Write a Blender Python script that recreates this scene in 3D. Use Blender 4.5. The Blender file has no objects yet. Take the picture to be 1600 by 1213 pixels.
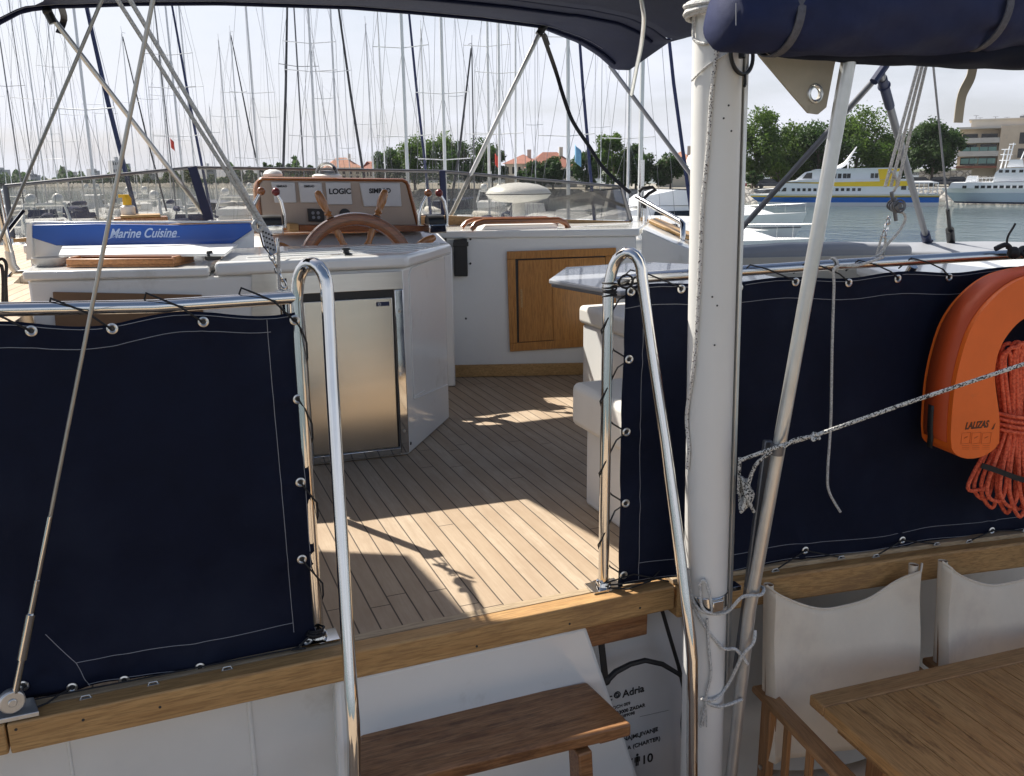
import bpy, bmesh, math, random
from mathutils import Vector, Matrix
random.seed(11)
V = Vector
SC = bpy.context.scene
COL = SC.collection
pi = math.pi
# ------------------------------------------------------------------ camera: boat axes, X starboard, Y forward, Z up, upper deck at z = 0
F_PX = 1380.0; CX = 800.0; CY = 606.5
CAM = V((0, 0, 1.05))
_az = math.radians(21.9); _p = math.atan((CY-270.0)/F_PX); _r = math.radians(0.6)
_Fh = V((math.sin(_az), math.cos(_az), 0)); _Z = V((0, 0, 1))
CF = _Fh*math.cos(_p) - _Z*math.sin(_p)
_U0 = _Z*math.cos(_p) + _Fh*math.sin(_p); _R0 = V((math.cos(_az), -math.sin(_az), 0))
CR = _R0*math.cos(_r) - _U0*math.sin(_r); CU = _U0*math.cos(_r) + _R0*math.sin(_r)
WATER = -3.8
def ray(px, py): return CF*F_PX + CR*(px-CX) - CU*(py-CY)
def onY(px, py, y): d = ray(px, py); return CAM + d*((y-CAM.y)/d.y)
def onX(px, py, x): d = ray(px, py); return CAM + d*((x-CAM.x)/d.x)
def onZ(px, py, z): d = ray(px, py); return CAM + d*((z-CAM.z)/d.z)
def onPl(pl, px, py):                       # vertical plane through two plan points
    (x0, y0), (x1, y1) = pl
    n = V((y1-y0, -(x1-x0), 0)); d = ray(px, py)
    return CAM + d*(n.dot(V((x0, y0, 0))-V((CAM.x, CAM.y, 0)))/n.dot(d))
def far(px, d):                             # point on the water, d metres ahead along the view, in the column px
    a = _az + math.atan((px-CX)*math.cos(_p)/F_PX)
    r = d/math.cos(a-_az)
    return V((math.sin(a)*r, math.cos(a)*r, WATER)), -a
def zat(py, d, px=800): return CAM.z + d*math.tan(math.atan((CY - 0.0105*(px-CX) - py)/F_PX)-_p)   # height of a pixel row at distance d

# ------------------------------------------------------------------ mesh builder
WL = {}
class MB:
    def __init__(s): s.bm = bmesh.new()
    def box(s, c, size, rz=0.0, rot=None):
        m = Matrix.Translation(V(c)) @ (rot.to_4x4() if rot else Matrix.Rotation(rz, 4, 'Z')) @ Matrix.Diagonal((size[0], size[1], size[2], 1))
        bmesh.ops.create_cube(s.bm, size=1.0, matrix=m); return s
    def span(s, a, b):                      # axis-aligned box between two corners
        a = V(a); b = V(b); return s.box((a+b)/2, [abs(q) for q in (b-a)])
    def prism(s, pts, vec):
        vec = V(vec); a = [s.bm.verts.new(V(p)) for p in pts]; b = [s.bm.verts.new(V(p)+vec) for p in pts]
        n = len(a)
        fs = [s.bm.faces.new(a), s.bm.faces.new(b[::-1])]
        for i in range(n): fs.append(s.bm.faces.new((a[i], b[i], b[(i+1) % n], a[(i+1) % n])))
        bmesh.ops.recalc_face_normals(s.bm, faces=fs); return s
    def poly(s, pts2, z0, z1): return s.prism([(x, y, z0) for x, y in pts2], (0, 0, z1-z0))
    def tube(s, pts, r, n=10, closed=False, caps=True):
        pts = [V(p) for p in pts]; k = len(pts)
        rs = r if isinstance(r, (list, tuple)) else [r]*k
        T = []
        for i in range(k):
            if closed: t = pts[(i+1) % k]-pts[i-1]
            else: t = pts[min(i+1, k-1)]-pts[max(i-1, 0)]
            T.append(t.normalized() if t.length > 1e-9 else V((0, 0, 1)))
        up = V((0, 0, 1)) if abs(T[0].z) < 0.9 else V((1, 0, 0))
        u = T[0].cross(up).normalized(); rings = []
        for i in range(k):
            u = (u - T[i]*u.dot(T[i]))
            u = u.normalized() if u.length > 1e-6 else T[i].orthogonal().normalized()
            w = T[i].cross(u)
            rings.append([s.bm.verts.new(pts[i] + (u*math.cos(2*pi*j/n) + w*math.sin(2*pi*j/n))*rs[i]) for j in range(n)])
        fs = []
        for i in range(k if closed else k-1):
            a = rings[i]; b = rings[(i+1) % k]
            for j in range(n): fs.append(s.bm.faces.new((a[j], a[(j+1) % n], b[(j+1) % n], b[j])))
        if caps and not closed:
            fs.append(s.bm.faces.new(rings[0][::-1])); fs.append(s.bm.faces.new(rings[-1]))
        bmesh.ops.recalc_face_normals(s.bm, faces=fs)
        return s
    def band(s, pts, wid, w, th):           # flat strap: wid = direction of the width
        pts = [V(p) for p in pts]; rings = []
        for i, p in enumerate(pts):
            t = (pts[min(i+1, len(pts)-1)]-pts[max(i-1, 0)]).normalized()
            a = V(wid) - t*V(wid).dot(t); a.normalize(); b = t.cross(a)
            rings.append([s.bm.verts.new(p + a*x*w/2 + b*y*th/2) for x, y in ((-1, -1), (1, -1), (1, 1), (-1, 1))])
        fs = [s.bm.faces.new(rings[0][::-1]), s.bm.faces.new(rings[-1])]
        for a, b in zip(rings, rings[1:]):
            for j in range(4): fs.append(s.bm.faces.new((a[j], a[(j+1) % 4], b[(j+1) % 4], b[j])))
        bmesh.ops.recalc_face_normals(s.bm, faces=fs); return s
    def lathe(s, prof, c, axis=(0, 0, 1), n=24):
        ax = V(axis).normalized(); u = ax.orthogonal().normalized(); w = ax.cross(u); c = V(c); rings = []
        for r, h in prof:
            rings.append([s.bm.verts.new(c + ax*h + (u*math.cos(2*pi*j/n)+w*math.sin(2*pi*j/n))*max(r, 1e-4)) for j in range(n)])
        fs = []
        for a, b in zip(rings, rings[1:]):
            for j in range(n): fs.append(s.bm.faces.new((a[j], a[(j+1) % n], b[(j+1) % n], b[j])))
        fs.append(s.bm.faces.new(rings[0][::-1])); fs.append(s.bm.faces.new(rings[-1]))
        bmesh.ops.recalc_face_normals(s.bm, faces=fs); return s
    def ball(s, c, r, sc=(1, 1, 1), n=16):
        m = Matrix.Translation(V(c)) @ Matrix.Diagonal((r*sc[0], r*sc[1], r*sc[2], 1))
        bmesh.ops.create_uvsphere(s.bm, u_segments=n, v_segments=max(6, n//2), radius=1.0, matrix=m); return s
    def torus(s, c, axis, R, r, n=24, m=8):
        ax = V(axis).normalized(); u = ax.orthogonal().normalized(); w = ax.cross(u); c = V(c)
        return s.tube([c + (u*math.cos(2*pi*i/n)+w*math.sin(2*pi*i/n))*R for i in range(n)], r, m, closed=True)
    def grid(s, fn, nu, nv):
        g = [[s.bm.verts.new(V(fn(i/nu, j/nv))) for j in range(nv+1)] for i in range(nu+1)]
        for i in range(nu):
            for j in range(nv): s.bm.faces.new((g[i][j], g[i+1][j], g[i+1][j+1], g[i][j+1]))
        return s
    def loft(s, secs, capa=True, capb=True):
        rings = [[s.bm.verts.new(V(p)) for p in q] for q in secs]; n = len(rings[0]); fs = []
        for a, b in zip(rings, rings[1:]):
            for j in range(n): fs.append(s.bm.faces.new((a[j], a[(j+1) % n], b[(j+1) % n], b[j])))
        if capa: fs.append(s.bm.faces.new(rings[0][::-1]))
        if capb: fs.append(s.bm.faces.new(rings[-1]))
        bmesh.ops.recalc_face_normals(s.bm, faces=fs); return s
    def build(s, name, m, parent=None, bevel=0.0, solid=0.0, ang=40, segs=2, subsurf=0, flat=False):
        me = bpy.data.meshes.new(name)
        if parent is not None and parent.name in WL:
            bmesh.ops.translate(s.bm, verts=s.bm.verts[:], vec=-WL[parent.name])
        s.bm.to_mesh(me); s.bm.free()
        return link(name, me, m, parent, bevel, solid, ang, segs, subsurf, flat)
def link(name, me, m, parent=None, bevel=0.0, solid=0.0, ang=40, segs=2, subsurf=0, flat=False):
    o = bpy.data.objects.new(name, me); COL.objects.link(o)
    if m is not None: me.materials.append(m)
    if not flat:
        for p in me.polygons: p.use_smooth = True
        me.set_sharp_from_angle(angle=math.radians(ang))
    if parent is not None:
        o.parent = parent
        if parent.name in WL: WL[o.name] = WL[parent.name]
    if solid:
        d = o.modifiers.new('Solidify', 'SOLIDIFY'); d.thickness = solid; d.offset = 0
    if subsurf:
        d = o.modifiers.new('Subdivision', 'SUBSURF'); d.levels = subsurf; d.render_levels = subsurf
    if bevel:
        d = o.modifiers.new('Bevel', 'BEVEL'); d.width = bevel; d.segments = segs; d.limit_method = 'ANGLE'; d.angle_limit = math.radians(35)
        d.harden_normals = False
    return o
def split_loose(o):
    bm = bmesh.new(); bm.from_mesh(o.data); bm.verts.ensure_lookup_table(); seen = set(); groups = []
    for v in bm.verts:
        if v.index in seen: continue
        st = [v]; seen.add(v.index); g = []
        while st:
            q = st.pop(); g.append(q.index)
            for e in q.link_edges:
                w_ = e.other_vert(q)
                if w_.index not in seen: seen.add(w_.index); st.append(w_)
        groups.append(set(g))
    bm.free()
    if len(groups) < 2: return [o]
    out = []; src = o.data
    for k, g in enumerate(groups):
        b2 = bmesh.new(); b2.from_mesh(src); bmesh.ops.delete(b2, geom=[v for v in b2.verts if v.index not in g], context='VERTS')
        me = bpy.data.meshes.new(src.name); b2.to_mesh(me); b2.free()
        for m_ in src.materials: me.materials.append(m_)
        if k == 0: o.data = me; out.append(o)
        else:
            c = o.copy(); c.data = me; COL.objects.link(c); out.append(c)
            if o.name in WL: WL[c.name] = WL[o.name]
    return out
def thing(name, label, cat, loc=(0, 0, 0), rz=0.0, group=None):
    o = bpy.data.objects.new(name, None); COL.objects.link(o); o.empty_display_size = 0.05
    o.location = loc; o.rotation_euler = (0, 0, rz); WL[o.name] = V(loc) if rz == 0 else V((0, 0, 0))
    return tag(o, label, cat, group)
def tag(o, label, cat, group=None):
    o['label'] = label; o['category'] = cat
    if group: o['group'] = group
    return o
def struct(o, kind='structure'): o['kind'] = kind; return o
def dup(root, loc, rz=0.0, label=None, group=None, scale=None):
    r = root.copy(); COL.objects.link(r); r.location = loc; r.rotation_euler = (0, 0, rz)
    if label: r['label'] = label
    if group: r['group'] = group
    if scale: r.scale = scale
    for ch in list(root.children):
        c = ch.copy(); COL.objects.link(c); c.parent = r
        for g in ch.children:
            e = g.copy(); COL.objects.link(e); e.parent = c
    return r
def text(s, origin, right, up, size, m, parent, name='lettering', shear=0.0, align='LEFT', depth=0.0006, xs=1.0, bold=0.0):
    cu = bpy.data.curves.new('t', 'FONT'); cu.body = s; cu.size = size; cu.shear = shear; cu.align_x = align; cu.extrude = depth; cu.offset = bold
    o = bpy.data.objects.new('t', cu); COL.objects.link(o)
    bpy.context.view_layer.update()
    me = bpy.data.meshes.new_from_object(o.evaluated_get(bpy.context.evaluated_depsgraph_get()))
    COL.objects.unlink(o); bpy.data.objects.remove(o); bpy.data.curves.remove(cu)
    r = V(right).normalized(); u = V(up); u = (u - r*u.dot(r)).normalized(); nrm = r.cross(u)
    off = WL[parent.name] if parent is not None and parent.name in WL else V((0, 0, 0))
    M4 = Matrix.Translation(V(origin)-off) @ Matrix((r, u, nrm)).transposed().to_4x4() @ Matrix.Diagonal((xs, 1, 1, 1))
    me.transform(M4); me.materials.clear()
    return link(name, me, m, parent, flat=True)

# ------------------------------------------------------------------ materials
def nt(name):
    m = bpy.data.materials.new(name); m.use_nodes = True
    n = m.node_tree.nodes; b = n['Principled BSDF']; return m, n, m.node_tree.links, b
def mixc(n, l, fac, a, b, bt='MIX'):
    x = n.new('ShaderNodeMix'); x.data_type = 'RGBA'; x.blend_type = bt
    if hasattr(fac, 'links') or not isinstance(fac, (int, float)): l.new(fac, x.inputs[0])
    else: x.inputs[0].default_value = fac
    for i, c in ((6, a), (7, b)):
        if isinstance(c, (tuple, list)): x.inputs[i].default_value = (*c[:3], 1)
        else: l.new(c, x.inputs[i])
    return x.outputs[2]
def noise(n, l, scale, detail=4, rough=0.6, coord=None, stretch=None):
    tc = n.new('ShaderNodeTexCoord'); src = tc.outputs['Object']
    if stretch:
        mp = n.new('ShaderNodeMapping'); mp.inputs['Scale'].default_value = stretch; l.new(src, mp.inputs[0]); src = mp.outputs[0]
    x = n.new('ShaderNodeTexNoise'); x.inputs['Scale'].default_value = scale; x.inputs['Detail'].default_value = detail; x.inputs['Roughness'].default_value = rough
    l.new(src, x.inputs['Vector']); return x.outputs['Fac']
def ramp(n, l, src, stops):
    r = n.new('ShaderNodeValToRGB'); l.new(src, r.inputs[0]); e = r.color_ramp.elements
    while len(e) < len(stops): e.new(0.5)
    for q, (p, c) in zip(e, stops): q.position = p; q.color = (*c, 1) if isinstance(c, (tuple, list)) else (c, c, c, 1)
    return r.outputs[0]
def bump(n, l, b, h, strength, dist=0.01):
    x = n.new('ShaderNodeBump'); x.inputs['Strength'].default_value = strength; x.inputs['Distance'].default_value = dist
    l.new(h, x.inputs['Height']); l.new(x.outputs[0], b.inputs['Normal'])
def M(name, rgb, rough=0.5, metal=0.0, var=0.12, scale=6.0, bmp=0.0, bscale=80.0, dirt=None, stretch=None, coat=0.0, rvar=0.0):
    m, n, l, b = nt(name)
    b.inputs['Roughness'].default_value = rough; b.inputs['Metallic'].default_value = metal; b.inputs['Coat Weight'].default_value = coat
    f = noise(n, l, scale, 5, 0.65, stretch=stretch)
    f2 = ramp(n, l, f, [(0.25, 0.0), (0.75, 1.0)])
    c = mixc(n, l, f2, tuple(q*(1-var) for q in rgb), tuple(min(1, q*(1+var)) for q in rgb))
    if dirt:
        g = ramp(n, l, noise(n, l, dirt[1], 6, 0.7), [(dirt[2], 0.0), (dirt[2]+0.18, 1.0)])
        c = mixc(n, l, g, c, dirt[0])
    l.new(c, b.inputs['Base Color'])
    if rvar:
        mr = n.new('ShaderNodeMapRange'); mr.inputs[3].default_value = max(0.02, rough-rvar); mr.inputs[4].default_value = rough+rvar
        l.new(noise(n, l, scale*3, 4), mr.inputs[0]); l.new(mr.outputs[0], b.inputs['Roughness'])
    if bmp: bump(n, l, b, noise(n, l, bscale, 3), bmp, 0.004)
    return m
def wood(name, dark, light, axis='X', rough=0.5, scale=1.0, weather=None, coat=0.0, bmp=0.25):
    m, n, l, b = nt(name); b.inputs['Roughness'].default_value = rough; b.inputs['Coat Weight'].default_value = coat; b.inputs['Coat Roughness'].default_value = 0.25
    st = {'X': (1.2, 16, 16), 'Y': (16, 1.2, 16), 'Z': (16, 16, 1.2)}[axis]
    g = noise(n, l, 3.0*scale, 6, 0.7, stretch=st)
    g2 = noise(n, l, 14.0*scale, 3, 0.6, stretch=st)
    c = mixc(n, l, ramp(n, l, g, [(0.3, 0.0), (0.7, 1.0)]), dark, light)
    c = mixc(n, l, ramp(n, l, g2, [(0.38, 0.55), (0.55, 0.0)]), c, tuple(q*0.55 for q in dark))
    if weather:
        w = ramp(n, l, noise(n, l, weather[1], 6, 0.75, stretch=weather[3] if len(weather) > 3 else None), [(weather[2], 0.0), (weather[2]+0.14, 0.9)])
        c = mixc(n, l, w, c, weather[0])
    l.new(c, b.inputs['Base Color']); bump(n, l, b, g2, bmp, 0.002)
    return m
def teak_deck(name, ang=0.0, w=0.052):
    m, n, l, b = nt(name); b.inputs['Roughness'].default_value = 0.75
    tc = n.new('ShaderNodeTexCoord'); mp = n.new('ShaderNodeMapping'); mp.inputs['Rotation'].default_value = (0, 0, ang); l.new(tc.outputs['Object'], mp.inputs[0])
    sp = n.new('ShaderNodeSeparateXYZ'); l.new(mp.outputs[0], sp.inputs[0])
    def math_(op, a, bb=None):
        x = n.new('ShaderNodeMath'); x.operation = op
        for i, q in enumerate((a, bb)):
            if q is None: continue
            if isinstance(q, (int, float)): x.inputs[i].default_value = q
            else: l.new(q, x.inputs[i])
        return x.outputs[0]
    k = math_('DIVIDE', sp.outputs[0], w); fl = math_('FLOOR', k); fr = math_('FRACT', k)
    d = math_('ABSOLUTE', math_('SUBTRACT', fr, 0.5))
    seam = math_('GREATER_THAN', d, 0.5-0.038)
    wn = n.new('ShaderNodeTexWhiteNoise'); wn.noise_dimensions = '1D'; l.new(fl, wn.inputs['W'])
    g = noise(n, l, 3.0, 6, 0.7, stretch=(14, 0.9, 14)); g2 = noise(n, l, 16.0, 4, 0.7, stretch=(12, 0.9, 12))
    c = mixc(n, l, ramp(n, l, g, [(0.3, 0.0), (0.72, 1.0)]), (0.36, 0.27, 0.185), (0.51, 0.41, 0.30))
    vr = n.new('ShaderNodeMapRange'); vr.inputs[3].default_value = 0.0; vr.inputs[4].default_value = 0.55; l.new(wn.outputs['Value'], vr.inputs[0])
    c = mixc(n, l, vr.outputs[0], c, (0.33, 0.225, 0.135))
    bj = math_('LESS_THAN', math_('FRACT', math_('ADD', math_('MULTIPLY', sp.outputs[1], 0.62), math_('MULTIPLY', wn.outputs['Value'], 7.3))), 0.0022)
    seam = math_('MAXIMUM', seam, bj)
    c = mixc(n, l, ramp(n, l, g2, [(0.4, 0.35), (0.55, 0.0)]), c, (0.33, 0.24, 0.15))
    st = ramp(n, l, noise(n, l, 2.2, 5, 0.7), [(0.46, 0.0), (0.72, 0.5)])
    c = mixc(n, l, st, c, (0.27, 0.18, 0.11))
    c = mixc(n, l, seam, c, (0.075, 0.052, 0.034))
    l.new(c, b.inputs['Base Color'])
    h = math_('SUBTRACT', math_('MULTIPLY', g2, 0.3), seam); bump(n, l, b, h, 0.35, 0.003)
    return m
def cloth(name, rgb, rough=0.8, var=0.15, weave=900.0, fold=0.3, stain=None):
    m, n, l, b = nt(name); b.inputs['Roughness'].default_value = rough
    b.inputs['Specular IOR Level'].default_value = 0.16
    f = noise(n, l, 5.0, 6, 0.7)
    c = mixc(n, l, ramp(n, l, f, [(0.3, 0.0), (0.7, 1.0)]), tuple(q*(1-var) for q in rgb), tuple(q*(1+var) for q in rgb))
    if stain:
        s_ = ramp(n, l, noise(n, l, stain[1], 5, 0.65), [(stain[2], 0.0), (stain[2]+0.25, 0.8)]); c = mixc(n, l, s_, c, stain[0])
    l.new(c, b.inputs['Base Color'])
    a = n.new('ShaderNodeMath'); a.operation = 'ADD'; mu = n.new('ShaderNodeMath'); mu.operation = 'MULTIPLY'; mu.inputs[1].default_value = 0.12
    l.new(noise(n, l, weave, 2), mu.inputs[0]); l.new(noise(n, l, 9.0, 3), a.inputs[0]); l.new(mu.outputs[0], a.inputs[1])
    bump(n, l, b, a.outputs[0], fold, 0.01)
    return m
def rope_mat(name, base, fleck, freq=160.0, thr=0.62, rough=0.8):
    m, n, l, b = nt(name); b.inputs['Roughness'].default_value = rough
    tc = n.new('ShaderNodeTexCoord'); vo = n.new('ShaderNodeTexVoronoi'); vo.inputs['Scale'].default_value = freq; l.new(tc.outputs['Object'], vo.inputs['Vector'])
    f = ramp(n, l, vo.outputs['Color'], [(thr, 0.0), (thr+0.03, 1.0)])
    l.new(mixc(n, l, f, base, fleck), b.inputs['Base Color'])
    bump(n, l, b, vo.outputs['Distance'], 0.5, 0.003); return m
def glass_mat(name, tint, refl=1.0):
    m = bpy.data.materials.new(name); m.use_nodes = True; n = m.node_tree.nodes; l = m.node_tree.links
    n.remove(n['Principled BSDF']); t = n.new('ShaderNodeBsdfTransparent'); t.inputs[0].default_value = (*tint, 1)
    g = n.new('ShaderNodeBsdfGlossy'); g.inputs['Roughness'].default_value = 0.04
    d = n.new('ShaderNodeBsdfDiffuse'); d.inputs[0].default_value = (0.5, 0.48, 0.44, 1)
    x0 = n.new('ShaderNodeMixShader'); x0.inputs[0].default_value = 0.10*refl; l.new(t.outputs[0], x0.inputs[1]); l.new(d.outputs[0], x0.inputs[2])
    fr = n.new('ShaderNodeFresnel'); fr.inputs[0].default_value = 1.4
    x = n.new('ShaderNodeMixShader'); l.new(fr.outputs[0], x.inputs[0]); l.new(x0.outputs[0], x.inputs[1]); l.new(g.outputs[0], x.inputs[2])
    l.new(x.outputs[0], n['Material Output'].inputs[0]); return m

m_white = M('white_gelcoat', (0.78, 0.78, 0.76), 0.18, var=0.04, scale=2.0, coat=0.5, dirt=((0.60, 0.58, 0.53), 3.5, 0.60), rvar=0.06)
m_white_flat = M('white_grp', (0.74, 0.74, 0.72), 0.5, var=0.04, scale=3.0, bmp=0.06, dirt=((0.60, 0.58, 0.52), 4.0, 0.64))
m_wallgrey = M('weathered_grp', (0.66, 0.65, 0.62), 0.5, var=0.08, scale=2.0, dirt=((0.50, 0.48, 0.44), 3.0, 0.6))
m_post = M('painted_mast', (0.74, 0.73, 0.70), 0.38, var=0.03, scale=4.0, bmp=0.03, bscale=25, dirt=((0.38, 0.30, 0.24), 22.0, 0.83))
m_chrome = M('polished_steel', (0.66, 0.655, 0.64), 0.06, 1.0, var=0.05, scale=12, rvar=0.05)
m_steel = M('brushed_steel', (0.62, 0.60, 0.56), 0.30, 1.0, var=0.08, scale=5, stretch=(1, 1, 14), rvar=0.06)
m_alu = M('dull_aluminium', (0.62, 0.62, 0.60), 0.36, 0.75, var=0.10, scale=14, rvar=0.08, dirt=((0.35, 0.33, 0.28), 18.0, 0.68))
m_dkalu = M('grey_tube', (0.16, 0.165, 0.18), 0.35, 0.5, var=0.12, scale=10)
m_teak = teak_deck('teak_planking')
m_teak_side = teak_deck('teak_side_planking', 0.15)
m_beam = wood('beam_teak', (0.38, 0.205, 0.075), (0.55, 0.335, 0.135), 'X', 0.55, weather=((0.27, 0.15, 0.065), 2.5, 0.56, (1, 5, 5)))
m_margin = wood('margin_teak', (0.36, 0.26, 0.155), (0.48, 0.37, 0.24), 'X', 0.6)
m_tread = wood('tread_teak', (0.19, 0.070, 0.020), (0.38, 0.205, 0.095), 'X', 0.42, weather=((0.075, 0.028, 0.010), 3.2, 0.49, (1, 6, 6)))
m_oak = wood('oiled_teak', (0.41, 0.165, 0.030), (0.54, 0.25, 0.058), 'Z', 0.4, coat=0.25, bmp=0.08)
m_oakx = wood('oiled_teak_rail', (0.40, 0.23, 0.085), (0.54, 0.34, 0.14), 'X', 0.45, bmp=0.1)
m_mahog = wood('varnished_mahogany', (0.20, 0.058, 0.016), (0.33, 0.12, 0.035), 'X', 0.22, coat=0.6, bmp=0.05)
m_mahog_lt = wood('varnished_handle', (0.30, 0.11, 0.03), (0.46, 0.21, 0.07), 'Z', 0.25, coat=0.5, bmp=0.05)
m_chairwood = wood('chair_teak', (0.34, 0.15, 0.055), (0.48, 0.25, 0.10), 'Z', 0.5)
m_chairarm = wood('chair_arm_teak', (0.36, 0.17, 0.065), (0.48, 0.26, 0.11), 'Y', 0.55, weather=((0.20, 0.11, 0.055), 4.0, 0.55))
m_table = wood('table_teak', (0.44, 0.215, 0.070), (0.58, 0.33, 0.13), 'Y', 0.5, weather=((0.14, 0.058, 0.020), 4.0, 0.55, (5, 1.2, 5)))
m_tabrim = wood('table_rim_teak', (0.37, 0.18, 0.065), (0.48, 0.275, 0.11), 'X', 0.5)
m_brownpanel = M('brown_panel', (0.20, 0.115, 0.06), 0.55, var=0.1)
m_navy = cloth('navy_canvas', (0.0052, 0.0082, 0.0235), 0.72, 0.22, fold=0.45, stain=((0.0135, 0.0185, 0.037), 2.6, 0.50))
m_canopy = cloth('canopy_canvas', (0.0042, 0.0072, 0.029), 0.75, 0.15, fold=0.3)
m_navy2 = cloth('navy_acrylic', (0.022, 0.029, 0.078), 0.7, 0.2, fold=0.7, stain=((0.035, 0.040, 0.085), 5.0, 0.5))
m_stitch = M('pale_thread', (0.30, 0.31, 0.34), 0.8)
m_black = M('black_plastic', (0.012, 0.012, 0.013), 0.45)
m_cord = M('black_cord', (0.012, 0.012, 0.014), 0.7)
m_rubber = M('black_rubber_strap', (0.010, 0.010, 0.011), 0.6)
m_eyelet = M('nickel_eyelet', (0.66, 0.65, 0.62), 0.28, 1.0)
m_white_plastic = M('white_plastic', (0.80, 0.80, 0.78), 0.35, var=0.02)
m_cushion = cloth('ivory_vinyl', (0.72, 0.70, 0.65), 0.5, 0.04, weave=300, fold=0.08)
m_greyvinyl = cloth('grey_vinyl', (0.27, 0.28, 0.30), 0.5, 0.05, weave=300, fold=0.08)
m_beige = cloth('beige_vinyl', (0.46, 0.43, 0.37), 0.6, 0.06, weave=300, fold=0.1)
m_table_grey = M('grey_table_laminate', (0.34, 0.35, 0.37), 0.25, var=0.04, coat=0.4)
m_chaircloth = cloth('natural_canvas', (0.84, 0.73, 0.58), 0.85, 0.05, weave=500, fold=0.25, stain=((0.60, 0.49, 0.40), 2.6, 0.50))
m_sail = cloth('weathered_sailcloth', (0.48, 0.44, 0.36), 0.8, 0.12, weave=500, fold=0.3, stain=((0.28, 0.25, 0.19), 14.0, 0.58))
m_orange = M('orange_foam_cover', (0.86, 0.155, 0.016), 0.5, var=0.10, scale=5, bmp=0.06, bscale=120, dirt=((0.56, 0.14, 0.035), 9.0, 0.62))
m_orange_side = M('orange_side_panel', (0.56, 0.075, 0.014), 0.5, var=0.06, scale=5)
m_orope = rope_mat('orange_rope', (0.86, 0.165, 0.075), (0.66, 0.10, 0.045), 220, 0.5)
m_rope_w = rope_mat('white_rope', (0.62, 0.61, 0.58), (0.46, 0.45, 0.43), 300, 0.55)
m_rope_bw = rope_mat('black_flecked_rope', (0.66, 0.65, 0.61), (0.03, 0.03, 0.03), 420, 0.60)
m_rope_r = rope_mat('red_flecked_rope', (0.68, 0.66, 0.62), (0.05, 0.03, 0.035), 420, 0.74)
m_wire = M('stainless_wire', (0.42, 0.41, 0.38), 0.38, 0.8, var=0.1, scale=40)
m_blue = M('royal_blue_lid', (0.006, 0.075, 0.37), 0.35, var=0.05, coat=0.3)
m_print = M('black_print', (0.012, 0.012, 0.014), 0.6)
m_print_dk = M('faded_print', (0.10, 0.035, 0.015), 0.6)
m_printlb = M('pale_blue_print', (0.40, 0.50, 0.72), 0.5)
m_whiteprint = M('white_print', (0.75, 0.75, 0.76), 0.5)
m_sign = M('sign_board', (0.60, 0.60, 0.60), 0.45, var=0.03)
m_console = M('taupe_panel', (0.40, 0.32, 0.26), 0.5, var=0.05)
m_cover = M('grey_cover', (0.55, 0.55, 0.56), 0.5, var=0.03)
m_glass = glass_mat('smoked_acrylic', (0.80, 0.79, 0.76))
m_clear = glass_mat('clear_dome', (0.97, 0.97, 0.97))
m_yellow = M('yellow_cap', (0.80, 0.48, 0.02), 0.4)
m_navyframe = M('navy_webbing', (0.018, 0.026, 0.075), 0.6)
m_bowl = M('grey_enamel_bowl', (0.36, 0.35, 0.34), 0.4, var=0.1, scale=20)
m_red = M('red_knob', (0.16, 0.02, 0.02), 0.3)
m_webbing = M('grey_webbing', (0.10, 0.10, 0.12), 0.8, var=0.3, scale=120, bmp=0.3, bscale=400)
m_tan = cloth('tan_strap', (0.42, 0.38, 0.30), 0.8, 0.08, weave=500)
m_hole = M('dark_fixing', (0.03, 0.03, 0.03), 0.5)

# ------------------------------------------------------------------ world and sun
SUN_AZ = math.radians(-27.0)                # port of the bow
SUN_EL = math.radians(48.0)
w = bpy.data.worlds.new('World'); SC.world = w; w.use_nodes = True
wn = w.node_tree.nodes; wl = w.node_tree.links; bg = wn['Background']
sky = wn.new('ShaderNodeTexSky'); sky.sky_type = 'NISHITA'; sky.sun_disc = False
sky.sun_elevation = SUN_EL; sky.sun_rotation = SUN_AZ; sky.air_density = 1.0; sky.dust_density = 3.2; sky.ozone_density = 1.5
tcw = wn.new('ShaderNodeTexCoord'); mpw = wn.new('ShaderNodeMapping'); mpw.inputs['Scale'].default_value = (1.4, 1.4, 6.5); wl.new(tcw.outputs['Generated'], mpw.inputs[0])
nz = wn.new('ShaderNodeTexNoise'); nz.inputs['Scale'].default_value = 2.6; nz.inputs['Detail'].default_value = 7; nz.inputs['Roughness'].default_value = 0.55; wl.new(mpw.outputs[0], nz.inputs['Vector'])
cl = ramp(wn, wl, nz.outputs['Fac'], [(0.36, 0.55), (0.66, 0.95)])
cloudc = (7.25, 7.5, 8.4)
spw = wn.new('ShaderNodeSeparateXYZ'); wl.new(tcw.outputs['Generated'], spw.inputs[0])
low = ramp(wn, wl, spw.outputs[2], [(0.20, 1.0), (0.45, 0.0)])       # veil of thin cloud near the horizon, clearer overhead
mlt = wn.new('ShaderNodeMath'); mlt.operation = 'MULTIPLY'; wl.new(cl, mlt.inputs[0]); wl.new(low, mlt.inputs[1])
wl.new(mixc(wn, wl, mlt.outputs[0], sky.outputs[0], cloudc), bg.inputs['Color'])
bg.inputs['Strength'].default_value = 0.074
sl = bpy.data.lights.new('sun', 'SUN'); sl.energy = 5.0; sl.angle = math.radians(0.5); sl.color = (1.0, 0.95, 0.86)
so = bpy.data.objects.new('sun', sl); COL.objects.link(so)
sdir = V((math.sin(SUN_AZ)*math.cos(SUN_EL), math.cos(SUN_AZ)*math.cos(SUN_EL), math.sin(SUN_EL)))
so.rotation_euler = sdir.to_track_quat('Z', 'Y').to_euler(); so.location = sdir*60
SC.view_settings.view_transform = 'Standard'; SC.view_settings.look = 'None'; SC.view_settings.gamma = 1; SC.view_settings.exposure = 0.80
SC.view_settings.use_curve_mapping = False
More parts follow.
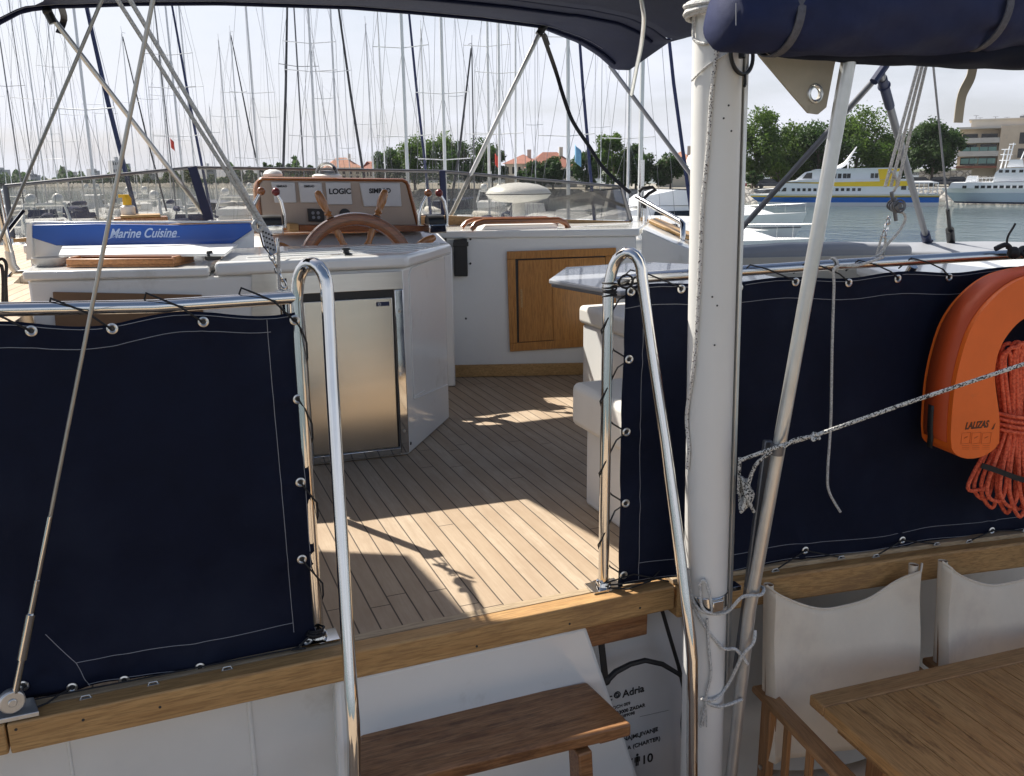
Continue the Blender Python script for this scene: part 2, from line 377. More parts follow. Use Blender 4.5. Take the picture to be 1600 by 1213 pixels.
SC.render.engine = 'CYCLES'; SC.cycles.max_bounces = 10; SC.cycles.transparent_max_bounces = 24; SC.cycles.use_denoising = True
SC.cycles.sample_clamp_indirect = 6.0; SC.cycles.caustics_reflective = False; SC.cycles.caustics_refractive = False
cam = bpy.data.cameras.new('camera'); cam.sensor_width = 36.0; cam.sensor_fit = 'HORIZONTAL'; cam.lens = 36.0*F_PX/1600.0; cam.clip_end = 9000; cam.clip_start = 0.05
co = bpy.data.objects.new('camera', cam); COL.objects.link(co); SC.camera = co
co.matrix_world = Matrix.Translation(CAM) @ Matrix((CR, CU, -CF)).transposed().to_4x4()
# ================================================================== BOAT: decks, walls, joinery
PANEL_L = ((-0.40, 1.86), (0.264, 1.864))
PANEL_R = ((0.983, 1.84), (2.293, 1.70))
# --- decks (setting)
b = MB(); b.poly([(-1.9, 1.853), (1.16, 1.853), (2.6, 1.70), (4.6, 1.9), (4.6, 6.0), (-1.9, 6.0)], -0.04, 0.0)
struct(b.build('deck', m_teak))
b = MB(); b.poly([(-2.6, -2.5), (4.8, -2.5), (4.8, 1.9), (-2.6, 1.9)], -0.95, -0.90)
struct(b.build('lower_deck', m_teak_side))
b = MB(); b.poly([(-1.7, 4.98), (3.9, 4.98), (3.4, 8.0), (2.2, 10.5), (1.05, 11.5), (-0.1, 10.5), (-1.3, 8.0)], -0.25, 0.30)
struct(b.build('foredeck', m_white_flat, bevel=0.03))

# --- teak edge beam, port to the gate, and its curved continuation to starboard
t = thing('edge_beam', 'long teak edge beam along the front of the upper deck above the white wall', 'wooden beam', (0.4, 1.8, -0.01))
b = MB(); b.span((-0.352, 1.770, -0.046), (1.155, 1.820, 0.020)); b.build('front_plank', m_beam, t, bevel=0.004)
b = MB(); b.span((-0.352, 1.824, -0.046), (1.155, 1.852, 0.018)); b.build('margin_plank', m_margin, t, bevel=0.002)
b = MB(); b.span((-1.3, 1.772, -0.046), (-0.356, 1.852, 0.020)); b.build('end_plank', m_beam, t, bevel=0.004)
b = MB()
for px, py in ((25, 1140), (130, 1125), (553, 1052), (745, 1010), (250, 1105), (1000, 950), (890, 975)):
    q = onY(px, py, 1.770); b.lathe([(0.003, -0.0012), (0.003, 0.001)], q, (0, -1, 0), 10)
split_loose(b.build('screw_plug', m_hole, t))
t = thing('coaming_beam', 'varnished teak beam behind the canvas chairs below the starboard canvas', 'wooden beam', (1.8, 1.7, 0.0))
b = MB(); b.poly([(1.165, 1.770), (1.55, 1.728), (2.0, 1.672), (2.6, 1.58), (2.6, 1.69), (2.0, 1.782), (1.55, 1.838), (1.165, 1.87)], -0.075, 0.004)
b.build('beam_plank', m_beam, t, bevel=0.006)
b = MB(); b.poly([(1.17, 1.80), (1.55, 1.76), (2.0, 1.704), (2.6, 1.612), (2.6, 1.66), (2.0, 1.752), (1.55, 1.808), (1.17, 1.85)], 0.0045, 0.018)
b.build('top_strip', m_margin, t, bevel=0.002)
b = MB(); b.span((0.905, 1.79, -0.115), (1.09, 1.85, -0.047))
tag(b.build('support_block', m_tread, bevel=0.004), 'small dark wood block under the teak edge beam above the notice board', 'wood block')
# --- wall below the beams, stair housing
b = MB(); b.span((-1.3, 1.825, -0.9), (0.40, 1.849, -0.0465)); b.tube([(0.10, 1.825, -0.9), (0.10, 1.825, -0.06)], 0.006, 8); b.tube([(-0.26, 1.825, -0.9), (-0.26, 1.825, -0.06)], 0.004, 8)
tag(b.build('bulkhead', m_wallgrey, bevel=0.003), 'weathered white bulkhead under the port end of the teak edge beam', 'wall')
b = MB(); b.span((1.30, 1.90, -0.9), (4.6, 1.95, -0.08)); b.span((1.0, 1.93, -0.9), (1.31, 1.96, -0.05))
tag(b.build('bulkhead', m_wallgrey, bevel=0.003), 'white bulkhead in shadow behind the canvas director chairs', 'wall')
def hx(px, py, y): q = onY(px, py, y); return (q.x, q.y, q.z)
a0 = hx(516, 1062, 1.76); a1 = hx(921, 985, 1.76); a2 = hx(1012, 1240, 1.50); a3 = hx(505, 1270, 1.50)
a0 = (0.285, 1.785, -0.049); a1 = (0.912, 1.785, -0.049)
dn = lambda a, z: (a[0], a[1], z)
b = MB(); A2 = (1.18, 1.775, -0.86); A3 = (0.27, 1.775, -0.86)
b.loft([[a0, a1, A2, A3], [(a0[0], 1.84, a0[2]), (a1[0], 1.84, a1[2]), (A2[0], 1.84, A2[2]), (A3[0], 1.84, A3[2])]])
st = tag(b.build('stair_housing', m_white, bevel=0.012), 'smooth white sloping stair housing behind the wooden step', 'stairs')
# --- step
zt = -0.200
c0 = onZ(566, 1131, zt); c1 = onZ(917, 1065, zt); c2 = onZ(987, 1131, zt); c3 = onZ(548, 1236, zt)
t = thing('stair_step', 'worn dark teak step plank on the white stair between the polished handrails', 'step', (0.65, 1.5, zt))
b = MB(); b.prism([c0, c1, c2, c3], (0, 0, -0.034)); b.build('tread', m_tread, t, bevel=0.006)
b = MB()
q = onZ(930, 1168, zt-0.043); b.box((q.x-0.02, q.y+0.02, q.z-0.16), (0.035, 0.06, 0.32), rot=Matrix.Rotation(-0.06, 3, 'Y')); b.build('bracket', m_tread, t, bevel=0.004)
b = MB(); b.box((c1.x-0.015, (c1.y+c2.y)/2, zt-0.058), (0.05, 0.10, 0.03)); b.build('cleat', m_tread, t, bevel=0.004)
# lower step mostly out of the frame
t = thing('stair_step', 'lower teak step plank below the worn step, cut by the photo edge', 'step', (0.65, 1.5, -0.50))
b = MB(); b.span((0.28, 1.36, -0.54), (1.15, 1.60, -0.50)); b.build('tread', m_tread, t, bevel=0.006)
# --- notice board with printed lettering
sb_y = 1.86
def sp(px, py): return onY(px, py, sb_y)
t = thing('notice_board', 'white charter notice board with black lettering in the shade beside the stairs', 'sign', sp(1000, 1100))
k = [sp(905, 965), sp(1062, 935), sp(1092, 1290), sp(930, 1290)]
b = MB(); b.prism([q+V((0, 0, 0)) for q in k], (0, 0.02, 0)); b.build('board', m_sign, t, bevel=0.002)
R_ = V((1, 0, 0.0)); UZ = V((0, 0, 1))
def sgn(s, px, py, h, dy=0.0012, al='LEFT', bold=0.0, m=m_print, xs=1.0):
    q = onY(px, py, sb_y-dy); text(s, q, (1, 0, 0.035), UZ, h, m, t, 'lettering', align=al, xs=xs, bold=bold)
sgn('Nautic', 957, 1094, 0.030, al='RIGHT', bold=0.0006); sgn('Adria', 973, 1090, 0.030, bold=0.0006)
b = MB(); q = onY(964.5, 1086, sb_y-0.0012)
b.torus(q, (0, 1, 0), 0.0088, 0.0017, 24, 6); b.torus(q, (0, 1, 0), 0.0042, 0.0015, 16, 6); b.build('ring_emblem', m_print, t)
sgn('ULICA OCH 009', 985, 1101, 0.0135, al='RIGHT'); sgn('8, 23000 ZADAR', 1008, 1104, 0.0145, al='RIGHT', bold=0.0003); sgn('OIB 7389098', 992, 1116, 0.0135, al='RIGHT')
sgn('IZNAJMLJIVANJE', 1028, 1142, 0.0175, al='RIGHT', bold=0.0003); sgn('SMJEŠTAJA (CHARTER)', 1032, 1156, 0.0175, al='RIGHT', bold=0.0003)
sgn('MAX', 989, 1198, 0.038, al='RIGHT', bold=0.0007); sgn('10', 1002, 1195, 0.038, bold=0.0007)
b = MB(); q = onY(995.5, 1196, sb_y-0.0012); s_ = 0.046
b.box(q+V((0, 0, s_*0.42)), (s_*0.20, 0.001, s_*0.36)); b.box(q+V((-s_*0.06, 0, s_*0.12)), (s_*0.085, 0.001, s_*0.30)); b.box(q+V((s_*0.06, 0, s_*0.12)), (s_*0.085, 0.001, s_*0.30))
b.box(q+V((-s_*0.155, 0, s_*0.40)), (s_*0.06, 0.001, s_*0.34)); b.box(q+V((s_*0.155, 0, s_*0.40)), (s_*0.06, 0.001, s_*0.34)); b.lathe([(s_*0.085, -0.0005), (s_*0.085, 0.0005)], q+V((0, 0, s_*0.72)), (0, 1, 0), 14)
b.build('person_symbol', m_print, t)
b = MB(); b.tube([onY(1000, 1120, sb_y-0.001), onY(1045, 1110, sb_y-0.001)], 0.0004, 4); b.build('rule_line', m_print, t)
# --- rubber strap and cable in front of the notice board
b = MB(); ys = 1.80
b.band([onY(937, 972, ys), onY(940, 1010, ys), onY(946, 1062, ys)], (1, 0, 0), 0.016, 0.006)
b.tube([onY(946, 1066, ys), onY(962, 1050, ys), onY(985, 1038, ys), onY(1008, 1032, ys-0.01), onY(1035, 1038, ys-0.015), onY(1060, 1053, ys-0.02), onY(1078, 1068, ys-0.02)], [0.008, 0.008, 0.007, 0.007, 0.007, 0.006, 0.006], 8)
b.ball(onY(948, 1064, ys), 0.012, (1, 0.6, 1.1)); b.ball(onY(927, 1001, ys), 0.008)
tag(b.build('shock_strap', m_rubber), 'thick black rubber strap hanging in a curve over the notice board', 'strap')
b = MB(); ys = 1.815
b.tube([onY(1034, 952, ys), onY(1045, 990, ys), onY(1060, 1040, ys), onY(1068, 1075, ys), onY(1069, 1100, ys), onY(1066, 1130, ys), onY(1068, 1170, ys), onY(1071, 1230, ys)], 0.0055, 8)
tag(b.build('cable', m_rubber), 'thin black cable running down beside the notice board to the handrail', 'cable')

# --- stanchion flange helper
def flange(bm, x, y, z, r=0.03):
    bm.lathe([(r, 0.0), (r, 0.004), (r*0.62, 0.006), (r*0.55, 0.016), (r*0.3, 0.018)], (x, y, z), n=20)
RT = 0.0135; m_satin = M('satin_steel', (0.60, 0.60, 0.60), 0.24, 1.0, var=0.05, scale=12)
def handrail(label, base, arc, down, railpts, extra=()):
    t = thing('handrail', label, 'handrail', (base[0], base[1], 0.02))
    b = MB(); loop = [V((base[0], base[1], 0.02)), V((base[0], base[1], 0.40)), V((base[0]+0.001, base[1], 0.79))] + arc + down
    b.tube(loop, RT, 16); b.build('looped_tube', m_chrome, t, ang=60)
    b = MB(); b.tube(railpts, RT, 16); b.build('top_rail', m_chrome if railpts[-1].x < 1 else m_satin, t, ang=60)
    b = MB(); flange(b, base[0], base[1], 0.02, 0.034)
    b.box((base[0], base[1]-0.005, 0.0235), (0.085, 0.055, 0.005))
    b.build('base_flange', m_chrome, t)
    b = MB()
    for p in extra: flange(b, p[0], p[1]+0.03, p[2], 0.03); b.tube([(p[0], p[1]+0.03, p[2]), (p[0], p[1]+0.03, 0.75), (p[0], p[1], 0.80)], RT*0.9, 12)
    if extra: b.build('stanchion', m_chrome, t)
    return t
def arcpts(p0, p1, h, n=10):                 # a half loop from p0 up over to p1
    p0 = V(p0); p1 = V(p1); out = []
    for i in range(1, n):
        a = pi*i/n; m = (p0+p1)/2 + (p0-p1)/2*math.cos(a); out.append(m + V((0, 0, h*math.sin(a))))
    return out
p0 = V((0.272, 1.864, 0.815)); p1 = onY(511, 452, 1.79)
dl = [p1] + [onY(x, y, yy) for x, y, yy in ((519, 600, 1.745), (530, 780, 1.685), (541, 960, 1.62), (549, 1085, 1.575), (552, 1125, 1.563), (553, 1160, 1.558), (554, 1300, 1.55))]
left_rail = [V((-2.2, 2.35, 0.80)), V((-0.75, 2.05, 0.81)), V((-0.46, 1.95, 0.812)), V((-0.36, 1.885, 0.814)), V((-0.27, 1.866, 0.813)), onPl(PANEL_L, 240, 479), V((0.275, 1.864, 0.803))]
handrail('polished steel handrail loop and top rail at the left side of the stair gate', (0.266, 1.864), arcpts(p0, p1, 0.055), dl, left_rail, [(-0.62, 2.02, 0.0)])
p0 = V((0.992, 1.838, 0.80)); p1 = onY(1003, 432, 1.77)
dr = [p1] + [onY(x, y, yy) for x, y, yy in ((1018, 540, 1.735), (1040, 690, 1.685), (1058, 830, 1.64), (1070, 930, 1.605), (1079, 995, 1.58), (1082, 1030, 1.572), (1082, 1100, 1.565), (1081, 1300, 1.55))]
right_rail = [V((0.992, 1.838, 0.795)), V((1.085, 1.829, 0.805)), onPl(PANEL_R, 1300, 414), onPl(PANEL_R, 1580, 398), V((2.45, 1.66, 0.82)), V((3.0, 1.5, 0.82))]
handrail('polished steel handrail loop and top rail at the right side of the stair gate', (0.985, 1.838), arcpts(p0, p1, 0.060), dr, right_rail, [(1.86, 1.775, 0.018)])

# --- canvas side panels (weather cloths) with eyelets, stitching, lacing
def pick(poly, u):                           # point along a plan polyline, u in 0..1
    L = [0]
    for a, c in zip(poly, poly[1:]): L.append(L[-1]+math.hypot(c[0]-a[0], c[1]-a[1]))
    s = u*L[-1]
    for i in range(len(poly)-1):
        if s <= L[i+1] or i == len(poly)-2:
            k = (s-L[i])/(L[i+1]-L[i]); return V((poly[i][0]+(poly[i+1][0]-poly[i][0])*k, poly[i][1]+(poly[i+1][1]-poly[i][1])*k, 0))
def smoothpoly(ctrl, n=12):
    out = []
    for i in range(len(ctrl)-1):
        p0 = V((*ctrl[max(i-1, 0)], 0)); p1 = V((*ctrl[i], 0)); p2 = V((*ctrl[i+1], 0)); p3 = V((*ctrl[min(i+2, len(ctrl)-1)], 0))
        for k in range(n):
            t_ = k/n; q = 0.5*((2*p1)+(p2-p0)*t_+(2*p0-5*p1+4*p2-p3)*t_*t_+(3*p1-p0-3*p2+p3)*t_**3); out.append((q.x, q.y))
    out.append(ctrl[-1]); return out
def weather_cloth(label, plan, zb, zt, eyelets, hems, lacing, wav=0.0065):
    o = pick(plan, 0.5); t = thing('canvas_panel', label, 'canvas screen', (o.x, o.y, 0.02))
    rnd = random.Random(len(plan)*7+len(eyelets))
    ph = [rnd.uniform(0, 6.3) for _ in range(8)]; PL_ = sum(math.hypot(c[0]-a[0], c[1]-a[1]) for a, c in zip(plan, plan[1:]))
    def fn(u, v):
        p = pick(plan, u); q = pick(plan, min(1, u+0.01)) - pick(plan, max(0, u-0.01)); nrm = V((-q.y, q.x, 0)).normalized()
        z0 = zb(u); z1 = zt(u); z = z0+(z1-z0)*v
        d = wav*(math.sin(u*17+ph[0]+v*2.2)*0.6+math.sin(u*41+ph[1]-v*3)*0.35+math.sin(v*9+ph[2]+u*5)*0.7)
        d += 0.006*math.sin(pi*v)*math.sin(pi*u)
        for eu, ev in eyelets:
            du = (u-eu)*PL_; dv = (v-ev)*0.76; r2 = du*du+dv*dv
            if r2 < 0.03:
                an = math.atan2(dv, du); d -= 0.0045*math.exp(-r2/0.0016); d += 0.0028*math.exp(-r2/0.006)*math.sin(5*an+eu*40)*min(1, r2/0.0006)
        return V((p.x, p.y, z)) + nrm*d
    b = MB(); b.grid(fn, 170, 76); b.build('cloth', m_navy, t, solid=0.0016)
    def on(u, v, off=0.0022):
        p = fn(u, v); q = pick(plan, min(1, u+0.01)) - pick(plan, max(0, u-0.01)); nrm = V((q.y, -q.x, 0)).normalized()
        return p + nrm*off, nrm
    for u, v in eyelets:
        p, nrm = on(u, v)
        b = MB(); b.lathe([(0.0052, 0.0), (0.0052, 0.0012), (0.0075, 0.0026), (0.0104, 0.0016), (0.0108, 0.0)], p, nrm, 20); e = b.build('eyelet', m_eyelet, t)
        b = MB(); b.lathe([(0.005, 0.0012), (0.0049, 0.0016)], p, nrm, 14); b.build('hole', m_hole, e)
    b = MB()
    for hem in hems:
        pts = []
        for i in range(len(hem)-1):
            for k in range(40):
                u = hem[i][0]+(hem[i+1][0]-hem[i][0])*k/40; v = hem[i][1]+(hem[i+1][1]-hem[i][1])*k/40; pts.append(on(u, v, 0.0016)[0])
        pts.append(on(*hem[-1], 0.0013)[0]); b.tube(pts, 0.0007, 5)
    b.build('stitching', m_stitch, t)
    return t, on
# port panel
planL = smoothpoly([(-1.3, 2.19), (-0.75, 2.04), (-0.46, 1.945), (-0.345, 1.872), (-0.26, 1.856), (0.0, 1.853), (0.268, 1.853)], 10)
def ufind(plan, px, py, pl):
    q = onPl(pl, px, py); best = min(range(401), key=lambda i: (pick(plan, i/400)-V((q.x, q.y, 0))).length); return best/400, q.z
ztL = lambda u: 0.786 + 0.009*math.sin(u*31) - 0.014*max(0, min(1, (u-0.5)*2))*0.6
zbL = lambda u: 0.020 - 0.012*max(0, u-0.6)/0.4 + 0.006*math.sin(u*19)
def uv(plan, zb, zt, pl, px, py):
    u, z = ufind(plan, px, py, pl); return u, (z-zb(u))/(zt(u)-zb(u))
EL = [(48, 517), (176, 513), (316, 503), (460, 500), (466, 624), (469, 752), (472, 873), (482, 1002), (312, 1038), (195, 1061), (112, 1072), (37, 1073)]
PLF = ((-0.40, 1.853), (0.268, 1.853))
eL = [uv(planL, zbL, ztL, PLF, *e) for e in EL]
ul, vl = uv(planL, zbL, ztL, PLF, 440, 500); u2, v2 = uv(planL, zbL, ztL, PLF, 458, 985)
us = ufind(planL, 45, 520, PLF)[0]
tL, onL = weather_cloth('dark navy canvas screen with eyelets laced to the left rail of the gate', planL, zbL, ztL, eL,
    [[(0.30, 0.935), (0.6, 0.93), (0.8, 0.945), (u2, 0.955)], [(u2-0.004, 0.99), (u2-0.002, 0.5), (u2, 0.06)], [(us, 0.075), (0.75, 0.075), (u2, 0.09)], [(us-0.03, 0.17), (us, 0.075), (us+0.012, 0.0)], [(0.994, 0.99), (0.994, 0.02)], [(us+0.01, 0.006), (0.99, 0.006)], [(0.30, 0.992), (0.99, 0.992)]], None)
b = MB()                                     # lacing: over the rail, through the eyelets, then down the stanchion and along the deck clips
for i, (px, py) in enumerate(EL[:4]):
    e = onL(*eL[i], 0.004)[0]; a = onPl(PANEL_L, px-78, py-38); r_ = V((a.x, 1.864, 0.812))
    b.tube([V((e.x-0.11, 1.88, 0.80)), V((e.x-0.10, 1.862, 0.829)), V((e.x-0.075, 1.847, 0.818)), V((e.x-0.04, 1.843, 0.800)), e + V((-0.006, -0.003, 0.004)), e + V((0.0, 0.004, -0.004))], 0.0021, 6)
prev = onL(*eL[3], 0.004)[0]
for i in range(4, 8):
    e = onL(*eL[i], 0.004)[0]
    b.tube([prev, prev+V((0.012, 0.0, -0.02)), V((0.281, 1.850, (prev.z+e.z)/2+0.035)), V((0.283, 1.864, (prev.z+e.z)/2)), V((0.262, 1.880, e.z+0.03)), V((0.255, 1.87, e.z+0.01)), e], 0.0021, 6); prev = e
clips = [onY(75, 1108, 1.812), onY(135, 1095, 1.812), onY(240, 1073, 1.812), onY(355, 1048, 1.812)]
b.tube([V((0.20, 1.835, 0.022)), V((-0.34, 1.835, 0.026))], 0.0018, 6)
b.tube([onL(*eL[10], 0.004)[0], V((clips[0].x+0.02, 1.825, 0.03)), V((clips[0].x, 1.81, 0.026)), V((clips[0].x-0.03, 1.80, 0.024))], 0.0021, 6)
b.tube([onL(*eL[11], 0.004)[0], V((-0.335, 1.84, 0.024)), V((-0.36, 1.82, 0.03))], 0.0021, 6)
for j in range(5):
    q = V((0.258, 1.85, 0.034+j*0.004)); b.torus(q+V((0.004*math.sin(j*2.1), 0.003*math.cos(j*1.7), 0)), (0.15*math.sin(j), 0.2, 1), 0.017, 0.0026, 16, 6)
b.tube([V((0.24, 1.84, 0.04)), V((0.215, 1.825, 0.03)), V((0.20, 1.83, 0.024)), V((0.23, 1.82, 0.026))], 0.0026, 6)
split_loose(b.build('lacing', m_cord, tL))
for c in clips[1:]:
    b = MB(); q = V((c.x, 1.808, 0.0195)); b.tube([q+V((-0.010, 0, 0)), q+V((-0.007, 0, 0.007)), q+V((0.007, 0, 0.007)), q+V((0.010, 0, 0))], 0.0013, 6)
    b.box(q+V((0, 0, 0.0008)), (0.024, 0.006, 0.0016)); o = b.build('lacing_eye', m_alu)
    tag(o, 'tiny steel lacing eye on the teak beam below the left navy canvas', 'eye strap', 'lacing eyes below the left canvas')
# starboard panel
planR = smoothpoly([(1.022, 1.828), (1.3, 1.797), (1.7, 1.757), (2.0, 1.724), (2.3, 1.684), (2.6, 1.63)], 12)
PRF = ((1.022, 1.828), (2.3, 1.684))
ztR = lambda u: 0.786 + 0.005*math.sin(u*29)
zbR = lambda u: 0.021 - 0.010*u + 0.004*math.sin(u*24)
ER = [(1062, 451), (1155, 441), (1242, 440), (1325, 437), (1405, 436), (1485, 434), (970, 562), (970, 676), (970, 786), (971, 898), (1257, 859), (1408, 843), (1550, 830), (1115, 880), (982, 447)]
eR = [uv(planR, zbR, ztR, PRF, *e) for e in ER]
eR = [(max(0.008, u), min(0.985, max(0.02, v))) for u, v in eR]
tR, onR = weather_cloth('navy canvas screen with eyelets behind the white mast and orange horseshoe buoy', planR, zbR, ztR, eR,
    [[(0.0, 0.935), (0.2, 0.935), (0.5, 0.925), (1, 0.925)], [(0.03, 0.99), (0.032, 0.5), (0.034, 0.01)], [(0.034, 0.07), (0.5, 0.055), (1, 0.06)], [(0.01, 0.99), (0.99, 0.99)], [(0.01, 0.008), (0.99, 0.008)]], None, 0.005)
b = MB()
for i in list(range(6)):
    e = onR(*eR[i], 0.004)[0]; ry = 1.838-(e.x-0.983)*0.107
    b.tube([V((e.x-0.15, ry+0.02, 0.798)), V((e.x-0.13, ry, 0.826)), V((e.x-0.09, ry-0.016, 0.815)), V((e.x-0.04, ry-0.02, 0.795)), e + V((-0.004, -0.002, 0.004)), e + V((0, 0.004, -0.004))], 0.0021, 6)
prev = onR(*eR[14], 0.004)[0]
for i in range(6, 10):
    e = onR(*eR[i], 0.004)[0]
    b.tube([prev, V((1.01, 1.83, prev.z-0.02)), V((0.972, 1.826, (prev.z*0.55+e.z*0.45))), V((0.968, 1.838, (prev.z+e.z)/2-0.01)), V((0.985, 1.856, e.z+0.05)), V((1.005, 1.84, e.z+0.02)), e], 0.0021, 6); prev = e
for j in range(6):
    b.torus(V((0.989, 1.838, 0.765+j*0.006)), (0.25*math.sin(j*1.3), 0.2*math.cos(j), 1), 0.0165, 0.0024, 16, 6)
b.torus(V((1.02, 1.815, 0.80)), (0.3, 1, 0.2), 0.016, 0.0026, 18, 6); b.torus(V((1.045, 1.815, 0.797)), (-0.4, 1, 0.3), 0.014, 0.0026, 18, 6)
b.tube([V((1.03, 1.815, 0.79)), V((1.05, 1.81, 0.775)), V((1.053, 1.81, 0.755))], 0.0024, 6)
b.tube([V((0.972, 1.825, 0.03)), V((1.08, 1.80, 0.032)), V((1.20, 1.81, 0.026))], 0.002, 6); b.tube([V((0.972, 1.825, 0.034)), V((1.06, 1.815, 0.05)), V((1.15, 1.79, 0.024))], 0.002, 6)
b.tube([V((0.98, 1.81, 0.03)), V((1.03, 1.79, 0.026)), V((1.10, 1.80, 0.03)), V((1.14, 1.815, 0.05))], 0.002, 6)
zz = []
for i in (10, 11, 12):
    e = onR(*eR[i], 0.004)[0]; cA = V((e.x-0.115, e.y-0.022, 0.022)); cB = V((e.x+0.10, e.y-0.028, 0.022)); zz += [cA, e, cB]
    b.tube([cA, e], 0.0021, 6); b.tube([e, cB], 0.0021, 6)
split_loose(b.build('lacing', m_cord, tR))
for c in (zz[0], zz[2], zz[3], zz[5], zz[6], zz[8]):
    b = MB(); q = V((c.x, c.y, 0.0185)); b.tube([q+V((-0.010, 0, 0)), q+V((-0.007, 0, 0.007)), q+V((0.007, 0, 0.007)), q+V((0.010, 0, 0))], 0.0013, 6)
    b.box(q+V((0, 0, 0.0008)), (0.024, 0.006, 0.0016)); o = b.build('lacing_eye', m_alu)
    tag(o, 'tiny steel lacing eye on the teak beam behind the canvas chairs', 'eye strap', 'lacing eyes below the right canvas')
# ================================================================== GALLEY COUNTER, FRIDGE, HELM
def xy(v): return (v.x, v.y)
CP = ((0.839, 3.154), (-0.5, 3.224))
cl_ = onZ(41, 425, 0.746)                    # port end of the counter front edge
plan = [(cl_.x, cl_.y), (0.165, 3.190), (0.839, 3.154), (1.142, 3.581), (1.12, 3.64), (0.30, 3.80), (cl_.x+0.02, 4.06)]
t = thing('galley_counter', 'white glossy galley counter with angled end holding the steel fridge', 'counter', (0.4, 3.4, 0))
tgc = t
b = MB(); b.poly(plan, 0.0, 0.715); b.build('body', m_white, t, bevel=0.010)
inset = [(cl_.x-0.012, cl_.y-0.012), (0.165, 3.172), (0.19, 3.171)]
b = MB(); b.poly([(cl_.x-0.012, cl_.y-0.012), (0.172, 3.174), (0.185, 3.30), (0.30, 3.80), (cl_.x+0.01, 4.06)], 0.7165, 0.748); b.build('tray_top', m_white, t, bevel=0.008)
b = MB(); b.poly([(0.190, 3.170), (0.858, 3.138), (1.170, 3.574), (1.13, 3.66), (0.31, 3.82)], 0.7165, 0.764); b.build('counter_top', m_white, t, bevel=0.014, segs=3)
b = MB()
b.prism([(0.42, 3.16, 0.7645), (0.99, 3.43, 0.7645), (0.995, 3.436, 0.7645), (0.42, 3.166, 0.7645)], (0, 0, 0.0008))
for k in range(4):
    y = 3.30+0.085*k; b.box((0.62+0.06*k, y, 0.7662), (0.62, 0.012, 0.004))
split_loose(b.build('moulded_rib', m_white, t, bevel=0.002))
b = MB()                                     # panel joints on the angled end
dch = V((0.303, 0.427, 0)).normalized(); nch = V((0.427, -0.303, 0)).normalized()
def ch(s, z, o=0.0015): return V((0.839, 3.154, z)) + dch*s + nch*o
b.tube([ch(0.07, 0.685), ch(0.072, 0.205), ch(0.12, 0.197), ch(0.50, 0.160)], 0.0028, 6); b.tube([ch(0.07, 0.685), ch(0.10, 0.705), ch(0.5, 0.715)], 0.0028, 6)
b.tube([ch(0.075, 0.212), ch(0.20, 0.207)], 0.002, 6)
b.build('panel_edge', m_white_flat, t)
b = MB(); b.lathe([(0.007, 0), (0.006, 0.003)], ch(0.02, 0.04, 0.0), nch, 12); b.build('plug', m_hole, t)
b = MB(); q0 = onPl(CP, 85, 455); b.prism([onPl(((cl_.x, cl_.y), (0.165, 3.19)), 85, 456) + V((-.004, -.012, 0)), V((0.14, 3.183, 0.655)), V((0.14, 3.183, 0.30)), V((q0.x-0.03, 3.30, 0.30))], (0.003, 0.010, 0)); b.build('wood_panel', m_brownpanel, t)
b = MB(); b.prism([onPl(CP, 393, 422)+V((0, -.003, 0)), onPl(CP, 468, 422)+V((0, -.003, 0)), onPl(CP, 468, 500)+V((0, -.003, 0)), onPl(CP, 393, 500)+V((0, -.003, 0))], (0, 0.002, 0)); b.build('steel_panel', m_steel, t)
# fridge
def cf(px, py, o=-0.006): return onPl(CP, px, py) + V((0, o, 0))
t = thing('fridge', 'stainless steel fridge front with large brushed door set in the white counter', 'fridge', (0.6, 3.16, 0.0))
q = [onPl(CP, *p) for p in ((470, 425), (633, 424), (640, 711), (486, 724))]
xl, xr = 0.478, 0.842
fy = lambda x: 3.154+(0.839-x)*0.0523
def fbox(b, x0, x1, z0, z1, o0, o1):
    b.prism([(x0, fy(x0)-o0, z0), (x1, fy(x1)-o0, z0), (x1, fy(x1)-o0, z1), (x0, fy(x0)-o0, z1)], (0, o0-o1, 0))
b = MB(); fbox(b, xl, 0.838, 0.640, 0.706, 0.010, 0.001); b.build('top_trim', m_steel, t, bevel=0.002)
b = MB(); fbox(b, 0.806, 0.838, 0.012, 0.639, 0.010, 0.001); b.build('side_trim', m_chrome, t, bevel=0.003)
b = MB(); fbox(b, xl, 0.805, 0.008, 0.036, 0.010, 0.001); b.build('bottom_trim', m_chrome, t, bevel=0.003)
b = MB(); fbox(b, xl, 0.805, 0.037, 0.639, 0.002, 0.0005); b.build('door_gap', m_black, t)
m_door = M('fridge_steel', (0.60, 0.55, 0.47), 0.24, 1.0, var=0.05, scale=3, stretch=(1, 1, 10), rvar=0.04)
b = MB(); fbox(b, xl, 0.796, 0.040, 0.612, 0.012, 0.0025); d_ = b.build('door', m_door, t, bevel=0.003)
b = MB(); fbox(b, 0.736, 0.784, 0.582, 0.597, 0.0132, 0.0122); b.build('badge', m_navyframe, d_)
b = MB(); b.torus((0.748, fy(0.748)-0.0138, 0.5895), (0, 1, 0), 0.0045, 0.0012, 16, 6); b.build('badge_ring', m_whiteprint, d_)
b = MB()
for z in (0.56, 0.10): b.lathe([(0.006, 0), (0.005, 0.003)], (0.822, fy(0.822)-0.0102, z), (0, -1, 0), 12)
split_loose(b.build('bolt', m_eyelet, t))
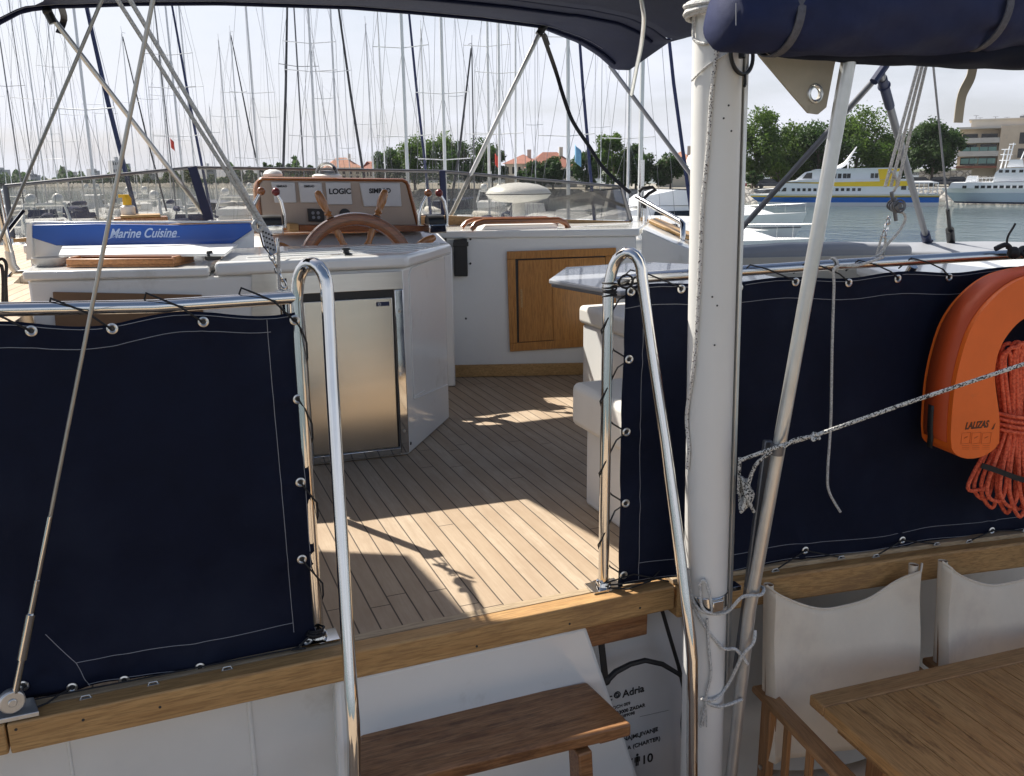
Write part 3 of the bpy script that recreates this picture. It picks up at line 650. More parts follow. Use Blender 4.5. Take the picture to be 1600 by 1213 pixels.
# things on the counter
b = MB(); q = onZ(562, 412, 0.768); b.lathe([(0.022, 0), (0.022, 0.004), (0.012, 0.008), (0.010, 0.016), (0.016, 0.018), (0.014, 0.026)], (0.655, 3.235, 0.765), n=18)
b.build('latch_knob', m_black, tgc)
b = MB(); b.box((0.62, 3.222, 0.7665), (0.05, 0.018, 0.004), 0.1); b.build('latch_plate', m_chrome, tgc)
zl = 0.868; bl = onZ(46, 350, zl); br = V((0.372, 3.60, zl)); bl = V((bl.x, min(bl.y, 3.86), onPl(((bl.x, 3.86), (0.372, 3.60)), 46, 350).z)) if bl.y > 3.86 else bl
bpl = ((bl.x, bl.y), (0.372, 3.60))
t = thing('grill_cover', 'royal blue grill lid lettered in pale script standing on the counter', 'grill lid', xy(bl)+(0.75,))
bt = lambda px, py: onPl(bpl, px, py)
b = MB(); dv = (V((bpl[1][0], bpl[1][1], 0))-V((bpl[0][0], bpl[0][1], 0))).normalized(); nv = V((-dv.y, dv.x, 0))
b.prism([bt(50, 352), bt(150, 350), bt(270, 352), bt(390, 349), bt(393, 360), bt(362, 381), bt(200, 385), bt(88, 384), bt(50, 372)], nv*0.02); b.build('blue_front', m_blue, t, bevel=0.003)
b = MB(); b.prism([bt(40, 349)+nv*0.002, bt(50, 348)+nv*0.002, bt(50, 405)+nv*0.002, bt(40, 408)+nv*0.002], nv*0.30); b.build('end_cheek', m_white, t, bevel=0.004)
b = MB(); b.prism([bt(44, 351)+nv*0.021, bt(395, 349)+nv*0.021, bt(395, 346)+nv*0.021, bt(44, 347)+nv*0.021], nv*0.05); b.build('lid_top', m_white, t, bevel=0.004)
b = MB(); b.prism([bt(52, 402)+nv*0.021, bt(395, 388)+nv*0.021, bt(395, 352)+nv*0.021, bt(52, 353)+nv*0.021], nv*0.006); b.build('back_plate', m_white, t)
text('Marine Cuisine', bt(171, 372)-nv*0.0015, dv, UZ, 0.050, m_printlb, t, 'script_lettering', shear=0.5, xs=0.82, bold=0.0008)
b = MB(); q = bt(168, 374)-nv*0.0015; b.tube([bt(166, 375)-nv*0.001, bt(176, 371)-nv*0.001, bt(190, 367)-nv*0.001], 0.0012, 5); b.tube([bt(255, 370)-nv*0.001, bt(270, 371)-nv*0.001, bt(281, 370)-nv*0.001], 0.0012, 5); b.build('flourish', m_printlb, t)
b = MB(); z0 = 0.778
pl_ = [onZ(92, 402, z0), onZ(352, 401, z0), onZ(372, 385, z0+0.01), onZ(100, 386, z0+0.01)]
pl_ = [V((p.x, min(p.y, 3.80), p.z)) for p in pl_]
b.prism(pl_, (0, 0, 0.010))
tag(b.build('white_board', m_white_plastic, bevel=0.003), 'white board lying flat on the counter in front of the blue lid', 'board')
q = onZ(72, 417, 0.75); b = MB(); b.lathe([(0.045, 0), (0.056, 0.012), (0.060, 0.030), (0.057, 0.030), (0.050, 0.012), (0.02, 0.006)], (q.x+0.012, q.y+0.05, 0.7485), n=28)
tag(b.build('bowl', m_bowl), 'shallow grey bowl under the left end of the white board', 'bowl')
q0 = onZ(104, 418, 0.750); q1 = onZ(272, 417, 0.750)
m_tray = wood('tray_wood', (0.36, 0.14, 0.045), (0.52, 0.24, 0.085), 'X', 0.4, coat=0.2, bmp=0.05)
t = thing('wooden_tray', 'reddish wooden tray on the counter edge below the white board', 'tray', xy(q0)+(0.7485,))
b = MB(); d_ = (q1-q0).normalized(); n_ = V((-d_.y, d_.x, 0)); n_ = n_ if n_.y > 0 else -n_
b.prism([q0, q1, q1+n_*0.18, q0+n_*0.18], (0, 0, 0.006)); b.build('base', m_tray, t)
b = MB(); zz_ = V((0, 0, 0.0065))
for A, B in ((q0, q1), (q0+n_*0.165, q1+n_*0.165)): b.prism([A+zz_, B+zz_, B+zz_+n_*0.014, A+zz_+n_*0.014], (0, 0, 0.022))
for A in (q0, q1-d_*0.014): b.prism([A+zz_+n_*0.0145, A+zz_+d_*0.014+n_*0.0145, A+zz_+d_*0.014+n_*0.1645, A+zz_+n_*0.1645], (0, 0, 0.026))
b.build('rim', m_tray, t, bevel=0.003)
b = MB(); q = onZ(333, 405, 0.768); b.box((q.x, q.y, 0.772), (0.05, 0.022, 0.014), 0.2); b.lathe([(0.012, 0), (0.010, 0.018)], (q.x-0.01, q.y, 0.779), n=12)
tag(b.build('latch', m_black, bevel=0.002), 'black toggle latch beside the white board on the counter', 'latch')

# helm bulkhead with coaming ledge
t = thing('helm_bulkhead', 'white bulkhead across the helm with a teak skirting and flat ledge on top', 'wall', (1.2, 4.4, 0))
W = [(-0.50, 4.42), (0.2, 4.50), (1.20, 4.432), (2.32, 4.032)]
b = MB(); b.poly(W+[(2.36, 4.14), (1.22, 4.55), (0.2, 4.62), (-0.50, 4.54)], 0.0, 0.725); b.build('wall_panel', m_white_flat, t, bevel=0.006)
b = MB(); b.poly([(-0.52, 4.405), (0.2, 4.485), (1.195, 4.417), (2.325, 4.012), (2.75, 4.62), (1.60, 5.02), (0.2, 5.05), (-0.56, 4.90)], 0.726, 0.765); b.build('ledge', m_white, t, bevel=0.008)
b = MB(); b.prism([(1.17, 4.424, 0.002), (2.30, 4.020, 0.002), (2.30, 4.020, 0.066), (1.17, 4.424, 0.066)], (0.004, 0.012, 0)); b.build('skirting', m_oakx, t, bevel=0.002)
BWp = ((1.399, 4.361), (2.32, 4.032)); nb = V((-0.336, -0.942, 0))
bw = lambda px, py, o=0.0: onPl(BWp, px, py) + nb*o
b = MB()
for px, py in ((728, 498), (735, 374), (735, 412)): b.lathe([(0.006, 0), (0.005, 0.004)], bw(px, py), nb, 10)
split_loose(b.build('fixing', m_hole, t))
t = thing('handset_holder', 'tall black plastic holder on the white helm wall right of the wheel', 'holder', bw(720, 430))
b = MB(); b.prism([bw(709, 374), bw(730, 373), bw(731, 431), bw(710, 431)], nb*0.035); b.build('case', m_black, t, bevel=0.004)
b = MB(); b.prism([bw(708, 378, .0355), bw(732, 377, .0355), bw(732, 384, .0355), bw(708, 385, .0355)], nb*0.006); b.build('clip', m_black, t, bevel=0.002)
t = thing('switch_box', 'small black box pair on the helm wall beside the wheel handle', 'switch box', bw(692, 400))
b = MB(); b.prism([bw(680, 373), bw(698, 372), bw(698, 393), bw(680, 394)], nb*0.04); b.build('upper_box', m_black, t, bevel=0.003)
b = MB(); b.prism([bw(694, 401), bw(701, 401), bw(702, 431), bw(695, 431)], nb*0.03); b.build('lower_box', m_black, t, bevel=0.003)
# cabinet
t = thing('locker_doors', 'honey coloured wooden locker with two sliding doors in the white helm wall', 'locker', bw(850, 549))
def fr(b, pts, o, d): b.prism([bw(x, y, o) for x, y in pts], nb*d)
b = MB()
fr(b, [(792, 393), (962, 387), (962, 399), (792, 405)], 0.001, 0.014); fr(b, [(796, 536), (962, 526), (962, 538), (797, 549)], 0.001, 0.014)
fr(b, [(792, 405.3), (805, 404.6), (808, 535.2), (796, 535.8)], 0.001, 0.014); fr(b, [(946, 400), (962, 399.3), (962, 525.8), (946, 526.8)], 0.001, 0.014)
b.build('frame', m_oak, t, bevel=0.002)
b = MB(); fr(b, [(805.2, 404.8), (946, 400.2), (946, 527), (808.2, 535.6)], 0.0006, 0.0012); b.build('track', m_hole, t)
b = MB(); fr(b, [(809.5, 407), (868, 405), (868, 531), (811, 534.5)], 0.002, 0.005); d_ = b.build('door', m_oak, t, bevel=0.0015)
b = MB(); fr(b, [(813, 452), (816, 452), (817, 480), (814, 480)], 0.0072, 0.0012); b.build('pull', m_oakx, d_)
b = MB(); fr(b, [(862, 404.5), (945.5, 401.8), (945.5, 527.2), (865, 532)], 0.008, 0.005); b.build('door', m_oak, t, bevel=0.0015)
# instrument console
cy_ = 4.40
cs = lambda px, py, o=0.0: onY(px, py, cy_-o)
t = thing('instrument_console', 'taupe instrument console with dark wooden rim and four white covers behind the wheel', 'console', (0.87, 4.5, 0.77))
out = [(404, 352), (397, 295), (400, 283), (408, 276), (630, 279), (637, 282), (641, 288), (657, 352)]
b = MB(); b.prism([cs(*p) for p in out], (0.02, 0.26, -0.01)); b.build('case', m_mahog_lt, t, bevel=0.012, segs=3)
b = MB(); b.prism([cs(*p, 0.001) for p in [(411, 352), (405, 290), (411, 281), (628, 284), (634, 289), (650, 352)]], (0, -0.006, 0)); b.build('face', m_console, t, bevel=0.003)
b = MB(); b.tube([cs(*p, 0.006) for p in [(408, 350), (402, 292), (403, 285), (409, 280), (629, 282), (635, 284.5), (638, 290), (653, 350)]], 0.0075, 8); b.build('rim', m_mahog, t)
for k, (x0, x1, y0, y1) in enumerate(((423, 463, 284.5, 317), (465.5, 505, 285, 317), (508, 550, 285, 320), (561, 627, 286, 323))):
    sl_ = (6, 4, 3, 7)[k]
    b = MB(); b.prism([cs(x0, y0, .0072), cs(x1-3, y0+0.5, .0072), cs(x1, y1, .0072), cs(x0+sl_, y1, .0072)], (0, -0.012, 0)); c_ = b.build('instrument_cover', m_cover, t, bevel=0.004)
    word, px, py, h, al = (('SIMRAD', 432, 293, 0.014, 0), ('SIMRAD', 475, 293, 0.014, 0), ('LOGIC', 514, 303.5, 0.036, 0), ('SIMRAD', 577, 302, 0.031, 0))[k]
    text(word, cs(px, py, .0202), (1, 0, 0), UZ, h, m_print, c_, 'lettering', bold=0.0012 if h > 0.02 else 0.0004, xs=1.0)
b = MB(); b.prism([cs(480, 326, .0072), cs(505, 327, .0072), cs(507, 347, .0072), cs(482, 346, .0072)], (0, -0.012, 0)); k_ = b.build('key_panel', m_black, t, bevel=0.002)
b = MB()
for x, y in ((489, 333), (497, 333), (490, 340), (498, 340)): b.lathe([(0.008, 0), (0.007, 0.002)], cs(x, y, .0192), (0, -1, 0), 12)
split_loose(b.build('key', m_greyvinyl, k_))
b = MB(); b.lathe([(0.028, 0), (0.026, 0.006), (0.018, 0.008)], cs(539, 335, .0072), (0, -1, 0), 20); b.build('dial', m_black, t)
b = MB(); b.prism([cs(462, 350, .002), cs(657, 351, .002), cs(657, 360.5, .002), cs(462, 361, .002)], (0, -0.10, 0)); b.build('lower_shelf', m_mahog, t, bevel=0.006)
b = MB(); b.prism([cs(447, 348, .002), cs(461.5, 348, .002), cs(461.5, 361, .002), cs(447, 361, .002)], (0, -0.11, 0)); b.build('end_block', m_oakx, t, bevel=0.006)
q = cs(431, 276); b = MB(); b.lathe([(0.030, 0), (0.045, 0.006), (0.046, 0.016), (0.036, 0.030), (0.015, 0.037)], (q.x, 4.50, q.z-0.004), n=24)
tag(b.build('gps_antenna', m_white_plastic), 'small white mushroom antenna on top of the instrument console', 'antenna')
q = cs(517, 277); t = thing('compass', 'clear domed compass on a white base on top of the instrument console', 'compass', (q.x, 4.50, q.z))
b = MB(); b.lathe([(0.072, 0), (0.072, 0.012), (0.060, 0.018), (0.055, 0.02)], (q.x, 4.50, q.z-0.004), n=28); b.build('base', m_white_plastic, t)
b = MB(); b.lathe([(0.056*math.cos(a), 0.056*math.sin(a)) for a in [i*pi/2/8 for i in range(9)]], (q.x, 4.50, q.z+0.0165), n=28); b.build('dome', m_clear, t)
b = MB(); b.lathe([(0.035, 0), (0.04, 0.006), (0.038, 0.014), (0.01, 0.016)], (q.x, 4.50, q.z+0.017), n=24); b.build('card', m_greyvinyl, t)
# dashboard under the console, where wheel shaft enters
b = MB(); b.prism([(0.36, 4.20, 0.70), (1.36, 4.14, 0.70), (1.36, 4.40, 0.768), (0.36, 4.44, 0.768)], (0, 0.0, -0.70))
tag(b.build('dashboard', m_white, bevel=0.01), 'white moulded dashboard block under the instrument console behind the wheel', 'dashboard')
def throttle(label, c, tips, wdt):
    t = thing('throttle_lever', label, 'throttle', c)
    b = MB(); c = V(c); b.prism([c+V((-wdt/2, -0.05, 0)), c+V((wdt/2, -0.05, 0)), c+V((wdt/2, 0.05, 0)), c+V((-wdt/2, 0.05, 0))], (0, 0, 0.045)); b.build('base', m_chrome, t, bevel=0.006)
    b = MB(); b.lathe([(0.038, -wdt/2+0.004), (0.04, 0), (0.038, wdt/2-0.004)], c+V((0, 0, 0.048)), (1, 0, 0), 24); b.build('barrel', m_black, t)
    for j, pts in enumerate(tips):
        b = MB(); b.tube(pts, [0.009]*(len(pts)-1)+[0.007], 10); l_ = b.build('lever', m_chrome, t, ang=60)
        b = MB(); b.ball(pts[-1], 0.019); b.build('knob', m_red if j else m_mahog, l_)
yq = 4.22
throttle('left pair of curved chrome throttle levers on a chrome box by the console', tuple(onY(424, 366, yq)), [[onY(400, 355, yq), onY(395, 340, yq), onY(397, 320, yq), onY(408, 299, yq)], [onY(445, 356, yq), onY(444, 335, yq), onY(439, 315, yq), onY(431, 300, yq)]], 0.10)
throttle('right pair of curved chrome throttle levers on a chrome box by the console', tuple(onY(680, 364, yq)), [[onY(655, 352, yq), onY(655, 335, yq), onY(660, 318, yq), onY(669, 302, yq)], [onY(698, 354, yq), onY(698, 335, yq), onY(694, 315, yq), onY(686, 302, yq)]], 0.09)
# steering wheel
t = thing('steering_wheel', 'varnished wooden ships wheel with turned handles behind the white counter', 'wheel', tuple(onY(560, 429, 3.93)))
wc = V(t.location); tl = math.radians(8); WX = V((1, 0, 0)); WZ = V((0, math.sin(tl), math.cos(tl))); WY = WX.cross(WZ)
wp = lambda a, r, o=0.0: wc + WX*math.cos(a)*r + WZ*math.sin(a)*r + WY*o
b = MB(); prof = [(0.218, -0.016), (0.226, -0.020), (0.250, -0.022), (0.268, -0.018), (0.274, 0.0), (0.268, 0.018), (0.250, 0.022), (0.226, 0.020), (0.218, 0.016)]
N_ = 72
b.loft([[wp(2*pi*i/N_, r, o) for r, o in prof] for i in range(N_+1)], False, False); bmesh.ops.remove_doubles(b.bm, verts=b.bm.verts[:], dist=1e-5)
b.build('rim', m_mahog, t, ang=30)
b = MB()
for rr in (0.236, 0.262): b.tube([wp(2*pi*i/60, rr, 0.0225 if rr < 0.25 else 0.0205) for i in range(60)], 0.0012, 5, closed=True)
b.build('rim_inlay', m_brownpanel, t)
b = MB(); b.lathe([(0.02, -0.04), (0.075, -0.035), (0.08, 0), (0.075, 0.03), (0.03, 0.045)], wc, WY, 28); b.build('hub', m_mahog_lt, t)
b = MB(); b.tube([wc-WY*0.03, wc-WY*0.34], 0.02, 14); b.build('shaft', m_chrome, t)
for k in range(8):
    a = pi/8+k*pi/4
    pr = [(0.07, .015), (0.10, .013), (0.13, .020), (0.16, .013), (0.19, .017), (0.215, .014)]
    b = MB(); b.tube([wp(a, r) for r, _ in pr], [q for _, q in pr], 12); b.build('spoke', m_mahog_lt, t, ang=60)
    pr = [(0.276, .018), (0.286, .012), (0.295, .019), (0.303, .012), (0.318, .016), (0.345, .021), (0.375, .019), (0.395, .015), (0.402, .006)]
    b = MB(); b.tube([wp(a, r) for r, _ in pr], [q for _, q in pr], 14); b.build('handle', m_mahog_lt, t, ang=60)

# windscreen
t = thing('windscreen', 'low smoked acrylic windscreen with black top rail and navy webbing corners', 'windscreen', (0.9, 4.9, 0.78))
wt = [onX(4, 291, -1.02), onY(300, 262, 4.93), onY(690, 268, 4.93), onX(971, 292, 2.62)]
wt[0] = V((-0.93, 4.70, onY(8, 291, 4.70).z)); wt[0].x = onY(8, 291, 4.70).x
wb = [onY(20, 372, 4.62), onY(326, 344, 4.88), onY(693, 336, 4.88), onX(986, 345, 2.58)]
for i in range(3):
    b = MB(); n_ = (wt[i+1]-wt[i]).cross(V((0, 0, 1))).normalized()*0.005
    b.prism([wb[i], wb[i+1], wt[i+1], wt[i]], n_); b.build('pane', m_glass, t, flat=True)
b = MB(); b.tube([wt[0]+V((0, -.004, 0)), wt[1]+V((0, -.004, 0)), wt[2]+V((0, -.004, 0)), wt[3]+V((0, -.004, 0))], 0.0085, 8); b.build('top_rail', m_dkalu, t)
b = MB()
for i in (0, 3): b.tube([wb[i], wt[i]], 0.012, 8)
split_loose(b.build('end_post', m_dkalu, t))
for i in (1, 2):
    b = MB(); b.band([wb[i]+V((0, -.012, 0)), wt[i]+V((0, -.012, 0.004))], (1, 0, 0), 0.045 if i == 1 else 0.035, 0.014); b.build('corner_frame', m_navyframe, t, bevel=0.003)
b = MB()
for i in range(3):
    A = wb[i]-V((0, 0, 0.004)); B = wb[i+1]-V((0, 0, 0.004)); A2_ = V((A.x, A.y, 0.764)); B2 = V((B.x, B.y, 0.764)); b.prism([A, B, B2, A2_], (0, 0.03, 0))
b.build('sill', m_oakx, t, bevel=0.003)
# wood hatch frame on ledge right of the console
def arch_hatch(label, pts, y, th, inner):
    P_ = [onY(*p, y) for p in pts]; t = thing('hatch_frame', label, 'hatch', tuple(P_[0]))
    b = MB(); b.tube(P_, [0.013]+[0.016]*(len(P_)-2)+[0.013], 10); b.tube([p+V((0.02, 0.20, 0)) for p in P_], 0.012, 8)
    b.build('frame', m_mahog, t)
    b = MB(); b.prism([onY(*p, y+0.02) for p in inner], (0.02, 0.16, 0.0)); b.build('lid', m_white_plastic, t, bevel=0.005)
arch_hatch('arched dark wood hatch frame with white lid on the ledge right of the console', [(736, 359), (744, 350), (756, 346), (872, 344), (882, 348), (889, 357)], 4.28, 0.03, [(752, 360), (872, 358), (870, 350), (758, 352)])
# port side on the ledge: bottle and wood box
q0 = onY(178, 349, 4.45); q1 = onY(263, 348, 4.45)
t = thing('wooden_box', 'low varnished wooden box behind the blue lid on the port ledge', 'box', tuple(q0))
b = MB(); b.span((q0.x, 4.45, 0.77), (q1.x, 4.60, q0.z+0.022)); b.build('case', m_mahog_lt, t, bevel=0.004)
b = MB(); b.span((q0.x+0.03, 4.44, q0.z+0.0225), (q1.x-0.03, 4.58, q0.z+0.034)); b.build('lid', m_oakx, t, bevel=0.004)
q = onY(201, 336, 4.55); t = thing('spray_bottle', 'white bottle with yellow cap standing on the wooden box by the windscreen', 'bottle', (q.x, 4.53, q0.z+0.035))
b = MB(); z = q0.z+0.0345; h = onY(201, 321, 4.53).z-z; b.lathe([(0.030, 0), (0.032, 0.005), (0.032, h*0.85), (0.022, h)], (q.x, 4.53, z), n=20); b.build('body', m_white_plastic, t)
b = MB(); b.lathe([(0.018, h+0.001), (0.020, h+0.03), (0.012, h+0.045)], (q.x, 4.53, z), n=18); b.box((q.x-0.012, 4.53, z+h+0.042), (0.045, 0.02, 0.014)); b.build('cap', m_yellow, t)
# port side deck
t = thing('port_side_deck', 'sunlit teak side deck beyond the counter at the left photo edge', 'side deck', (-0.8, 3.6, 0.55))
b = MB(); b.poly([(-2.0, 2.6), (-0.47, 2.6), (cl_.x-0.03, cl_.y+0.02), (cl_.x-0.02, 4.25), (-0.58, 4.42), (-0.62, 7.0), (-2.0, 7.0)], 0.50, 0.60); b.build('planking', m_teak_side, t)
b = MB(); b.poly([(-2.0, 2.6), (-0.47, 2.6), (cl_.x-0.03, cl_.y+0.02), (cl_.x-0.02, 4.25), (-2.0, 4.25)], 0.0, 0.499); b.build('side_panel', m_oakx, t)
b = MB(); q = onZ(32, 432, 0.60); b.box((q.x, q.y, 0.567), (0.10, 0.03, 0.012)); b.tube([q+V((-0.05, 0, 0)), q+V((-0.03, 0, 0.02)), q+V((0.03, 0, 0.02)), q+V((0.05, 0, 0))], 0.008, 8)
tag(b.build('deck_cleat', m_chrome), 'steel cleat on the sunlit side deck at the left photo edge', 'cleat')

# starboard seating
t = thing('seat_bench', 'nearer white seat box with ivory cushion partly behind the right gate post', 'bench', (1.6, 2.2, 0))
b = MB(); b.poly([(1.225, 1.95), (2.1, 1.90), (2.1, 2.42), (1.225, 2.42)], 0.0, 0.262); b.build('seat_box', m_white_flat, t, bevel=0.012)
b = MB(); b.poly([(1.188, 1.93), (2.1, 1.88), (2.1, 2.455), (1.188, 2.455)], 0.264, 0.405); b.build('cushion', m_cushion, t, bevel=0.022, segs=4)
t = thing('seat_bench', 'farther white seat box with ivory cushion below the grey table top', 'bench', (2.2, 3.5, 0))
b = MB(); b.poly([(1.90, 2.75), (2.5, 2.75), (2.5, 3.78), (1.90, 3.80)], 0.0, 0.335); b.build('seat_box', m_white_flat, t, bevel=0.012)
b = MB(); b.poly([(1.885, 2.75), (2.5, 2.75), (2.5, 3.80), (1.885, 3.82)], 0.337, 0.425); b.build('cushion', m_cushion, t, bevel=0.022, segs=4)
t = thing('cockpit_table', 'grey laminate table top with clipped corners between the benches', 'table', (1.5, 2.5, 0))
b = MB(); b.poly([(1.082, 2.39), (1.275, 2.68), (1.60, 2.70), (1.75, 2.50), (1.70, 2.10), (1.14, 2.06)], 0.728, 0.742); b.build('table_top', m_table_grey, t, bevel=0.004)
b = MB(); b.poly([(1.090, 2.39), (1.28, 2.672), (1.595, 2.69), (1.74, 2.50), (1.69, 2.11), (1.147, 2.07)], 0.718, 0.7275); b.build('edge_band', m_dkalu, t, bevel=0.003)
b = MB(); b.tube([(1.55, 2.40, 0.0), (1.55, 2.40, 0.707)], 0.035, 18); b.build('pedestal', m_chrome, t)
# starboard coaming and lounge back
t = thing('starboard_coaming', 'white inner coaming with pale wood cap running aft on the right side', 'coaming', (2.6, 3.6, 0))
C0 = [(2.345, 4.02), (2.45, 3.90), (2.52, 3.82)]; C1 = [(2.76, 4.62), (2.80, 4.35), (2.86, 4.10)]
b = MB()
def cz(i): return (0.764, 0.70, 0.665)[i]
b.loft([[(C0[i][0], C0[i][1], 0), (C1[i][0], C1[i][1], 0), (C1[i][0], C1[i][1], cz(i)), (C0[i][0], C0[i][1], cz(i))] for i in range(3)]); b.build('side_panel', m_white, t, bevel=0.006)
b = MB(); b.loft([[(C0[i][0]*.35+C1[i][0]*.65, C0[i][1]*.35+C1[i][1]*.65, cz(i)+.002), (C1[i][0]+.03, C1[i][1], cz(i)+.002), (C1[i][0]+.03, C1[i][1], cz(i)+.02), (C0[i][0]*.35+C1[i][0]*.65, C0[i][1]*.35+C1[i][1]*.65, cz(i)+.02)] for i in range(3)]); b.build('cap_rail', m_oakx, t, bevel=0.003)
t = thing('lounge_back', 'long grey padded backrest with plain beige front beyond the right canvas', 'backrest', (3.0, 3.4, 0.3))
L0 = V((2.50, 3.50, 0)); L1 = V((3.35, 3.20, 0)); nl = V((0.33, 0.94, 0))
b = MB(); g = [L0, L0.lerp(L1, 0.33), L0.lerp(L1, 0.66), L1]
b.loft([[p+V((0, 0, 0.30)), p+nl*0.16+V((0, 0, 0.30)), p+nl*0.16+V((0, 0, z)), p+V((0, 0, z))] for p, z in zip(g, (0.690, 0.708, 0.708, 0.700))]); b.build('pad', m_greyvinyl, t, bevel=0.03, segs=4)
b = MB()
b.prism([L0.lerp(L1, .02)-nl*0.014+V((0, 0, 0.32)), L0.lerp(L1, .98)-nl*0.014+V((0, 0, 0.32)), L0.lerp(L1, .98)-nl*0.014+V((0, 0, 0.655)), L0.lerp(L1, .02)-nl*0.014+V((0, 0, 0.650))], nl*0.012)
b.build('front_panel', m_beige, t, bevel=0.004)
t = thing('side_bulwark', 'smooth pale grey bulwark top running aft behind the starboard rail', 'bulwark', (3.8, 3.0, 0))
b = MB(); b.poly([(3.30, 3.40), (4.02, 2.90), (4.6, 2.40), (4.9, 2.9), (4.3, 3.6), (3.75, 3.80), (2.9, 3.9)], 0.0, 0.655); b.build('bulwark_body', m_greyvinyl, t, bevel=0.02, segs=3)
b = MB(); b.poly([(2.5, 2.0), (3.0, 1.75), (4.9, 1.4), (4.9, 2.4), (4.0, 2.8), (2.9, 3.1)], 0.58, 0.652); b.build('bulwark_top', m_white, t, bevel=0.03, segs=4)
# grab rail on the starboard coaming
t = thing('grab_rail', 'short steel grab rail on the coaming right of the windscreen', 'grab rail', (2.6, 4.4, 0.76))
b = MB(); y_ = 4.30; q = [onY(995, 308, 4.62), onY(1030, 328, 4.40), onY(1063, 346, 4.16), onY(1067, 350, 4.13), onY(1067, 375, 4.12)]; b.tube(q, 0.015, 12)
b.build('rail_tube', m_chrome, t, ang=60)
b = MB(); b.tube([onY(1003, 250, 4.62), onY(1002, 310, 4.62), onY(1000, 352, 4.62)], 0.016, 12); b.tube([onY(1010, 316, 4.6), onY(1010, 356, 4.58)], 0.012, 10); b.build('upright', m_chrome, t)
b = MB(); q = onY(998, 300, 4.60); b.tube([q, q+V((0.02, -.01, .02)), q+V((0.08, -.02, .025)), q+V((0.10, -.02, .01)), q+V((0.05, -.03, -.01)), q+V((0.01, -.02, -.05)), q+V((0.03, -.02, -.09))], 0.010, 8)
tag(b.build('strap_end', m_cord), 'black strap end looped round the grab rail by the windscreen', 'strap')
# radar dome on its stub mast on the foredeck
rd = 7.2; q = onY(810, 303, rd); zc = q.z
t = thing('radar_dome', 'large white lens shaped radar dome on a short post beyond the windscreen', 'radar dome', (q.x, q.y, 0.30))
b = MB(); R = 0.285; b.lathe([(0.10, -0.072), (0.17, -0.066), (0.25, -0.040), (R, -0.004), (R, 0.004), (0.25, 0.046), (0.18, 0.074), (0.09, 0.090), (0.0, 0.095)], (q.x, q.y, zc), n=48); b.build('dome', m_white_plastic, t, ang=60)
b = MB(); b.lathe([(R+.0005, -0.0035), (R+0.0015, 0.0), (R+.0005, 0.0035)], (q.x, q.y, zc), n=48); b.build('seam', m_hole, t)
b = MB(); b.tube([(q.x, q.y, 0.30), (q.x, q.y, zc-0.05)], 0.055, 18); b.build('post', m_white_plastic, t)
# ================================================================== MAST, CANOPIES, RIGGING, CHAIRS, SAFETY GEAR
def catmull(pts, n=8, closed=False):
    pts = [V(p) for p in pts]; k = len(pts); out = []
    for i in range(k if closed else k-1):
        g = (lambda j: pts[j % k]) if closed else (lambda j: pts[max(0, min(k-1, j))])
        p0, p1, p2, p3 = g(i-1), g(i), g(i+1), g(i+2)
        for j in range(n):
            t_ = j/n; out.append(0.5*((2*p1)+(p2-p0)*t_+(2*p0-5*p1+4*p2-p3)*t_*t_+(3*p1-p0-3*p2+p3)*t_**3))
    if not closed: out.append(pts[-1])
    return out
MA = V((1.180, 1.64, -0.90)); MBt = V((1.122, 1.64, 1.45)); mdir = (MBt-MA).normalized()
def mast_at(z): return MA + mdir*((z-MA.z)/mdir.z)
t = thing('mizzen_mast', 'thick white painted mast standing in front of the right navy canvas', 'mast', tuple(MA))
b = MB(); b.tube([mast_at(z) for z in (-0.90, 0.0, 1.0, 2.0, 3.2)], 0.0515, 40); b.build('spar', m_post, t, ang=60)
b = MB(); tr = V((0.046, -0.022, 0))
b.prism([mast_at(-0.2)+tr+V((0, -.012, 0)), mast_at(-0.2)+tr+V((0.012, -.008, 0)), mast_at(-0.2)+tr+V((0.012, .010, 0)), mast_at(-0.2)+tr+V((0, .010, 0))], mdir*3.3); b.build('sail_track', m_alu, t, bevel=0.002)
zb_ = onY(1110, 942, 1.60).z
b = MB(); b.tube([mast_at(zb_-0.017), mast_at(zb_+0.017)], 0.0545, 40); b.box(mast_at(zb_)+V((-0.006, -0.058, 0)), (0.03, 0.012, 0.028)); b.box(mast_at(zb_)+V((0.062, -0.01, 0.012)), (0.05, 0.03, 0.012)); b.build('clamp_band', m_chrome, t, bevel=0.002)
b = MB()
for px, py in ((1131, 185), (1142, 205), (1138, 165), (1113, 465), (1121, 478), (1117, 540)):
    q = onY(px, py, 1.59); c = mast_at(q.z); d = V((q.x-c.x, -0.05, 0)).normalized(); b.lathe([(0.0022, 0.0), (0.0018, 0.0012)], c+d*0.0515, d, 10)
split_loose(b.build('fixing', m_hole, t))
def cyl_pt(px, py, r=0.056):                 # a point on the visible skin of the mast
    q = onY(px, py, 1.64); c = mast_at(q.z); dx = max(-0.98, min(0.98, (q.x-c.x)/r*0.93)); vd = V((c.x, c.y, 0)).normalized(); sd = V((vd.y, -vd.x, 0))
    return c + sd*dx*r - vd*math.sqrt(1-dx*dx)*r
b = MB(); b.tube(catmull([cyl_pt(*p, 0.0565) for p in ((1122, 50), (1120, 80), (1113, 150), (1108, 230), (1100, 320), (1096, 420), (1091, 520), (1086, 580), (1079, 630), (1077, 660), (1080, 700), (1078, 732))], 5), 0.0043, 8)
tag(b.build('halyard', m_rope_r), 'dark flecked halyard hanging down the left face of the white mast', 'rope')
b = MB()
for k in range(7):
    z = onY(1108, 8, 1.59).z + 0.004*k - 0.012; b.torus(mast_at(z)+V((-0.012, -0.012, 0)), (0.06*math.sin(k*2), 0.05*math.cos(k*3), 1), 0.060+0.002*(k % 3), 0.0048, 28, 7)
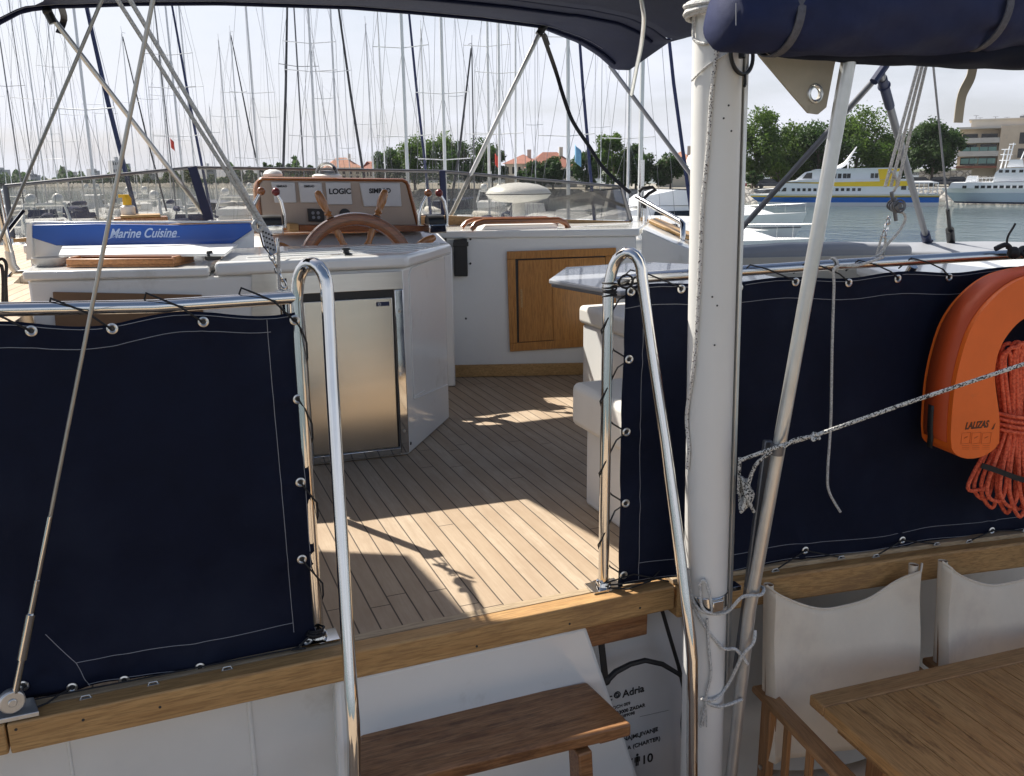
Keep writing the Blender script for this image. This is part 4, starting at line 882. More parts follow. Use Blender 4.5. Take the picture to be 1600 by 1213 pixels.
b.tube(catmull([cyl_pt(1090, 10), cyl_pt(1088, 40), cyl_pt(1089, 62), cyl_pt(1105, 72), cyl_pt(1118, 60), cyl_pt(1119, 20)], 6), 0.0036, 7)
b.tube(catmull([cyl_pt(1150, 80, .06), cyl_pt(1130, 92, .058), cyl_pt(1105, 108), cyl_pt(1085, 126, .056)], 6), 0.002, 6)
tag(b.build('rope_coil', m_rope_w), 'white rope wraps tied round the top of the white mast', 'rope')
b = MB(); q = mast_at(onY(1150, 82, 1.58).z); b.torus(q+V((0.028, -0.045, 0)), (0.35, -0.95, 0.10), 0.040, 0.0042, 32, 8); b.tube([q+V((0.018, -0.055, 0.02)), q+V((0.018, -0.06, -0.01))], 0.007, 8)
b.tube([q+V((0.035, -0.05, -0.04)), q+V((0.035, -0.052, -0.06)), q+V((0.03, -0.056, -0.064))], 0.003, 6)
tag(b.build('mast_hoop', m_black), 'black ring hanging on the mast below the rolled navy cover', 'hoop')
# rope knots on the mast: upper coil on the right, lower lashing round mast and pole
b = MB()
for k in range(6):
    o = 0.004*k; b.tube(catmull([cyl_pt(1147, 735+3*k, .062)+V((0.012+o, -.012, 0)), cyl_pt(1149, 760, .064)+V((0.016+o, -.018, 0)), cyl_pt(1148, 785-2*k, .062)+V((0.012+o, -.012, 0)), cyl_pt(1147, 770, .06)+V((0.026+o, .01, 0)), cyl_pt(1147, 745, .06)+V((0.026+o, .01, 0))], 6, True), 0.0042, 7, closed=True)
b.tube([cyl_pt(1149, 705, .06)+V((.014, 0, 0)), cyl_pt(1149, 760, .06)+V((.014, 0, 0))], 0.004, 7)
tag(b.build('rope_coil', m_rope_bw), 'flecked rope cleated in a small coil on the right side of the mast', 'rope')
pole_a = onY(1325, 100, 1.46); pole_b = onY(1171, 955, 1.575); pole_c = onY(1146, 1180, 1.60)
pd = (pole_b-pole_a).normalized()
b = MB(); rp = 0.0042
b.tube(catmull([cyl_pt(1078, 885, .057), cyl_pt(1082, 920, .057), cyl_pt(1098, 938, .06), cyl_pt(1130, 937, .06), onY(1160, 933, 1.56), onY(1188, 930, 1.545), onY(1192, 918, 1.565), onY(1170, 915, 1.60)], 6), rp, 7)
b.tube(catmull([cyl_pt(1096, 895, .058), cyl_pt(1098, 930, .062), cyl_pt(1112, 935, .062), cyl_pt(1106, 900, .06), cyl_pt(1100, 890, .06), cyl_pt(1094, 900, .06)], 6), rp*0.9, 7)
b.tube(catmull([cyl_pt(1080, 925, .057), cyl_pt(1098, 955, .057), cyl_pt(1125, 990, .058), onY(1150, 1015, 1.57), onY(1168, 1038, 1.565)], 6), rp, 7)
b.tube(catmull([onY(1180, 985, 1.56), onY(1177, 1005, 1.55), onY(1160, 1025, 1.56), cyl_pt(1138, 1050, .062), cyl_pt(1115, 1068, .058), cyl_pt(1098, 1072, .057), cyl_pt(1120, 1080, .058), onY(1160, 1093, 1.57)], 6), rp, 7)
b.tube(catmull([cyl_pt(1105, 948, .058), cyl_pt(1107, 990, .057), cyl_pt(1110, 1030, .057), cyl_pt(1104, 1062, .058), cyl_pt(1102, 1085, .058), cyl_pt(1096, 1115, .058)], 6), rp*0.85, 7)
for k in range(4): b.tube([cyl_pt(1098+2*k, 1085, .058), cyl_pt(1092+4*k, 1112, .059)], 0.0014, 5)
tag(b.build('lashing', m_rope_w), 'white rope lashed round the foot of the mast and the aluminium pole', 'rope')
# aluminium pole and the flat bar beside it
t = thing('aluminium_pole', 'long dull aluminium pole slanting in front of the navy canvas beside the mast', 'pole', tuple(pole_c))
b = MB(); b.tube([pole_a-pd*0.25, pole_a, pole_a.lerp(pole_b, .5), pole_b, pole_c, pole_c+(pole_c-pole_b)*0.3], 0.0148, 20); b.build('tube', m_alu, t, ang=60)
b = MB(); q = onY(1214, 702, 1.53); b.lathe([(0.0155, -0.012), (0.0155, 0.012)], q, pd, 20); b.build('joint', m_dkalu, t)
b = MB(); b.prism([onY(1196, 690, 1.56), onY(1209, 690, 1.56), onY(1186, 890, 1.585), onY(1160, 1050, 1.60), onY(1148, 1050, 1.60), onY(1170, 890, 1.585)], (0.004, 0.016, 0))
tag(b.build('flat_bar', m_dkalu, bevel=0.003), 'short grey flat bar behind the lower half of the aluminium pole', 'bar')
# flecked line from the right edge to the mast
b = MB(); b.tube([onY(1700, 540, 1.22), onY(1600, 569, 1.26), onY(1420, 629, 1.37), onY(1275, 680, 1.47), onY(1225, 695, 1.505), onY(1185, 709, 1.535), onY(1155, 720, 1.57)], 0.0046, 8)
b.tube(catmull([onY(1225, 699, 1.50), onY(1240, 688, 1.49), onY(1262, 683, 1.475), onY(1278, 682, 1.465), onY(1270, 688, 1.46), onY(1272, 677, 1.465), onY(1281, 686, 1.46)], 5), 0.0038, 7)
b.tube(catmull([onY(1205, 706, 1.52), onY(1182, 725, 1.54), onY(1170, 755, 1.56), onY(1168, 775, 1.56), onY(1178, 800, 1.57)], 5), 0.0042, 7)
tag(b.build('tether', m_rope_bw), 'black and white line stretched from the mast to the right photo edge', 'rope')
# white cord hanging down the right canvas
b = MB(); yq = lambda x: 1.838-(x-0.983)*0.107-0.035
def onr(px, py, o=0.03): q = onPl(((0.983, 1.84-o), (2.293, 1.70-o)), px, py); return q
b.tube(catmull([onr(1380, 402, .02), onr(1340, 415, .03), onr(1305, 418, .03), onr(1303, 450), onr(1300, 550), onr(1298, 660), onr(1293, 740), onr(1296, 770), onr(1313, 800)], 6), 0.0036, 8)
b.torus(onr(1302, 415, 0.0), (1, -0.1, 0), 0.0185, 0.0036, 18, 6)
tag(b.build('cord', m_rope_w), 'loose white cord hanging from the rail down the right navy canvas', 'cord')

# ---------------- canopy over the helm
t = thing('helm_canopy', 'dark navy canopy stretched on a tube frame over the helm', 'canopy', (1.1, 4.7, 1.88))
fx = [-0.86, -0.74, -0.61, -0.50, -0.345, 0.06, 0.49, 1.22, 1.62, 2.03, 2.47, 2.75, 2.90, 3.02]
fz = [1.68, 1.765, 1.842, 1.905, 1.935, 1.972, 1.998, 2.016, 2.008, 1.995, 1.968, 1.885, 1.81, 1.722]
KC = 0.87
fx = [q*KC for q in fx]; fz = [1.05+(q-1.05)*KC for q in fz]; YF = 5.6*KC
def fprof(x):
    for i in range(len(fx)-1):
        if x <= fx[i+1]: k = (x-fx[i])/(fx[i+1]-fx[i]); return fz[i]+(fz[i+1]-fz[i])*k
    return fz[-1]
def aft(x): k = max(0.0, min(1.0, (-0.22-x)/0.16)); return 4.27+0.50*k*k*(3-2*k)  # unseen aft edge, cut back to port so sun reaches the counter
def can(x, y):
    v = (YF-y)/0.70
    edge = max(0.0, (x-2.13)/0.60); e2 = max(0.0, (-0.22-x)/0.55)
    z = fprof(x) + 0.10*min(1, v*1.6)*edge + 0.08*min(1, v*1.6)*e2 - 0.012*math.sin(pi*min(1, max(0, v)))*(1-edge)
    return V((x, y, z))
b = MB(); b.grid(lambda u, v: can(-0.77+3.50*u, YF+0.04*math.sin(pi*u)-(YF-aft(-0.77+3.50*u)+0.04*math.sin(pi*u))*v), 90, 24)
cl2 = b.build('cloth', m_canopy, t, solid=0.003)
b = MB(); b.grid(lambda u, v: can(0.26+0.16*v+(2.46-0.16*v)*u, 4.268-0.9*v), 40, 12); b.build('aft_shade_cloth', m_canopy, t, solid=0.003)  # unseen extension, outlined to throw the shadow edge on the deck
b = MB()
for off in (0.10,): b.tube([can(x/40, YF-off)-V((0, 0, 0.003)) for x in range(-26, 102, 3)], 0.0009, 5)
b.build('stitching', m_stitch, t)
b = MB(); b.tube([can(x/20, YF-0.06)-V((0, 0, 0.006)) for x in range(-14, 53)], 0.011, 8); b.tube([can(x/20, 4.40)-V((0, 0, 0.006)) for x in range(-14, 53)], 0.011, 8); b.build('bow_pocket', m_canopy, t); b = MB()
b.tube(catmull([onX(998, -30, 2.20), onX(1003, 5, 2.22), onX(1006, 30, 2.26), onX(1002, 70, 2.36), onX(994, 110, 2.52), onX(987, 147, 2.68)], 5), 0.011, 10)
b.build('bow_tube', m_alu, t)
LB = onY(322, 338, 4.92)
LA = onY(74, 18, YF-.06)
b = MB(); b.tube([LA, LB], 0.0125, 12); b.build('strut', m_alu, t); b = MB(); RA = onY(846, 46, YF-.06); RB = onY(704, 338, 4.92); b.tube([RA, RB], 0.0125, 12); b.build('strut', m_alu, t)
b = MB(); b.tube([onX(953, 103, 2.71), onX(1090, 287, 2.90)], 0.0125, 12); b.build('side_strut', m_dkalu, t)
b = MB(); b.ball(RA, 0.022); b.tube([RA+V((-.02, 0, -.03)), RA+V((.03, 0, .03))], 0.02, 8); b.tube([RA, RA+V((0.03, 0, -0.03)), RA+V((0.05, 0, -0.08))], 0.004, 6); b.ball(LA, 0.022); b.tube([LA, LA+V((0.02, 0, -0.05))], 0.02, 8); split_loose(b.build('joint', m_black, t))
b = MB(); b.band(catmull([RA-V((0, .02, .03)), onY(868, 110, 4.95), onY(880, 150, 4.9), onY(895, 190, 4.85), onY(920, 228, 4.8), onY(945, 265, 4.72), onY(985, 302, 4.62)], 4), (1, 0, 0), 0.024, 0.004)
tag(b.build('strap', m_cord), 'black webbing strap running from the canopy corner down to the grab rail', 'strap')
b = MB(); b.band(catmull([LA+V((0.06, 0, 0.02)), onY(100, 30, 5.0), onY(92, 52, 4.98)], 4), (1, 0, 0), 0.03, 0.005)
tag(b.build('strap', m_cord), 'short black strap at the upper left canopy joint', 'strap')
# unseen panels added over the cockpit, cut so their shadow falls on deck and stairs
t = thing('shade_panels', 'added unseen navy panels overhead that shade the deck by the left canvas', 'awning', (-0.8, 3.2, 2.1))
shade_plan = [(-2.6, 4.06), (-0.50, 4.08), (-0.27, 3.95), (-0.224, 3.47), (0.03, 3.37), (0.16, 3.16), (0.24, 2.35), (-2.6, 2.35)]
b = MB(); b.poly(shade_plan, 2.098, 2.102); b.build('cloth', m_navy, t)
b = MB(); b.poly([(x_-0.45, y_+0.88) for x_, y_ in ((0.42, 3.44), (0.48, 3.10), (0.68, 2.75), (0.86, 2.40), (1.75, 2.40), (1.75, 3.44))], 3.198, 3.202); b.build('cloth', m_navy, t)  # second added panel, set higher, only there to shade table and chairs
b = MB(); b.tube([(-2.6, 3.3, 2.085), (1.75, 2.95, 2.085)], 0.012, 8); b.build('frame_tube', m_alu, t)
# ---------------- wires and tackles on the left
b = MB(); q = onY(20, 1102, 1.79); tp = onY(239, 0, 1.62); dw = (tp-q)
b.tube([q+dw*0.30, tp+dw*0.5], 0.0036, 8); t = thing('stay_wire', 'steel wire stay rising from the turnbuckle at the lower left corner', 'stay', tuple(q))
b.build('wire', m_wire, t)
b = MB(); b.tube([q+dw*0.02, q+dw*0.08], [0.007, 0.0065], 10); b.tube([q+dw*0.08, q+dw*0.155], 0.0095, 12); b.tube([q+dw*0.155, q+dw*0.21], 0.0062, 10); b.tube([q+dw*0.21, q+dw*0.31], 0.0052, 10); b.build('turnbuckle', m_chrome, t)
b = MB(); b.lathe([(0.022, -0.009), (0.024, -0.006), (0.024, 0.006), (0.022, 0.009)], q+V((0.0, -.004, 0.012)), (0.3, -1, 0), 20); b.lathe([(0.009, 0.0095), (0.008, 0.012)], q+V((0.0, -.004, 0.012)), (0.3, -1, 0), 12)
b.prism([(q.x-0.045, 1.775, 0.0215), (q.x+0.045, 1.775, 0.0215), (q.x+0.03, 1.835, 0.0215), (q.x-0.045, 1.845, 0.0215)], (0, 0, 0.010)); b.build('chainplate', m_alu, t, bevel=0.002)
def wire(name, label, cat, pts, r, m, n=8):
    b = MB(); b.tube(pts, r, n); return tag(b.build(name, m), label, cat)
wire('stay_wire', 'thin wire crossing the upper left corner down to the left photo edge', 'stay', [onY(172, -30, 3.0), onY(-30, 445, 3.25)], 0.0055, m_wire)
t = thing('side_stanchion', 'two bright tubes meeting at a fitting on the side deck by the left photo edge', 'stanchion', tuple(onZ(22, 425, 0.56)))
b = MB(); b.tube([onY(-6, 296, 3.75), onY(16, 400, 3.78)], 0.014, 10); b.tube([onY(37, 330, 3.9), onY(-10, 390, 3.75)], 0.008, 8); b.build('tube', m_chrome, t)
b = MB(); b.tube([onY(14, 392, 3.78), onY(19, 415, 3.78), onY(26, 424, 3.78)], 0.016, 10); b.build('fitting', m_alu, t)
b = MB(); b.tube(catmull([onY(-5, 408, 3.5), onY(4, 405, 3.5), onY(10, 415, 3.5), onY(9, 440, 3.5), onY(11, 480, 3.5)], 5), 0.006, 6); b.tube(catmull([onY(-6, 420, 3.45), onY(2, 415, 3.45), onY(5, 440, 3.45), onY(4, 500, 3.45)], 5), 0.006, 6)
tag(b.build('cord', m_cord), 'black cord loops hanging at the left photo edge', 'cord')
def block(bm, c, ax, up, r=0.03):
    c = V(c); a = V(ax).normalized(); u = V(up).normalized()
    for o in (-0.014, 0.0, 0.014): bm.lathe([(r, -0.003), (r*1.02, 0), (r, 0.003)], c+a*o, a, 20)
    bm.lathe([(r*0.35, -0.022), (r*0.35, 0.022)], c, a, 12)
    bm.tube([c+u*r*1.5, c+u*r*1.1], 0.006, 8)
t = thing('sheet_tackle', 'rope tackle with perforated block and shackles rising to the upper left', 'tackle', tuple(onY(445, 455, 2.9)))
yt = 2.75
A0 = onY(407, 352, yt); A1 = onY(176, -12, 2.62); B0 = onY(421, 366, yt); B1 = onY(196, -12, 2.62)
b = MB(); b.tube([A0, A0.lerp(A1, 1.15)], 0.0060, 8); b.tube([B0, B0.lerp(B1, 1.15)], 0.0065, 8)
b.tube(catmull([onY(400, 345, yt-.02), onY(396, 352, yt-.03), onY(404, 362, yt-.03), onY(410, 352, yt-.03), onY(402, 348, yt-.03)], 5), 0.006, 7)
b.tube([onY(433, 372, yt), onY(435, 400, yt), onY(436, 452, yt)], 0.006, 7)
b.build('rope', m_rope_w, t)
b = MB(); ax = CF*0.6+CR*0.8
q = [onY(406, 352, yt-.02), onY(423, 362, yt-.02), onY(432, 392, yt-.02), onY(424, 398, yt-.02), onY(410, 385, yt-.02)]
b.prism(q, (0.003, 0.008, 0)); pl2 = b.build('block_plate', m_cover, t, bevel=0.002)
b = MB()
for i in range(4):
    for j in range(4):
        b.lathe([(0.0032, 0), (0.0028, .0008)], onY(411+4.5*i+1.0*j, 362+7.5*j+2.0*i, yt-.0215), (0, -1, 0), 8)
split_loose(b.build('hole', m_hole, pl2))
b = MB(); b.tube([onY(403, 350, yt-.025), onY(412, 384, yt-.025), onY(424, 399, yt-.025), onY(432, 395, yt-.025), onY(434, 372, yt-.025)], 0.004, 8); b.build('block_cheek', m_chrome, t)
b = MB()
links = [(425, 401), (429, 411), (434, 422), (439, 433), (443, 444)]
for i, p in enumerate(links):
    c = onY(*p, yt); d = (onY(445, 452, yt)-onY(424, 398, yt)).normalized(); s = V((0.0, 1, 0)) if i % 2 else d.cross(V((0, 1, 0))).normalized()
    b.tube([c+d*math.cos(2*pi*k/14)*0.014+s*math.sin(2*pi*k/14)*0.007 for k in range(14)], 0.0032, 6, closed=True)
b.tube([onY(438, 436, yt), onY(436, 452, yt+.05), onY(449, 455, yt+.05), onY(446, 436, yt)], 0.003, 6)
b.box(onY(444, 458, yt+.05), (0.05, 0.04, 0.016)); b.tube([onY(444, 460, yt+.05), onY(444, 460, yt+.05)-V((0, 0, 0.66))], 0.016, 10)
b.build('shackle', m_chrome, t)

# ---------------- right: rolled navy cover, sail corner, straps, frame tubes, tackle
def ry(px): return 1.40+(px-1128)/472*0.02
t = thing('rolled_cover', 'rolled navy canvas cover bound with grey webbing at the upper right', 'canvas cover', tuple(onY(1350, 40, 1.4)))
rr_ = random.Random(5)
def rollmesh(px0, px1, cy0, cy1, r0, r1, yo, seed, squash=1.0, sag=0.0, pinch=()):
    rs_ = random.Random(seed); ph = [rs_.uniform(0, 6.28) for _ in range(12)]; secs = []; N = 70; K = 40
    for i in range(N+1):
        u = i/N; px = px0+(px1-px0)*u; c = onY(px, cy0+(cy1-cy0)*u+sag*math.sin(pi*u), ry(px)+yo); r = r0+(r1-r0)*u
        endt = min(1, u*14)**0.5 if px0 > 1100 else 1
        pk = 1.0
        for p_, w_, d_ in pinch: pk -= d_*math.exp(-((px-p_)/w_)**2)
        ring = []
        for k in range(K):
            a = 2*pi*k/K
            f = 1+0.05*math.sin(2*a+ph[0]+u*4)+0.035*math.sin(3*a+ph[1]-u*7)+0.03*math.sin(5*a+u*22+ph[2])+0.02*math.sin(7*a-u*31+ph[3])+0.025*math.sin(u*27+ph[4]+a)
            for p_, w_, d_ in pinch: f += 0.05*math.exp(-((px-p_)/(w_*2.4))**2)*math.sin(9*a+ph[5])
            q = r*f*(0.82+0.18*endt)*pk; ring.append(c+V((0.0, math.cos(a)*q, math.sin(a)*q*squash)))
        secs.append(ring)
    return MB().loft(secs)
rollmesh(1128, 1720, 28, 8, 0.066, 0.080, 0.0, 3, 1.0, 4, ((1214, 10, 0.10), (1524, 10, 0.12))).build('roll', m_navy2, t, ang=180)
rollmesh(1203, 1720, 64, 66, 0.030, 0.058, 0.035, 8, 0.9, 8).build('lower_fold', m_navy, t, ang=180)
b = MB(); b.tube([onY(1150, y_, ry(1150)-.069) for y_ in (5, 20, 40)], 0.0008, 5); b.build('stitching', m_stitch, t)
for px in (1214, 1526):
    b = MB(); c = onY(px, 28-20*(px-1128)/592+3, ry(px)); r = (0.066 if px < 1300 else 0.0775)
    b.band([c+V((0.006*math.sin(a), math.cos(a)*r, math.sin(a)*r)) for a in [2*pi*k/36 for k in range(37)]], (1, 0, 0), 0.017, 0.003); b.build('webbing_tie', m_webbing, t)
b = MB(); ysl = 1.52
ts = thing('sail_corner', 'weathered sail corner with a big steel ring hanging below the rolled cover', 'sail', tuple(onY(1272, 147, ysl)))
P5 = [onY(1170, 60, ysl), onY(1302, 60, ysl+.02), onY(1297, 105, ysl+.01), onY(1290, 168, ysl), onY(1277, 179, ysl), onY(1262, 177, ysl), onY(1240, 152, ysl), onY(1186, 88, ysl)]
rc = onY(1272, 147, ysl)
def holed(bm, outer, c, r, y0):
    vo = [bm.verts.new(V((p.x, y0, p.z))) for p in outer]; vi = [bm.verts.new(V((c.x+r*math.cos(2*pi*k/24), y0, c.z+r*math.sin(2*pi*k/24)))) for k in range(24)]
    es = [bm.edges.new((q[i], q[(i+1) % len(q)])) for q in (vo, vi) for i in range(len(q))]
    bmesh.ops.triangle_fill(bm, edges=es, use_beauty=True, use_dissolve=False)
    for f in [f for f in bm.faces if (f.calc_center_median()-V((c.x, y0, c.z))).length < r*0.85 and all((v.co-V((c.x, y0, c.z))).length < r*1.02 for v in f.verts)]: bm.faces.remove(f)
holed(b.bm, P5, rc, 0.0125, ysl); b.build('cloth', m_sail, ts, solid=0.005, flat=True)
b = MB(); b.torus(rc+V((0, -.003, 0)), (0, 1, 0), 0.0155, 0.0042, 28, 8); b.build('ring', m_eyelet, ts)
b = MB(); b.tube([onY(1272, 100, ysl-.001), onY(1272, 128, ysl-.001)], 0.0007, 5); b.tube([onY(1200, 95, ysl-.001), onY(1262, 170, ysl-.001)], 0.0007, 5); b.build('stitching', m_brownpanel, ts)
b = MB(); b.band(catmull([onY(1522, 90, 1.62), onY(1517, 120, 1.62), onY(1503, 150, 1.62), onY(1497, 192, 1.62)], 5), (1, -.15, 0.2), 0.024, 0.002)
tag(b.build('tan_strap', m_tan), 'tan fabric strap end hanging below the rolled cover at far right', 'strap')
t = thing('frame_tubes', 'crossing dark frame tubes of the starboard canopy frame seen right of the pole', 'tube frame', tuple(onZ(1447, 380, .66)))
g0 = onZ(1449, 378, 0.66); top = onY(1378, 122, 2.9)
b = MB(); b.tube([onX(1378, 112, 2.55), onX(1140, 378, 2.30)], 0.0115, 12); b.build('cross_tube', m_dkalu, t)
b = MB(); e0 = onX(1376, 115, 2.55); b.tube([e0, g0], 0.0155, 14); b.build('leg_tube', m_dkalu, t)
b = MB(); b.tube([e0+(g0-e0)*0.02, e0+(g0-e0)*0.14], 0.0185, 12); b.tube([e0+V((-.03, 0, -.03)), e0+V((.02, 0, .03))], 0.016, 8); b.torus(e0+(g0-e0)*.05, (g0-e0), 0.019, 0.005, 16, 6); b.tube([g0+(e0-g0)*0.07, g0], 0.024, 12); b.lathe([(0.03, 0), (0.03, 0.012)], g0, n=14); split_loose(b.build('joint', m_navyframe, t))
t = thing('stay_wire', 'thin dark stay wire ending in a turnbuckle on the bulwark at right', 'stay', tuple(onZ(1485, 380, .66)))
s0 = onZ(1486, 378, 0.66); s1 = s0 + (onY(1458, 100, 3.0)-s0)
b = MB(); b.tube([s0, s1], 0.0048, 8); b.build('wire', m_dkalu, t)
b = MB(); b.tube([s0+(s1-s0)*.0, s0+(s1-s0)*.085], 0.022, 10); b.tube([s0+(s1-s0)*.085, s0+(s1-s0)*.22], 0.010, 10); b.build('turnbuckle', m_black, t)
t = thing('sheet_tackle', 'rope tackle with round steel block hanging right of the aluminium pole', 'tackle', tuple(onY(1378, 404, 1.78)))
y2 = 1.78
b = MB()
for (x0, x1) in ((1383, 1437), (1392, 1443), (1402, 1449)): b.tube([onY(x0, 292, y2), onY(x1, 95, y2)], 0.0042, 7)
b.tube(catmull([onY(1384, 290, y2), onY(1392, 268, y2-.01), onY(1402, 285, y2-.01), onY(1396, 300, y2)], 5), 0.0036, 6)
b.tube(catmull([onY(1402, 330, y2), onY(1412, 334, y2), onY(1414, 345, y2), onY(1402, 365, y2), onY(1388, 380, y2), onY(1360, 412, 1.80)], 6), 0.0036, 7)
b.tube([onY(1378, 368, y2), onY(1368, 405, 1.795)], 0.003, 6); b.tube([onY(1384, 372, y2), onY(1379, 408, 1.795)], 0.003, 6); b.tube(catmull([onY(1384, 372, y2), onY(1378, 395, 1.78), onY(1340, 412, 1.775), onY(1322, 420, 1.775)], 5), 0.0032, 6)
b.build('rope', m_rope_w, t)
b = MB(); c = onY(1397, 322, y2); block(b, c, (0.5, 1, 0.15), (0, 0, 1), 0.0145); b.tube([onY(1393, 300, y2), onY(1400, 345, y2)], 0.005, 7); b.torus(c+V((0, -.022, 0)), (0.3, 1, 0), 0.0085, 0.0022, 18, 6); b.torus(c+V((0, -.018, 0.0)), (0.3, 1, 0), 0.0155, 0.0024, 18, 6); b.build('block', m_dkalu, t)
b = MB()
for i, p in enumerate(((1388, 345), (1385, 355), (1382, 365))):
    c = onY(*p, y2); s = V((1, 0, 0)) if i % 2 else V((0, 1, 0)); b.tube([c+V((0, 0, 1))*math.cos(2*pi*k/12)*0.010+s*math.sin(2*pi*k/12)*0.005 for k in range(12)], 0.0024, 6, closed=True)
b.build('shackle', m_chrome, t)
b = MB(); q = onr(1575, 400, 0.02); b.tube(catmull([q+V((-.05, 0, .02)), q+V((-.02, -.01, .03)), q+V((0.0, -.02, .0)), q+V((.04, -.01, .02)), q+V((.06, -.02, -.02))], 5), 0.007, 7); b.tube(catmull([q+V((-.02, -.01, .02)), q+V((-.022, -.01, .05)), q+V((-.006, -.01, .075)), q+V((.0, -.01, .085))], 4), 0.003, 6); b.ball(q+V((0, -.015, .01)), 0.016); b.tube([q+V((0.02, -.02, .01)), q+V((.05, -.06, -.03))], 0.006, 6)
tag(b.build('cord_knot', m_cord), 'black knotted cord on the rail above the orange horseshoe buoy', 'cord')

# ---------------- horseshoe lifebuoy
ho = 0.150
HP = ((1.70, 1.757-ho), (2.40, 1.666-ho)); hx_ = (V((HP[1][0], HP[1][1], 0))-V((HP[0][0], HP[0][1], 0))).normalized(); hn = V((-hx_.y, hx_.x, 0))
z8 = lambda x, y: onPl(HP, 1420+x/2.889, 400+y/2.889)
outer = [z8(*p) for p in ((192, 850), (190, 800), (198, 680), (212, 570), (240, 450), (280, 335), (340, 240), (425, 155), (520, 100))]
inner = [z8(*p) for p in ((408, 850), (411, 760), (406, 690), (395, 610), (389, 530), (405, 440), (445, 360), (520, 285))]
org = z8(630, 300)
def loc2(p): d = p-V((org.x, org.y, p.z)); return (d.dot(hx_), p.z-org.z)
ol = [loc2(p) for p in outer]; il = [loc2(p) for p in inner]
ol.append((0.0, ol[-1][1]+0.016)); il.append((0.0, il[-1][1]+0.018))
def curve2(pts): return [(q.x, q.y) for q in catmull([V((x, y, 0)) for x, y in pts], 5)]
ol = curve2(ol); il = curve2(il)
x0, x1 = ol[0][0], il[0][0]; zb0 = ol[0][1]; rc_ = (x1-x0)/2
cap = [((x0+x1)/2+rc_*math.cos(a), zb0-rc_*0.62*math.sin(a)) for a in [pi*k/12 for k in range(1, 12)]]   # bottom cap, from inner to outer
left_loop = il[::-1] + cap + ol           # from top inner, down, round, up to top outer
full = left_loop + [(-x, z) for x, z in left_loop[::-1]][1:-1]
def h3(p, o=0.0): return V((org.x, org.y, org.z)) + hx_*p[0] + V((0, 0, p[1])) + hn*o
t = thing('horseshoe_buoy', 'large orange horseshoe lifebuoy hanging on the right navy canvas', 'lifebuoy', tuple(org))
b = MB(); b.prism([h3(p) for p in full], hn*0.112); hb = b.build('foam_body', m_orange, t, bevel=0.010, segs=3)
side = [h3(p, 0.02) for p in ol]
b = MB()
for i in range(len(ol)-1):
    pass
def offs(pts, d):
    out = []
    for i, p in enumerate(pts):
        a = pts[max(0, i-1)]; c = pts[min(len(pts)-1, i+1)]; tx, ty = c[0]-a[0], c[1]-a[1]; L = math.hypot(tx, ty); out.append((p[0]-ty/L*d, p[1]+tx/L*d))
    return out
oo = offs(ol, 0.0016)
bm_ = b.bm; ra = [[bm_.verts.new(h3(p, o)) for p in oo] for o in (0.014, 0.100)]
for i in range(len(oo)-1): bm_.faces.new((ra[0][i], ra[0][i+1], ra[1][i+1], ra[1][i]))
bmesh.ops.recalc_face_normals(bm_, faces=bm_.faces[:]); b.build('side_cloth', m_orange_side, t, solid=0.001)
b = MB(); o2 = offs(ol, 0.0032)
k0 = next(i for i, p in enumerate(ol) if p[1] > ol[0][1]+0.085)
ra = [[b.bm.verts.new(h3(p, o)) for p in [(o2[0][0], o2[0][1]-0.03)]+o2[:k0+1]] for o in (0.062, 0.083)]
for i in range(len(ra[0])-1): b.bm.faces.new((ra[0][i], ra[0][i+1], ra[1][i+1], ra[1][i]))
b.build('slot', m_hole, t, solid=0.001)
text('LALIZAS', z8(252, 783)-hn*0.0006, hx_, UZ, 0.026, m_print_dk, t, 'lettering', shear=0.25, xs=0.74, bold=0.0007)
b = MB(); q = z8(372, 783)-hn*0.0008; b.prism([q, q+hx_*0.006, q+hx_*0.010+V((0, 0, 0.017))], -hn*0.0006); b.build('sail_emblem', m_print_dk, t)
m_faint = M('faint_print', (0.42, 0.09, 0.015), 0.6)
b = MB()
for k in range(3):
    p0 = z8(240+46*k, 800); p1 = z8(274+46*k, 845)
    fr_ = [p0, V((p1.x, p1.y, p0.z)), p1, V((p0.x, p0.y, p1.z))]; b.tube([p-hn*0.0006 for p in fr_], 0.0005, 4, closed=True)
    cpt = (p0+p1)/2-hn*0.0006; b.tube([cpt-hx_*0.005, cpt+hx_*0.005+V((0, 0, .004))], 0.0009, 4)
    for j in range(3): b.tube([z8(240+46*k, 856+8*j)-hn*0.0005, z8(272+46*k, 856+8*j)-hn*0.0005], 0.0004, 4)
b.build('instruction_print', m_faint, t)
# orange rope hank
t = thing('rope_hank', 'hank of orange floating rope hanging inside the horseshoe buoy', 'rope', tuple(onPl(HP, 1592, 540)))
HQ = ((HP[0][0], HP[0][1]+0.03), (HP[1][0], HP[1][1]+0.03)); rk = random.Random(4)
hp = lambda px, py, o=0.0: onPl(HQ, px, py) - hn*o
b = MB()
for k in range(17):
    u = (k/16-0.5)*2; wv = 0.35+0.65*abs(u); s = 1 if u >= 0 else -1; dz = rk.uniform(-.022, .03)
    tx = 1589+u*34; tw = 9+rk.uniform(0, 10)
    wst = 1588+u*24
    bx = 1590+u*62+rk.uniform(-5, 5); by = 806-30*abs(u)**1.5+rk.uniform(-14, 4)
    pts = [hp(tx-tw*.7, 548+22*abs(u), dz), hp(tx, 533+26*abs(u)**2, dz+.008), hp(tx+tw*.7, 549+22*abs(u), dz), hp(wst+6, 640, dz*.6), hp(wst+4, 668, dz*.6), hp(bx+15, 755, dz+.01), hp(bx+2, by, dz+.012), hp(bx-14, 757, dz+.01), hp(wst-3, 670, dz*.6), hp(wst-5, 640, dz*.6)]
    b.tube(catmull(pts, 6, True), 0.0052, 8, closed=True)
